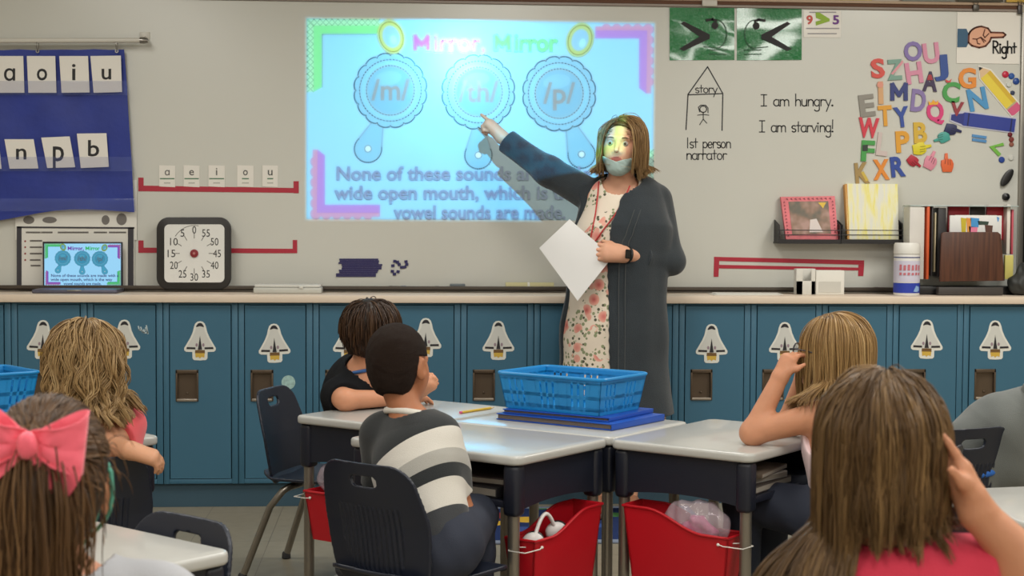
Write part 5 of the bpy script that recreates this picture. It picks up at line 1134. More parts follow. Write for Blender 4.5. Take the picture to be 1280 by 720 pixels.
# ------------------------------------------------------------------ chairs
def make_chair():
    t = thing('school_chair', 'x', 'chair', (0, 0, 0), 'school chairs')
    def ysurf(X, Z): return -.155-.16*(Z-.36)-.10*np.clip(Z-.50, 0, 1)+.75*X*X
    def fback(P):
        X, Y, Z = P.T; v = (Z-.335)/.325
        hw = .155+.022*np.sin(np.clip(v, 0, 1)*pi*.9)-.022*np.clip(v-.55, 0, 1)*2
        q = np.stack([np.abs(X)-(hw-.05), np.abs(Z-.4975)-(.1625-.05)], 1); o = np.linalg.norm(np.maximum(q, 0), axis=1)+np.minimum(q.max(1), 0)-.05
        rib = .0022*np.clip(np.sin(X*2*pi/.0165)*2, -1, 1)*((np.abs(X) < .105-.25*np.clip(.45-Z, 0, 1)) & (Z > .375) & (Z < .545))
        sl = np.abs(Y-ysurf(X, Z))*.93-.0048-rib*(Y < ysurf(X, Z))
        hole = np.sqrt(np.maximum(np.abs(X)-.030, 0)**2+(Z-.612-.6*X*X)**2)-.014
        return np.maximum(np.maximum(sl, o), -hole)
    b = mesh_sdf('backrest', fback, (-.2, -.25, .33), (.2, -.08, .67), .0034, M_chair, t)
    def fseat(P):
        X, Y, Z = P.T; zs = .362-.018*np.exp(-((Y+.03)/.13)**2)*np.exp(-(X/.12)**2)-.5*np.clip(Y-.13, 0, 1)*np.clip((Y-.13)/.06, 0, 1)+.35*np.clip(-.13-Y, 0, 1)
        q = np.stack([np.abs(X)-(.19-.07-.02*np.clip(-Y/.17, 0, 1)), np.abs(Y)-(.185-.07)], 1); o = np.linalg.norm(np.maximum(q, 0), axis=1)+np.minimum(q.max(1), 0)-.07
        return np.maximum(np.abs(Z-zs)-.0055, o)
    mesh_sdf('seat', fseat, (-.2, -.2, .31), (.2, .2, .39), .0036, M_chair, t)
    for sx in (-1, 1):
        for y0, y1, y2 in ((.10, .15, .20), (-.08, -.15, -.235)):
            mb = MB(); P = [(sx*.06, y0*.8, .332), (sx*.135, y0, .330), (sx*.150, y0+(y1-y0)*.25, .318), (sx*.157, y1*.9+y0*.1, .26), (sx*.185, y2, .012)]
            mb.tube(P, .0125, 12); l = obj('leg', mb, M_leg, t); obj('glide', MB().lathe([(.014, 0), (.017, .003), (.016, .02), (.012, .026)], (sx*.185, y2, .0005), 14), M_glide, l)
    mb = MB(); mb.box((0, .09, .335), (.22, .03, .014), .003); mb.box((0, -.07, .335), (.22, .03, .014), .003); obj('seat_bracket', mb, mat('bracket_black', (28, 28, 30), .5), t)
    return t
_c = make_chair()
def chair(x, y, th, lab, first=[True]):
    o = _c if first[0] else copy_tree(_c); first[0] = False; o['label'] = lab; return place(o, (x, y, 0), R_(th))
CB = cl(.30, .23)-v_*.43+u_*.0; chair(CB[0]+.098, CB[1]-.085, TH-2, 'navy plastic chair with a ribbed back under the boy in the striped shirt')
CA = DA-u_*.60; chair(-.272, 5.585, -110, 'navy chair with a handle slot at the left of the black-shirted boy\'s desk')
CG = DG-gf*.44; chair(CG[0]-.075, CG[1]+.0, math.degrees(atan2(-gf[0], gf[1]))-12, 'navy chair over whose back the wavy-haired girl rests her arm')
CE = EF+ea*.30-eb*.06; chair(-.58, 3.08, math.degrees(atan2(-eb[0], eb[1])), 'navy chair tucked in behind the empty desk near the girl with the pink bow')
CD = DD+u_*.45; chair(CD[0], CD[1], TH+90, 'navy chair under the blond girl with glasses')
HF = nz((-.35, .94)); CH = np.array((1.62, 4.72)); chair(CH[0], CH[1], math.degrees(atan2(-HF[0], HF[1])), 'navy chair under the child in the grey hoodie')

# ------------------------------------------------------------------ red bins hung between the desk legs
M_bin = mat('bin_red', (186, 20, 34), .36, spec=.5, bump=.03, bscale=200)
def deskpt(c, th, x, y, z):
    a = R_(th); return np.array((c[0]+x*cos(a)-y*sin(a), c[1]+x*sin(a)+y*cos(a), z))
def red_bin(c, th, sx, tall, lab):
    """hung along the side x = sx*.305 of a desk; tall end at y = tall*"""
    t = thing('book_bin', lab, 'bin', deskpt(c, th, sx*.27, 0, .25), 'red bins under the desks'); L, zb = .168, .25
    T = lambda x, y, z: deskpt(c, th, sx*x, y*tall, z)
    def top(y): s = np.clip((y/L+.55)/1.1, 0, 1); return .405+.055*(s*s*(3-2*s))
    ys = np.linspace(-L, L, 17); mb = MB()
    def wall(x0, x1, th_):                              # long side: outline with the swooping top edge, tapered below
        P = [T(x1, y, top(y)) for y in ys]+[T(x0, L-.02, zb), T(x0, -L+.02, zb)]; mb.prism(P, tuple(deskpt((0, 0), th, -sx*th_, 0, 0)), 0)
    wall(.300, .318, .005); wall(.235, .222, .005)
    for y, zt in ((L, top(L)), (-L, top(-L))):
        s = 1 if y > 0 else -1; mb.prism([T(.222, y, zt), T(.318, y, zt), T(.300, y-s*.02, zb), T(.235, y-s*.02, zb)], tuple(deskpt((0, 0), th, 0, -s*.005*tall, 0)), 0)
    mb.prism([T(.235, -L+.02, zb), T(.300, -L+.02, zb), T(.300, L-.02, zb), T(.235, L-.02, zb)], (0, 0, .005), 0)
    obj('tub', mb, M_bin, t, smooth=20)
    mb = MB(); mb.tube([T(.320, y, top(y)) for y in ys]+[T(.220, y, top(y)) for y in ys[::-1]], .0042, 8, closed=True); obj('rim', mb, M_bin, t)
    for y in (-.18,):
        mb = MB(); mb.tube([T(.322, -L+.028, .386), T(.328, -L+.01, .384), T(.318, -.213, .382), T(.268, -.218, .383), T(.25, -.19, .385), T(.31, -L+.02, .387)], .0016, 6); mb.ball(T(.323, -L+.028, .386), .0045, 10); obj('zip_tie', mb, mat('tie_white', (224, 222, 216), .4), t)
    return T
TB = red_bin(DB, TH, 1, 1, 'red bin holding white headphones, under the striped boy\'s desk')
TD = red_bin(DD, TH+90, -1, 1, 'red bin holding a clear bag of pink things, under the blond girl\'s desk')
TA = red_bin(DA, TH-90, 1, 1, 'red bin under the desk of the boy in the black shirt')
# headphones in the first bin
t = thing('headphones', 'white headphones with dark pads lying in the red bin', 'headphones', TB(.27, -.09, .36))
mb = MB(); c0 = TB(.265, -.10, .385); c1 = TB(.275, .0, .40)
mb.tube([c0+(c1-c0)*s+np.array((0, 0, .065*sin(pi*s))) for s in np.linspace(0, 1, 14)], .0055, 10); obj('headband', mb, mat('headphone_white', (226, 222, 220), .35), t)
for c in (c0, c1):
    obj('ear_cup', MB().ball(c, .032, 20, (1, .55, .9)), mat('headphone_white', (226, 222, 220)), t); obj('pad', MB().ball(c+np.array((.004, .016, .004)), .029, 20, (1, .5, .9)), M_black, t)
# crumpled clear bags
mbag = mat('clear_bag', (214, 196, 208), .10, spec=.6, alpha=.36, coat=.6, coat_r=.06, bump=.9, bscale=26)
def bag(c, r, lab, grp, seed, M=None):
    t = thing('plastic_bag', lab, 'bag', c-np.array((0, 0, r[2])), grp); mesh_sdf('bag', noisef(ell(c, r, M), .007, 45, seed), c-max(r)*1.25, c+max(r)*1.25, .005, mbag, t)
    obj_ = noisef(ell(c-np.array((0, 0, r[2]*.25)), np.array(r)*.5, M), .01, 60, seed+1); mesh_sdf('pink_contents', obj_, c-max(r), c+max(r), .005, mat('bag_pink', (196, 92, 140), .5, var=.3, vscale=40), t)
Md = np.array(Matrix.Rotation(R_(TH+90), 3, 'Z')); bag(TD(.270, -.045, .430), (.036, .105, .060), 'crumpled clear bag with pink contents in the red bin under the blond girl\'s desk', 'clear bags in the bins', 3, Md)
Ma = np.array(Matrix.Rotation(R_(TH-90), 3, 'Z')); bag(TA(.262, -.10, .440), (.034, .052, .058), 'small crumpled clear bag with pink contents by the black-shirted boy\'s desk leg', 'clear bags in the bins', 9, Ma)

# ------------------------------------------------------------------ blue folders, baskets, pencil, desk contents
M_fold = mat('folder_blue', (24, 78, 176), .35, var=.04); M_pages = mat('page_edges', (120, 108, 98), .8, bump=.4, bscale=400)
def slabrot(mb, c, d, th, bev=.003): mb.box(c, d, bev, 2, Matrix.Rotation(R_(th), 3, 'Z')); return mb
pc_ = at_z(765, 539, DH); FC = np.array(pc_[:2])
def folder(c, w, d, th, z, h, lab):
    t = thing('folder', lab, 'folder', (c[0], c[1], z), 'blue folders under the basket'); a = R_(th); L = lambda x, y: (c[0]+x*cos(a)-y*sin(a), c[1]+x*sin(a)+y*cos(a))
    obj('pages', slabrot(MB(), (*L(-.004, .004), z+h/2), (w-.010, d-.006, h-.006), th, .001), M_pages, t, smooth=0)
    mb = MB(); slabrot(mb, (c[0], c[1], z+h-.0016), (w, d, .003), th, .001); slabrot(mb, (c[0], c[1], z+.0016), (w, d, .003), th, .001); slabrot(mb, (*L(w/2-.0015, 0), z+h/2), (.003, d, h), th, .001)
    obj('cover', mb, M_fold, t)
fc = FC-u_*.215+v_*.155
folder(fc, .43, .31, TH, DH+.0008, .020, 'lower, larger blue folder with dark page edges under the blue basket'); folder(fc-u_*.015+v_*.01, .385, .285, TH+3, DH+.0215, .013, 'upper blue folder directly under the blue basket')
M_bask = mat('basket_blue', (20, 132, 198), .38, spec=.5)
def basket(c, th, z, w, d, h, lab):
    t = thing('plastic_basket', lab, 'basket', (c[0], c[1], z), 'blue plastic baskets'); tp = .018; a = R_(th); M3 = Matrix.Rotation(a, 3, 'Z')
    W = lambda x, y, zz: (c[0]+x*cos(a)-y*sin(a), c[1]+x*sin(a)+y*cos(a), z+zz)
    mb = MB(); mb.box(W(0, 0, .003), (w-2*tp, d-2*tp, .005), .001, 2, M3)
    n = 12
    obj('base', mb, M_bask, t)
    for axis, half, other in (('x', w/2, d/2), ('y', d/2, w/2)):
        for s in (-1, 1):
            mb = MB()
            def pt(q, zz, o=0):
                k = zz/h; inset = tp*(1-k); A, B = (half-inset)*q, s*(other-inset-o); return W(A, B, zz) if axis == 'x' else W(B, A, zz)
            bars = [(0, h*.20), (h*.42, h*.52), (h*.84, h)]
            for z0, z1 in bars: 
                P = [pt(-1, z0), pt(1, z0), pt(1, z1), pt(-1, z1)]; o_ = np.array(pt(0, h*.5, .0035))-np.array(pt(0, h*.5, 0)); mb.prism(P, tuple(o_), 0)
            m_ = int(round(half*2/.024)); 
            for k in range(m_+1):
                q = -1+2*k/m_; wq = .0080/half; q0, q1 = max(-1, q-wq), min(1, q+wq)
                if k % 5 == 0: q0, q1 = max(-1, q-wq*2.2), min(1, q+wq*2.2)
                mb.prism([pt(q0, .01), pt(q1, .01), pt(q1, h-.012), pt(q0, h-.012)], tuple(o_), 0)
            obj('side_wall', mb, M_bask, t, smooth=0)
    mb = MB(); R2 = []
    for cx, cy, a0 in ((w/2-.02, d/2-.02, 0), (-w/2+.02, d/2-.02, 90), (-w/2+.02, -d/2+.02, 180), (w/2-.02, -d/2+.02, 270)): R2 += [W(cx+.025*cos(R_(a0+18*k)), cy+.025*sin(R_(a0+18*k)), h) for k in range(6)]
    mb.tube(R2, .0055, 8, closed=True); obj('rim', mb, M_bask, t); return t
pb = at_z(748, 520, DH+.036); bc = np.array(pb[:2])-u_*.172+v_*.115
basket(bc, TH, DH+.0352, .385, .265, .112, 'bright blue slotted plastic basket on the folders in the middle of the desks')
basket((-1.40, 5.16), math.degrees(atan2(-gf[0], gf[1])), DH+.001, .36, .26, .125, 'bright blue plastic tub at the far left edge behind the wavy-haired girl')
a, b = at_z(575, 517.5, DH), at_z(618, 511, DH); a[2] = b[2] = DH+.0045; dv = b-a
t = thing('pencil', 'yellow pencil lying on the desk between the boys and the basket', 'pencil', (a+b)/2-np.array((0, 0, .004)))
obj('barrel', MB().tube([a+dv*.05, a+dv*.88], .0042, 6), mat('pencil_barrel', (214, 176, 60), .4), t); obj('point', MB().tube([a+dv*.88, a+dv], [.0042, .0006], 10), mat('pencil_wood', (222, 190, 150)), t); obj('eraser', MB().tube([a, a+dv*.05], .0042, 10), mat('eraser_pink', (214, 92, 132)), t)
def in_desk(c, th, x, y, z, d, col, lab, rz=0):
    p = deskpt(c, th, x, y, z); t = thing('book', lab, 'book', p, 'books inside the desks'); m_ = mat('dk_%d_%d_%d' % col, col, .6)
    mb = MB(); slabrot(mb, (p[0], p[1], z+d[2]/2), d, th+rz, .002); obj('cover', mb, m_, t); mb = MB(); slabrot(mb, (p[0], p[1], z+d[2]/2), (d[0]*.97, d[1]+.002, d[2]*.6), th+rz, 0); obj('pages', mb, mat('pages_grey', (150, 144, 134), .8), t, smooth=0)
zf = DH-.155+.029
in_desk(DD, TH+90, -.10, -.05, zf, (.26, .28, .022), (70, 62, 58), 'dark book lowest in the open shelf of the blond girl\'s desk', 3); in_desk(DD, TH+90, -.11, -.045, zf+.023, (.24, .27, .018), (188, 186, 180), 'pale book on the dark one in the blond girl\'s desk', -5); in_desk(DD, TH+90, -.10, -.06, zf+.042, (.22, .26, .014), (110, 96, 84), 'brown book topmost in the open shelf of the blond girl\'s desk', 8)
in_desk(DB, TH, .08, -.05, zf, (.27, .28, .03), (34, 32, 36), 'black book lowest in the open shelf of the striped boy\'s desk', -2); in_desk(DB, TH, .09, -.04, zf+.031, (.25, .27, .02), (54, 44, 46), 'dark maroon book on top in the striped boy\'s desk', 4)
# ------------------------------------------------------------------ people
SK_light = skin('skin_light', (200, 142, 110)); SK_tan = skin('skin_tan', (172, 114, 82)); SK_pale = skin('skin_pale', (198, 146, 114))
def fabric(name, rgb, var=.06): return mat(name, rgb, .85, spec=.2, bump=.25, bscale=420, var=var, vscale=10, sheen=.2 if max(rgb) > 70 else 0)
def tri(f): f = nz([f[0], f[1], 0]); return f, V3(f[1], -f[0], 0), V3(0, 0, 1)
def seat_legs(P, f, r, spread=.085, reach=.31, out=.0):
    f, r_, z = tri(f); J = {}
    for s, n in ((-1, 'L'), (1, 'R')):
        h = P+r_*s*.072-z*.01; k = P+f*reach+r_*s*(spread+out)+z*.01; k[2] = max(k[2], .445); a = V3(*(k+f*.015)); a[2] = .075; J[n] = (h, k, a)
    return J
def shoe(root, a, f, c1, c2, L=.19):
    f, r_, z = tri(f); b = V3(a[0], a[1], 0)
    up = U(cap(b-f*.02+z*.045, b+f*(L-.09)+z*.035, .034, .030), cap(b+z*.05, b+z*.085, .036, .040), k=.02); up = I(up, plane(b+z*.014, -z))
    sole = I(U(cap(b-f*.025+z*.01, b+f*(L-.08)+z*.01, .037, .034)), plane(b+z*.018, z), plane(b+z*.001, -z))
    s = mesh_sdf('shoe', up, b-.12-f*.05, b+.12+f*.14+z*.15, .005, c1, root); mesh_sdf('sole', sole, b-.12-f*.05, b+.12+f*.14, .005, c2, s)
def child(label, P, f, C, N, H, HM, S, arms, sk, s=.92, shirt=None, sleeve=.62, hem=None, pants=None, group=None, vox=.0045, neck_r=.040, wid=1., legs=None, collar=None, shirt_noise=.003, neck_cut=.066, shoes=((60, 62, 70), (200, 200, 196)), sleeveless=False, name='person', reach=.31, long=False):
    """seated child from joints: pelvis P, facing f, chest C, neck N, head H, shoulders S=(L,R), arms=((elbow, wrist, hand kwargs) x2)"""
    f, r_, z = tri(f); root = thing(name, label, 'person', (P[0], P[1], 0), group); ax = nz(N-P)
    fl = nz(f-ax*(f@ax))
    tor = lambda g: U(ecap(P, P+(C-P)*.6, (.128+g)*wid, (.112+g)*wid, fl, .78), ecap(P+(C-P)*.5, C, (.112+g)*wid, (.118+g)*wid, fl, .78), cap(S[0]*.86+S[1]*.14-z*.01, S[1]*.86+S[0]*.14-z*.01, .048+g), ecap(C, N-ax*.045, (.115+g)*wid, (.075+g)*wid, fl, .8), k=.06)
    LJ = seat_legs(P, f, r_, reach=reach) if legs is None else legs
    leg = lambda g: U(*[U(cap(h, k, .072+g, .052+g), cap(k, a, .050+g, .034+g), k=.02) for h, k, a in LJ.values()], k=.03)
    armf = [U(cap(S[i], arms[i][0], .040, .034), cap(arms[i][0], arms[i][1], .034, .0235), k=.02) for i in (0, 1)]
    hands = [hand(arms[i][1], side=arms[i][2].pop('side', 1 if i else -1), **arms[i][2]) for i in (0, 1) if arms[i][2]]
    neck = cap(N-ax*.03, H-HM[:, 2]*.05-HM[:, 1]*.015, neck_r*1.12, neck_r)
    body = U(U(tor(-.004), neck, *armf, k=.03), leg(-.004), k=.03)
    hd = head(H, HM, s); body = U(body, hd, k=.014)
    if hands: body = U(body, *hands, k=.010)
    pts = np.array([P, C, N, H, *S, *[a[0] for a in arms], *[a[1] for a in arms], *[q for j in LJ.values() for q in j]])
    lo, hi = pts.min(0)-.17, pts.max(0)+.17
    mesh_sdf('body', body, lo, hi, vox, sk, root)
    if pants is not None:
        pf = U(leg(.010), ecap(P-ax*.03, P+ax*.07, .140*wid, .128*wid, fl, .80), k=.04)
        cut = [plane(a+z*.02, -z) for h, k, a in LJ.values()]
        pf = I(wrinkle(pf, .003, (.3, .3, 1), 60, 3), plane(P+ax*.085, nz(ax-f*(f@ax))))
        mesh_sdf('trousers', pf, lo-.03, hi+.03, .006, pants, root)
    if shirt is not None:
        parts = [tor(.012)]
        if not sleeveless:
            for i in (0, 1):
                e = S[i]+(arms[i][0]-S[i])*min(1, sleeve); q = [cap(S[i], e, .054, .050)]
                if long: q = [cap(S[i], arms[i][0], .054, .046), cap(arms[i][0], arms[i][1]-(arms[i][1]-arms[i][0])*.06, .046, .036)]
                parts.append(U(*q, k=.02))
        sf = U(*parts, k=.035)
        for i in (0, 1):
            if not long and not sleeveless:
                e = S[i]+(arms[i][0]-S[i])*min(1, sleeve); dv = nz(arms[i][0]-S[i]); d2 = I(plane(e, -dv), cap(e, arms[i][0]+dv*.1, .08)); sf = D(sf, d2)
        if sleeveless:
            for i in (0, 1): sf = D(sf, ell(S[i]+(S[i]-N)*.25-z*.02, (.052, .052, .075)))
        sf = D(sf, U(cap(N+ax*.005+fl*.012, H, neck_cut, neck_cut)))
        sf = I(sf, plane(hem if hem is not None else P-ax*.005, -ax))
        sf = wrinkle(sf, shirt_noise, ax, 38, 5)
        sh = mesh_sdf('shirt', sf, lo-.03, hi+.03, .0048, shirt, root)
        if collar is not None:
            rg = []
            for t in np.linspace(0, 2*pi, 28, endpoint=False):
                dd = r_*cos(t)+fl*sin(t)*.9; p = N+dd*.066+ax*(.012-.022*max(0, sin(t))); rg.append(p)
            for _ in range(1): obj('collar', MB().tube(rg, .0095, 10, closed=True), collar, sh)
    for n, (h, k, a) in LJ.items(): shoe(root, a, f, mat('shoe_%d_%d' % shoes[0][:2], shoes[0], .6), mat('sole_%d' % shoes[1][0], shoes[1], .7))
    solid = U(ell(H+HM@(np.array((0, -.014, .036))*s), np.array((.078, .099, .091))*s, HM), ell(H+HM@(np.array((0, .03, -.035))*s), np.array((.060, .062, .07))*s, HM), neck, tor(.014), cap(S[0], arms[0][0], .056, .05), cap(S[1], arms[1][0], .056, .05), k=.02)
    return root, solid
def skull(H, HM, s, k=1.03): return H+HM@(np.array((0, -.014, .036))*s), np.array((.076, .097, .089))*s*k
def hair_cap(root, H, HM, s, f_mask, m, thick=.006, noise=.0012, vox=.0032, name='hair', low=None):
    """close-fitting hair as one solid over the skull, cut at the hairline"""
    c, r = skull(H, HM, s, 1.0); g = ell(c, r+thick, HM); g2 = U(g, ell(H+HM@(np.array((0, -.03, -.01))*s), np.array((.066, .070, .075))*s+thick*.8, HM), k=.02)
    fn = lambda P: np.maximum(noisef(g2, noise, 320, 2)(P), f_mask((P-H)@HM/s))
    return mesh_sdf(name, fn, H-.15, H+.15, vox, m, root)
def hairline(q):                                        # >0 outside the hair (local head coordinates, s=1)
    x, y, z = q.T; face = np.maximum(y-(.028+.35*np.maximum(z-.035, 0)), -(z-.092+0*y)); front = np.minimum(y-.030-.55*np.maximum(z-.02, 0), .088+.0*y-z)
    ear = np.minimum(y+.022, -(z-.035)); nape = -(z+.070+.35*np.maximum(y+.06, 0)); return np.maximum(np.maximum(front, nape), np.minimum(ear, .5-np.abs(x)*0))
def growmask(back=-1., front=.30, low=-.45):
    def m(v):
        x, y, z = v.T; return (z > low+np.maximum(y, 0)*.9) & (~((y > front) & (z < .62)))
    return m
def head_hair(root, solid, H, HM, s, n, length, m, rad=.0011, part=(0, .1, 1), mask=None, locks=60, amt=.55, wave=0, wf=2, layer=.012, steps=22, grav=.55, seed=1, low=-.35, stiff=1., pull=None, jit=.12, back=.0):
    c, r = skull(H, HM, s); roots, v = scalp_roots(c, HM, r, n, mask or growmask(low=low), seed); rg = np.random.default_rng(seed+5)
    pc = nz(part); d = v*(v@pc)[:, None]-pc[None]; d[:, 1] -= back
    nrm = v/np.array((.076, .097, .089)); nrm /= np.linalg.norm(nrm, axis=1, keepdims=True); d -= nrm*(d*nrm).sum(1, keepdims=True); d /= np.linalg.norm(d, axis=1, keepdims=True)+1e-6
    d = d+nrm*.05+rg.normal(size=d.shape)*jit*.4; d = d@HM.T
    L = length(v, rg) if callable(length) else length*rg.uniform(.86, 1.05, n)
    S = grow(roots, d, L, steps, solid, grav, .0015, stiff, pull, rg.uniform(0, 1, n)**1.5*layer)
    S = clump(S, locks, amt, wave, wf, seed)
    az = np.arctan2(v[:, 0], v[:, 1]+.2); tone = np.clip(.46+.13*np.sin(az*9+seed)+.10*np.sin(az*23+2*seed)+rg.normal(0, .10, n), 0, 1)
    return S, tone
def hand_k(d, n, L=.125, **k): return dict(d=d, n=n, L=L, **k)
# ---- boy in the striped shirt, back to us at the front desk
fB = np.array((.60, .80)); f, r_, z = tri(fB)
P = at_d(532, 672, 4.03); P[2] = .452; C = at_d(521, 585, 4.10); N = at_d(515, 523, 4.15); H = at_d(499, 461, 4.16); HM = head_axes(-32, -6, -4)
S = (N-r_*.100-z*.042, N+r_*.100-z*.050)
EL = S[0]-r_*.035-z*.17+f*.03; ER = S[1]+r_*.02-z*.175+f*.04
WL = EL+f*.13+r_*.06-z*.05; WR = ER+f*.11-r_*.06-z*.06
ms = fabric('shirt_stripes', (200, 198, 190)); nt = ms.node_tree; tcn = nt.nodes.new('ShaderNodeTexCoord'); ax = nz(N-P-r_*.13)
dt = nt.nodes.new('ShaderNodeVectorMath'); dt.operation = 'DOT_PRODUCT'; dt.inputs[1].default_value = tuple(ax); nt.links.new(tcn.outputs['Object'], dt.inputs[0])
zt = (N-np.array((P[0], P[1], 0)))@ax; zb = (P-np.array((P[0], P[1], 0)))@ax
mr_ = nt.nodes.new('ShaderNodeMapRange'); mr_.inputs[1].default_value = zt+.02; mr_.inputs[2].default_value = zb; nt.links.new(dt.outputs['Value'], mr_.inputs[0])
cst = ramp(nt, mr_.outputs[0], [(0, (44, 47, 49)), (.34, (206, 202, 194)), (.52, (164, 162, 156)), (.64, (44, 47, 49)), (.74, (206, 202, 194)), (.95, (62, 64, 68))], 'CONSTANT'); nt.links.new(cst, bsdf(ms).inputs['Base Color'])
root, solid = child('boy with cropped dark hair in a grey striped shirt, seen from behind', P, fB, C, N, H, HM, S, ((EL, WL, hand_k(nz(f+r_*.5), -z)), (ER, WR, hand_k(nz(f-r_*.5), -z))), SK_tan, .93, ms, .85, P-nz(N-P)*.03, mat('jeans_navy', (36, 42, 58), .8, bump=.2, bscale=500), 'pupils at the desks', collar=fabric('collar_white', (214, 210, 202)), shirt_noise=.005, wid=.86, legs=seat_legs(P, np.array((.22, .975)), None, reach=.24))
m_b = mat('hair_buzz_brown', (40, 27, 20), .75, spec=.2, bump=.8, bscale=900)
hc = hair_cap(root, H, HM, .93, hairline, m_b, .0050, .0010)
# ---- boy in the black shirt leaning on the far desk
f, r_, z = tri(u_)
P = V3(-.12, 5.50, .585); N = at_d(450, 470, 5.28); H = at_d(466, 419, 5.26); C = P*.35+N*.65-u_.tolist()[0]*0; C = C+V3(-u_[0]*.02, -u_[1]*.02, .0); HM = head_axes(-62, -4, 8)
S = (N-r_*.115-z*.05+f*.01, N+r_*.115-z*.055)                                             # right shoulder is the near one
ER = at_z(432, 500, DH+.036); WR = at_z(506, 497, DH+.030); EL = S[0]+f*.10-z*.12; EL[2] = DH+.036; WL = at_z(520, 492, DH+.055)
root, solid = child('boy with a brown mop of hair in a black shirt, leaning on his folded arms', P, u_, C, N, H, HM, S, ((EL, WL, hand_k(nz(f-r_*.2+z*.6), -f, curl=(.9, .9, .9, .9))), (ER, WR, hand_k(nz(WR-ER), -z, curl=(.3, .3, .3, .3)))), SK_light, .94, fabric('shirt_black', (17, 18, 22)), .55, None, mat('trousers_grey', (60, 62, 68), .8), 'pupils at the desks', legs={n: (P+r_*s*.07, P+r_*s*.075+f*.03-z*.27, V3(*(P+r_*s*.075-f*.02)[:2], .075)) for s, n in ((-1, 'L'), (1, 'R'))})
hm = hair_mat('hair_mop', (34, 22, 15), (62, 42, 28), (104, 74, 48))
hair_cap(root, H, HM, .94, hairline, hm, .006, .001)
St, tn = head_hair(root, solid, H, HM, .94, 1500, lambda v, rg: .055+.05*np.clip(v[:, 2], 0, 1)*rg.uniform(.8, 1.15, len(v)), hm, part=(.1, -.25, 1), locks=110, amt=.35, layer=.016, steps=12, grav=.28, seed=11, low=-.62)
strand_mesh('hair_strands', St, .0016, hm, root, tones=tn)
o = obj('neck_strap', MB().tube([N+r_*.05*cos(t)+f*.05*sin(t)+z*(.012+.012*sin(t)) for t in np.linspace(0, 2*pi, 24, endpoint=False)], .006, 8, closed=True), mat('strap_blue', (40, 90, 150), .6), root, label='blue strap round the neck')
# ---- wavy-haired girl in coral, arm over the chair back
f, r_, z = tri(gf)
P = np.array((*(DG-gf*.43), .455))+V3(-.01, .01, 0); H = at_d(103, 455, 4.22); N = H+V3(.01, -.02, -.125); C = P*.4+N*.6; HM = head_axes(30, -4, 3)
S = (N-r_*.118-z*.045, N+r_*.118-z*.045); ER = at_d(133, 560, 4.13); WR = at_d(163, 563, 3.99); EL = S[0]-z*.16+f*.09; WL = EL+f*.15+r_*.05+z*.04
root, solid = child('girl with wavy dark-blond hair in a coral top, one arm over her chair back', P, gf, C, N, H, HM, S, ((EL, WL, hand_k(f, -z)), (ER, WR, hand_k(nz(at_d(200, 574, 4.0)-WR), nz(V3(-.2, .4, -1)), L=.12, curl=(.5, .55, .6, .6), spread=.08))), SK_pale, .94, fabric('top_coral', (226, 92, 100)), .60, None, mat('jeans_navy', (36, 42, 58)), 'pupils at the desks')
hw = hair_mat('hair_dark_blond', (104, 80, 52), (164, 134, 92), (212, 184, 138))
hair_cap(root, H, HM, .94, hairline, hw, .005, .001)
St, tn = head_hair(root, solid, H, HM, .94, 3600, lambda v, rg: (.21+.06*np.clip(v[:, 2], -.2, 1))*rg.uniform(.8, 1.08, len(v)), hw, part=(.1, .15, 1), locks=75, amt=.6, wave=.015, wf=2.1, layer=.030, steps=26, grav=.34, seed=21, low=-.5, jit=.2)
strand_mesh('hair_strands', St, .0016, hw, root, tones=tn)
# ---- girl with the pink bow, close to us at the left
fb = np.array((-.22, .975)); f, r_, z = tri(fb)
H = at_d(60, 612, 2.02); N = H+V3(.022, .0, -.125); P = np.array((N[0]-.02, N[1]-.03, .455)); C = P*.4+N*.6; HM = head_axes(10, -2, 2)
S = (N-r_*.120-z*.04, N+r_*.125-z*.035); EL = S[0]-z*.17+f*.08; ER = S[1]-z*.17+f*.08; WL = EL+f*.16; WR = ER+f*.16
root, solid = child('girl with a pink hair bow and brown ponytail in a grey top', P, fb, C, N, H, HM, S, ((EL, WL, hand_k(f, -z)), (ER, WR, hand_k(f, -z))), SK_light, .93, fabric('top_heather_grey', (178, 180, 186)), .9, None, mat('trousers_grey', (60, 62, 68)), 'pupils at the desks', vox=.0038, neck_r=.036)
hb_ = hair_mat('hair_warm_brown', (48, 32, 20), (92, 66, 42), (142, 108, 72))
hair_cap(root, H, HM, .93, hairline, hb_, .004, .0008, .003)
c, r = skull(H, HM, .93, 1.045); tie = c+HM@(np.array((-.012, -.108, .030))*.93)
roots, v = scalp_roots(c, HM, r, 2600, lambda v: growmask(front=.38, low=-.62)(v) & ~((np.abs(v[:, 0]) > .72) & (v[:, 2] < .16) & (v[:, 1] > -.32)), 31); rg = np.random.default_rng(32)
T_ = 16; t = np.linspace(0, 1, T_)[None, :, None]; tgt = tie+rg.normal(size=roots.shape)*.007; Ln = roots[:, None]*(1-t)+tgt[:, None]*t
loc = ((Ln-c)@HM)/r; nn = np.linalg.norm(loc, axis=2, keepdims=True); lift = 1.0+.05*rg.uniform(size=(len(roots), 1, 1)); loc = np.where(nn < lift, loc/nn*lift, loc)
Ln = (loc*r)@HM.T+c; Ln[:, -1] = tgt; Ln[:, 1:-1] += rg.normal(size=(len(roots), 1, 3))*.0012*np.sin(pi*t[:, 1:-1])
strand_mesh('hair_strands', Ln, .0011, hb_, root, tones=np.clip(rg.normal(.4, .2, len(roots)), 0, 1))
n = 2400; rg = np.random.default_rng(40); r0 = tie+(rg.normal(size=(n, 3))*np.array((.010, .006, .010))); d0 = (HM@np.array((-.1, -1., .25)))[None]+rg.normal(size=(n, 3))*.34
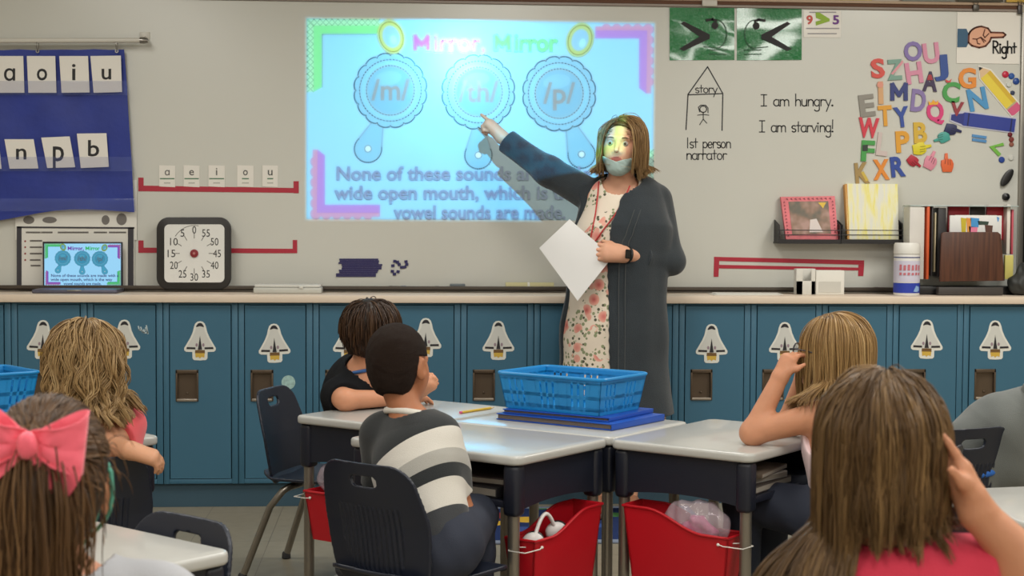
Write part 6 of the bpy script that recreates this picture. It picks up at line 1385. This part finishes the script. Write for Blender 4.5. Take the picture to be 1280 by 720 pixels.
tail = grow(r0, d0, .30*rg.uniform(.75, 1.1, n), 24, solid, .40, .006, 1., None, rg.uniform(0, .03, n)); tail = clump(tail, 120, .38, .008, 1.6, 41)
strand_mesh('ponytail', tail, .0011, hb_, root, tones=np.clip(rg.normal(.48, .22, n), 0, 1))
n = 26; rg = np.random.default_rng(44); r1, v1 = scalp_roots(c, HM, r*1.01, n, lambda v: (v[:, 0] > .6) & (v[:, 2] < .3) & (v[:, 2] > -.6) & (v[:, 1] < .2), 45)
wisp = grow(r1, (v1@HM.T)*.6+rg.normal(size=(n, 3))*.4, .05*rg.uniform(.5, 1.2, n), 10, solid, .35, .002); strand_mesh('loose_wisps', wisp, .0007, hb_, root)
# bow: two puffed loops, a knot and two tails
mp_b = mat('bow_pink', (244, 104, 124), .55, spec=.3, sheen=.4, bump=.06, bscale=500)
bow = thing('hair_bow', 'large coral pink ribbon bow on the ponytail of the girl at the left front', 'bow', tie)
bo = tie+V3(.002, -.046, .018); X = nz(V3(.97, .12, -.10)); Zb = nz(V3(.12, -.15, 1)); Y = np.cross(Zb, X); Y = nz(Y)
def loop(sgn, Lx, hz, drop, twist):
    rows = []
    for i, a in enumerate(np.linspace(0, 1, 22)):       # out along the back, round the end, home along the front
        ph = a*2*pi; xx = Lx*.5*(1-cos(ph)); yy = -.020*sin(ph)*min(1, xx/Lx*2.2); row = []
        for b in np.linspace(-1, 1, 9):
            w = .010+hz*(xx/Lx)**.75; row.append(bo+X*sgn*xx+Zb*(b*w+drop*(xx/Lx)**1.2+.003*sin(b*7+ph*2))+Y*(yy+twist*b*.012*(xx/Lx)+.0022*sin(b*9+i*.4)))
        rows.append(row)
    return rows
def ribbon(rows, th=.0016):
    P = np.array(rows); mb = MB(); n_, m_ = P.shape[:2]
    du = np.gradient(P, axis=0); dv = np.gradient(P, axis=1); nr = np.cross(du, dv); nr /= np.linalg.norm(nr, axis=2, keepdims=True)+1e-9
    A = [[mb.bm.verts.new(tuple(p)) for p in q] for q in P+nr*th/2]; B = [[mb.bm.verts.new(tuple(p)) for p in q] for q in P-nr*th/2]
    for i in range(n_-1):
        for j in range(m_-1): mb.bm.faces.new((A[i][j], A[i][j+1], A[i+1][j+1], A[i+1][j])); mb.bm.faces.new((B[i][j], B[i+1][j], B[i+1][j+1], B[i][j+1]))
    for i in range(n_-1):
        for j in (0, m_-1): mb.bm.faces.new((A[i][j], A[i+1][j], B[i+1][j], B[i][j]))
    return mb
for sgn, Lx, hz, dr in ((1, .066, .024, .004), (-1, .060, .024, .004)):
    obj('loop', ribbon(loop(sgn, Lx, hz, dr, 1)), mp_b, bow, smooth=60)
def tail_r(dx, dz, w0, w1, y):
    rows = []
    for a in np.linspace(0, 1, 14):
        cc = bo+X*dx*a+Zb*dz*(a**1.15)+Y*(-y*a-.010); wdir = nz(X*(-dz)+Zb*dx); rows.append([cc+wdir*b*(w0+(w1-w0)*a)+Y*.006*sin(b*2.6+a*3)*a-Zb*.012*(1-abs(b))*(a > .99) for b in np.linspace(-1, 1, 8)])
    return rows
obj('ribbon_tail', ribbon(tail_r(.052, -.046, .009, .020, .012)), mp_b, bow, smooth=60); obj('ribbon_tail', ribbon(tail_r(-.05, -.03, .010, .024, .010)), mp_b, bow, smooth=60)
mesh_sdf('knot', wrinkle(ell(bo-Y*.012, (.013, .012, .017)), .0012, (1, 0, .3), 300, 1), bo-.05, bo+.05, .0018, mp_b, bow)
# mask strap and mask
mk = mat('mask_teal', (92, 170, 148), .7); ear = H+HM@(np.array((.078, -.012, -.002))*.93)
E2 = lambda x, y, zz: H+HM@(np.array((x, y, zz))*.93)
rb_ = []
for q in (E2(.066, .03, -.062), E2(.077, .008, -.045), E2(.083, -.014, -.030), E2(.087, -.024, -.004), E2(.084, -.020, .026), E2(.078, .004, .038), E2(.070, .04, -.01)): rb_.append(q)
obj('mask_loop', MB().tube(rb_, .0028, 8), mk, root, label='teal mask loop round the ear')
fmask = lambda P: np.maximum(np.maximum(off(head(H, HM, .93), .005)(P), -off(head(H, HM, .93), .001)(P)), np.maximum(.040-((P-H)@HM)[:, 1]/.93, np.maximum(((P-H)@HM)[:, 2]/.93+.012, -.105-((P-H)@HM)[:, 2]/.93)))
mesh_sdf('face_mask', fmask, H-.14, H+.14, .0022, mk, root)
# ---- brown-haired girl close to us at the right
fn = np.array((.26, .965)); f, r_, z = tri(fn)
H = at_d(1103, 578, 2.10); N = H+V3(-.006, -.012, -.108); P = np.array((N[0]-.02, N[1]-.05, .455)); C = P*.4+N*.6; HM = head_axes(-24, -6, 0)
S = (N-r_*.100-z*.085, N+r_*.128-z*.040); ER = at_d(1294, 716, 2.03); WR = at_d(1223, 642, 2.03); EL = S[0]-z*.15+f*.12; WL = EL+f*.13+r_*.09+z*.10
hd_ = nz(at_d(1181, 560, 2.05)-WR)
root, solid = child('girl with long brown hair in a coral pink top, hand raised to her cheek', P, fn, C, N, H, HM, S, ((EL, WL, hand_k(nz(r_*.7+z*.5+f*.2), nz(-f), curl=(.4, .4, .4, .4))), (ER, WR, hand_k(hd_, nz(-r_*.8-f*.3), L=.122, curl=(.10, .22, .45, .6), spread=.14, thumb=(.5, .5), side=1))), SK_light, .95, fabric('top_coral_pink', (214, 62, 86)), .55, None, mat('jeans_navy', (36, 42, 58)), 'pupils at the desks', vox=.0032)
hl = hair_mat('hair_long_brown', (62, 44, 27), (108, 82, 52), (164, 132, 88))
hair_cap(root, H, HM, .95, hairline, hl, .004, .0008, .003)
St, tn = head_hair(root, solid, H, HM, .95, 6500, lambda v, rg: (.122+.11*np.clip(v[:, 2], -.2, 1)+.33*np.clip(-.12-v[:, 0], 0, .8))*rg.uniform(.72, 1.10, len(v))*(1+.13*np.sin(np.arctan2(v[:, 0], -v[:, 1])*11)), hl, part=(.10, .25, 1), locks=300, amt=.40, wave=.004, wf=1.3, layer=.016, steps=30, grav=.50, seed=51, low=-.5, jit=.12, back=.10)
strand_mesh('hair_strands', St, .0011, hl, root, tones=tn)
# ---- blond girl with glasses at the right desk
f, r_, z = tri(-u_)
P = np.array((*(DD+u_*.405), .458)); H = at_d(1040, 443, 4.45); N = at_d(1046, 497, 4.43); C = P*.42+N*.58; HM = head_axes(52, 4, -4)
S = (N-r_*.112-z*.040, N+r_*.112-z*.040); EL = at_z(941, 541, DH+.034); WL = at_d(975, 472, 4.42); ER = at_z(985, 530, DH+.034); WR = at_d(1003, 474, 4.56)
root, solid = child('blond girl with glasses in a pale pink sleeveless top, elbow on the desk', P, -u_, C, N, H, HM, S, ((EL, WL, hand_k(nz(at_d(990, 440, 4.43)-WL), nz(at_d(1010, 450, 4.47)-WL), L=.12, curl=(.5, .55, .6, .65), spread=.08)), (ER, WR, hand_k(nz(at_d(1003, 446, 4.54)-WR), nz(V3(.6, -.4, 0)), L=.115, curl=(.5, .5, .5, .5)))), SK_light, .93, fabric('top_pale_pink', (228, 204, 208)), .3, P+V3(0, 0, .0), mat('jeans_dark', (30, 36, 52), .8), 'pupils at the desks', sleeveless=True, vox=.004)
hg = hair_mat('hair_blond', (104, 76, 44), (164, 130, 84), (214, 184, 132))
hair_cap(root, H, HM, .93, hairline, hg, .005, .001)
St, tn = head_hair(root, solid, H, HM, .93, 3600, lambda v, rg: (.25+.06*np.clip(v[:, 2], -.2, 1))*rg.uniform(.86, 1.05, len(v)), hg, part=(.05, .2, 1), locks=220, amt=.4, wave=.004, wf=1.4, layer=.018, steps=24, grav=.42, seed=61, low=-.5, jit=.15, back=.25)
strand_mesh('hair_strands', St, .0015, hg, root, tones=tn)
gl = thing('glasses', 'dark-framed glasses worn by the blond girl', 'glasses', H+HM@V3(0, .1, 0)); G = lambda x, y, zz: H+HM@(np.array((x, y, zz))*.93)
for sx in (-1, 1):
    obj('rim', MB().tube([G(sx*.033+.024*cos(a), .104-.10*abs(sx*.033+.024*cos(a))**1.5, .008+.019*sin(a)) for a in np.linspace(0, 2*pi, 24, endpoint=False)], .0022, 8, closed=True), mat('rim_dark', (44, 44, 54), .3), gl)
    obj('temple', MB().tube([G(sx*.057, .098, .014), G(sx*.076, .05, .014), G(sx*.080, -.01, .010), G(sx*.079, -.025, -.012)], .0020, 8), mat('rim_dark', (44, 44, 54)), gl)
    obj('lens', MB().tube([G(sx*.033, .1005, .008), G(sx*.033, .1015, .008)], .021, 24), mat('lens_clear', (150, 150, 160), .05, alpha=.25, spec=.6), gl)
obj('bridge', MB().tube([G(-.010, .103, .012), G(0, .108, .015), G(.010, .103, .012)], .0020, 8), mat('rim_dark', (44, 44, 54)), gl)
# ---- child in the grey hoodie at the right edge
f, r_, z = tri(HF)
P = np.array((CH[0]+.10, CH[1]-.01, .455)); N = at_d(1298, 506, 4.82); H = N+V3(.10, .06, .09); C = P*.42+N*.58; HM = head_axes(8, -14, 10)
S = (N-r_*.125-z*.05, N+r_*.125-z*.055); EL = at_d(1222, 528, 4.86); WL = at_d(1245, 556, 5.02); ER = S[1]-z*.13+f*.12; WR = ER+f*.15
root, solid = child('child in a grey hoodie slumped at the right edge, partly out of view', P, HF, C, N, H, HM, S, ((EL, WL, hand_k(f, -z)), (ER, WR, hand_k(f, -z))), SK_tan, .93, fabric('hoodie_grey', (104, 108, 106)), 1, P+V3(0, 0, .07), mat('trousers_blue', (40, 84, 150), .8), 'pupils at the desks', long=True, wid=1.04, shirt_noise=.008)
hair_cap(root, H, HM, .93, hairline, mat('hair_black', (26, 20, 18), .6, bump=.6, bscale=600), .007, .001)
hoodf = D(U(ell(N-f*.045+z*.045, (.085, .065, .055)), ell(N-f*.06+z*.0, (.07, .05, .05)), k=.03), ell(N+f*.005+z*.075, (.062, .062, .055)), k=.01)
mesh_sdf('hood', wrinkle(hoodf, .003, (1, .3, 0), 60, 2), N-.16, N+.16, .0045, fabric('hoodie_grey', (112, 116, 114)), root)
obj('waistband', MB().tube([P+r_*.145*cos(t)+f*.128*sin(t)+z*(.06+.02*cos(t)) for t in np.linspace(-2.0, -.1, 24)], .013, 10), mat('waistband_blue', (36, 100, 186), .6), root, label='blue waistband')
# ------------------------------------------------------------------ the teacher
SKT = skin('skin_teacher', (212, 160, 132)); TYc = 6.64
H = at_y(777, 184, 6.60); HM = head_axes(161, 2, -3); N = at_y(776, 236, 6.655); C = at_y(778, 290, TYc); Wd = at_y(772, 345, TYc); P = at_y(768, 405, TYc)
SRt = at_y(744, 247, 6.68); SLt = at_y(819, 250, 6.67); ERt = at_y(686, 214, 6.80); WRt = at_y(628, 172, 6.90); ELt = at_y(837, 326, 6.62); WLt = at_y(781, 318, 6.475)
z = V3(0, 0, 1); fl = V3(-.18, -.98, 0)
root = thing('person', 'woman in a dark cardigan and floral dress pointing at the slide, mask under her chin', 'person', (P[0], TYc, .01))
def ttor(g): return U(ecap(P-z*.02, Wd, .190+g, .165+g, fl, .70), ecap(Wd, C, .165+g, .170+g, fl, .74), ecap(C, N-z*.06, .165+g, .085+g, fl, .72), cap(SRt*.8+SLt*.2, SLt*.8+SRt*.2, .060+g), k=.08)
legs_ = []
ank = []
for s in (-1, 1):
    h = P+V3(s*.085, 0, -.05); k = V3(P[0]+s*.085-.01, TYc-.01, .47); a = V3(P[0]+s*.075+.005, TYc+.02, .085); ank.append(a); legs_ += [cap(h, k, .085, .058), cap(k, k*.55+a*.45, .057, .050), cap(k*.55+a*.45, a, .050, .030)]
hr = hand(WRt, nz(at_y(604, 146, 6.94)-WRt), nz(V3(-.45, .2, -1)), .172, -1, curl=(.06, 1.15, 1.25, 1.3), spread=.06, thumb=(.45, .7))
hlft = hand(WLt, nz(at_y(740, 314, 6.45)-WLt), nz(V3(.0, 1, -.15)), .168, -1, curl=(.30, .34, .38, .45), spread=.10, thumb=(.5, .45))
arms_ = [U(cap(SRt, ERt, .052, .043), cap(ERt, WRt, .042, .027), k=.03), U(cap(SLt, ELt, .052, .044), cap(ELt, WLt, .043, .028), k=.03)]
hd = head(H, HM, 1.0); neck = cap(N-z*.03, H-HM[:, 2]*.05-HM[:, 1]*.015, .058, .052)
body = U(U(ttor(-.006), neck, *arms_, k=.04), U(*legs_, k=.02), k=.03); body = U(body, hd, k=.016); body = U(body, hr, hlft, k=.012)
lipf = ell(H+HM@V3(0, .088, -.056), (.022, .014, .0095), HM)
def mfn(Cn): return (lipf(Cn) < 0).astype(int)
lo = np.minimum.reduce([ank[0], WRt-.2, P-.3]); lo = V3(WRt[0]-.22, 6.30, .06); hi = V3(ELt[0]+.12, 7.05, H[2]+.16)
mesh_sdf('body', body, lo, hi, .0036, [SKT, mat('lips_rose', (168, 96, 88), .45)], root, matfn=mfn)
add_eyes(root, H, HM, 1.0)
# dress
md = mat('dress_floral', (228, 214, 196), .8, spec=.2, bump=.15, bscale=400); nt = md.node_tree; tc = nt.nodes.new('ShaderNodeTexCoord')
def vor(sc, seed):
    m_ = nt.nodes.new('ShaderNodeMapping'); m_.inputs['Location'].default_value = (seed, seed*.7, seed*1.3); nt.links.new(tc.outputs['Object'], m_.inputs['Vector'])
    v = nt.nodes.new('ShaderNodeTexVoronoi'); v.inputs['Scale'].default_value = sc; nt.links.new(m_.outputs[0], v.inputs['Vector']); return v, m_
def nmix(fac, a, b):
    m_ = nt.nodes.new('ShaderNodeMix'); m_.data_type = 'RGBA'; nt.links.new(fac, m_.inputs[0])
    for i, x in ((6, a), (7, b)):
        if isinstance(x, tuple): m_.inputs[i].default_value = lin(x)
        else: nt.links.new(x, m_.inputs[i])
    return m_.outputs[2]
def nm(op, a, b):
    n_ = nt.nodes.new('ShaderNodeMath'); n_.operation = op
    for i, x in ((0, a), (1, b)):
        if isinstance(x, (int, float)): n_.inputs[i].default_value = x
        else: nt.links.new(x, n_.inputs[i])
    return n_.outputs[0]
no = nt.nodes.new('ShaderNodeTexNoise'); no.inputs['Scale'].default_value = 5.5; no.inputs['Detail'].default_value = 2; nt.links.new(tc.outputs['Object'], no.inputs['Vector'])
cl_ = nm('GREATER_THAN', no.outputs['Fac'], .50)
v1, _ = vor(48, 1.0); v2, _ = vor(40, 5.0); v3, _ = vor(17, 9.0)
leaf = nm('MULTIPLY', nm('LESS_THAN', v1.outputs['Distance'], .36), cl_); leafd = nm('MULTIPLY', nm('LESS_THAN', v2.outputs['Distance'], .26), cl_); rose = nm('MULTIPLY', nm('LESS_THAN', v3.outputs['Distance'], .42), nm('GREATER_THAN', no.outputs['Fac'], .54))
rc = ramp(nt, v3.outputs['Distance'], [(0, (196, 96, 92)), (.2, (222, 140, 130)), (.42, (232, 178, 160))])
col = nmix(leaf, (230, 217, 200), (142, 150, 116)); col = nmix(leafd, col, (92, 92, 76)); col = nmix(rose, col, rc); nt.links.new(col, bsdf(md).inputs['Base Color'])
hemz = .40
drf = U(ttor(.014), ecap(P-z*.02, V3(P[0]-.01, TYc, hemz), .205, .235, fl, .72), k=.06)
drf = D(drf, cap(N+fl*.03+z*.005, H-z*.02, .082, .075)); drf = I(drf, plane((0, 0, hemz), -z))
drf = wrinkle(drf, .004, (1, .3, .04), 40, 6)
mesh_sdf('dress', drf, V3(P[0]-.32, 6.35, hemz), V3(P[0]+.32, 6.95, N[2]+.08), .0048, md, root)
# cardigan, open at the front
mc = mat('cardigan_navy', (50, 56, 61), .9, spec=.15, bump=.35, bscale=300, sheen=.3, var=.06, vscale=20)
sl = U(cap(SRt, ERt, .074, .062), cap(ERt, ERt+(WRt-ERt)*1.0, .062, .052), k=.03); sl2 = U(cap(SLt, ELt, .072, .062), cap(ELt, ELt+(WLt-ELt)*.68, .062, .052), k=.03)
dvr = nz(WRt-ERt); dvl = nz(WLt-ELt); cuff_r = ERt+dvr*np.linalg.norm(WRt-ERt)*.90; cuff_l = ELt+dvl*np.linalg.norm(WLt-ELt)*.62
sl = I(sl, plane(cuff_r, dvr)); sl2 = I(sl2, plane(cuff_l, dvl))
cz = .44
cd = U(ttor(.028), ecap(P-z*.02, V3(P[0]+.0, TYc+.005, cz), .212, .262, fl, .74), k=.06)
tL = np.array([[.0, 1.60, 738], [0, 1.36, 722], [0, 1.20, 708], [0, .95, 700], [0, .44, 696]]); tR = np.array([[1.60, 800], [1.44, 794], [1.36, 777], [1.25, 764], [1.05, 759], [.44, 761]])
xl_z = np.array([at_y(p, 270+(1.28-zz)*295, 6.5)[0] for _, zz, p in tL]); xr_z = np.array([at_y(p, 270+(1.28-zz)*295, 6.5)[0] for zz, p in tR])
def opening(Q):
    xl = np.interp(Q[:, 2], tL[::-1, 1], xl_z[::-1]); xr = np.interp(Q[:, 2], tR[::-1, 0], xr_z[::-1])+.004*np.abs(np.sin(Q[:, 2]*70))
    return np.maximum(np.maximum(xl-Q[:, 0], Q[:, 0]-xr), (Q[:, 1]-(TYc+.0)))
cdf = U(cd, sl, sl2, k=.010)
cdf = D(cdf, opening); cdf = D(cdf, cap(N+fl*.03+z*.0, H-z*.02, .088, .085)); cdf = I(cdf, plane((0, 0, cz), -z))
cdf = wrinkle(cdf, .004, (1, .4, .15), 34, 8)
mesh_sdf('cardigan', cdf, V3(WRt[0]-.1, 6.30, cz), V3(ELt[0]+.15, 7.05, WRt[2]+.12), .0050, mc, root)
def onf(px, py, g=.003):
    p = at_y(px, py, 6.5); y = np.linspace(6.30, 6.72, 210); Q = np.stack([np.full(210, p[0]), y, np.full(210, p[2])], 1); d = cd(Q); i = int(np.argmax(d < 0)) if (d < 0).any() else 140; return V3(p[0], y[i]-g, p[2])
for dx in (9, 17):
    obj('seam', MB().tube([onf(x+dx+(3 if y < 300 else 0), y) for x, y in zip(np.interp(np.arange(262, 500, 8), [235, 260, 290, 330, 500], [800, 782, 770, 764, 762]), np.arange(262, 500, 8))], .0022, 6), mat('seam_grey', (70, 74, 76), .9), root)
obj('cuff', MB().tube([ELt+dvl*np.linalg.norm(WLt-ELt)*.61+np.cross(dvl, nz(np.cross(dvl, z)))*.052*sin(t)+nz(np.cross(dvl, z))*.052*cos(t) for t in np.linspace(0, 2*pi, 28, endpoint=False)], .005, 8, closed=True), mc, root)
# shoes
for a in ank:
    b = V3(a[0], a[1]-.02, .011); so = I(U(cap(b+z*.012+V3(0, .04, 0), b+z*.012-V3(.015, .13, 0), .036, .040)), plane(b+z*.024, z), plane(b+z*.001, -z))
    ft = U(cap(a-z*.03, b+V3(-.01, -.09, .045), .032, .026), cap(b+V3(0, .03, .04), b+V3(-.012, -.12, .036), .030, .028), k=.03)
    ft = I(ft, plane(b+z*.022, -z)); s_ = mesh_sdf('shoe', D(ft, plane(b+V3(0, 0, .075), -z)), b-.18, b+.18, .005, mat('shoe_tan', (150, 104, 78), .5), root); mesh_sdf('sole', so, b-.2, b+.2, .005, mat('sole_brown', (70, 50, 40), .6), s_)
# hair: shoulder-length bob, parted at the side
ht = hair_mat('hair_teacher', (84, 60, 36), (144, 112, 72), (196, 166, 118))
hair_cap(root, H, HM, 1.0, hairline, ht, .006, .001)
solid = U(ell(H+HM@V3(0, -.014, .036), (.079, .100, .092), HM), ell(H+HM@V3(0, .03, -.035), (.064, .066, .072), HM), neck, ttor(.04), k=.02)
St, tn = head_hair(root, solid, H, HM, 1.0, 4200, lambda v, rg: (.176+.078*np.clip(v[:, 2], -.3, 1))*rg.uniform(.90, 1.04, len(v)), ht, part=(.35, .35, 1), locks=240, amt=.38, wave=.004, wf=1.2, layer=.030, steps=24, grav=.36, seed=71, low=-.55, jit=.15, mask=lambda v: (v[:, 2] > -.5+np.maximum(v[:, 1], 0)*1.0) & (~((v[:, 1] > .48) & (v[:, 2] < .70))))
cheek = H+HM@V3(0, .075, -.02)
St = St.copy(); loc = (St-H)@HM; wf_ = .066*np.sqrt(np.clip(1-(np.maximum(loc[..., 2], 0)/.108)**2, 0, 1)); inface = np.clip((loc[..., 1]-.035)/.03, 0, 1)*(np.abs(loc[..., 0]) < wf_); push = inface*(wf_-np.abs(loc[..., 0])); loc[..., 0] += np.where(loc[..., 0] >= 0, 1, -1)*push; loc[..., 1] -= inface*.02; St = loc@HM.T+H
strand_mesh('hair_strands', St, .0013, ht, root, tones=tn)
# mask pulled under the chin
hd0 = head(H, HM, 1.0)
def fm(Q):
    L = (Q-H)@HM; lowedge = -.128; top = -.068-.25*np.clip(L[:, 1]*0+.0, 0, 1)+.35*np.abs(L[:, 0]); return np.maximum(np.maximum(hd0(Q)-.010, -(hd0(Q)-.002)), np.maximum(.010-L[:, 1], np.maximum(L[:, 2]-top, lowedge-L[:, 2])))
mesh_sdf('face_mask', wrinkle(fm, .0008, HM[:, 2], 260, 3), H-.16, H+.16, .0026, mat('mask_grey_green', (168, 190, 186), .8), root)
for sx in (-1, 1):
    obj('mask_loop', MB().tube([H+HM@V3(sx*.058, .045, -.062), H+HM@V3(sx*.074, .015, -.045), H+HM@V3(sx*.086, -.02, -.02), H+HM@V3(sx*.086, -.02, .02)], .0016, 6), mat('mask_grey_green', (168, 190, 186)), root)
    obj('earring', MB().ball(H+HM@V3(sx*.086, -.004, -.040), .0055, 12), mat('pearl', (232, 228, 220), .2), root)
# lanyard
ml = mat('lanyard_red', (186, 58, 58), .7)
def front(px, py): p = at_y(px, py, 6.5); y = np.linspace(6.30, 6.70, 160); Q = np.stack([np.full(160, p[0]), y, np.full(160, p[2])], 1); d = U(ttor(.020), neck, k=.05)(Q); i = np.argmax(d < 0) if (d < 0).any() else 100; return V3(p[0], y[i]-.003, p[2])
for pts in (((753, 226), (750, 245), (746, 268), (741, 290), (738, 306)), ((790, 232), (780, 252), (768, 270), (754, 288), (742, 306))):
    q = [front(*p) for p in pts]; q2 = []
    for i in range(len(q)-1): q2 += [q[i]*(1-t)+q[i+1]*t for t in (0, .33, .66)]
    obj('lanyard', MB().tube(q2+[q[-1]], .0032, 8), ml, root, label='red lanyard cord')
# watch
d_ = nz(WLt-ELt); wc = WLt-d_*.012; a1 = nz(np.cross(d_, z)); a2 = np.cross(d_, a1)
w = thing('wrist_watch', 'black square watch on the left wrist of the teacher', 'watch', wc)
mb = MB(); mb.tube([wc+a1*.031*cos(t)+a2*.031*sin(t) for t in np.linspace(0, 2*pi, 28, endpoint=False)], .0065, 8, closed=True); obj('strap', mb, M_black, w)
cam_dir = nz(V3(0, -1, .1)); bx_ = nz(d_); up_ = np.cross(cam_dir, bx_); M3 = Matrix((tuple(bx_), tuple(cam_dir), tuple(nz(up_)))).transposed()
obj('watch_face', MB().box(wc+cam_dir*.036, (.032, .010, .038), .004, 2, M3), mat('watch_glass', (14, 14, 18), .1), w)
# the paper she holds
pp = thing('paper_sheet', 'white sheet of paper held in the left hand of the teacher', 'paper', at_y(721, 375, 6.47)); q = [(713, 274), (762, 322), (722, 377), (674, 310)]; q = [(712, 274), (766, 321), (722, 376), (674, 310)]
ys_ = [6.455, 6.468, 6.45, 6.44]
rows = []
for i in range(9):
    rows.append([])
    for j in range(9):
        u, v = j/8, i/8; x, y = bil(q, u, v); yy = (1-u)*(1-v)*ys_[0]+u*(1-v)*ys_[1]+u*v*ys_[2]+(1-u)*v*ys_[3]; rows[-1].append(at_y(x, y, yy-.010*sin(pi*v)*(1-u)))
obj('sheet', sheet(rows, .0016), mat('sheet_white', (226, 226, 226), .6), pp, smooth=60)
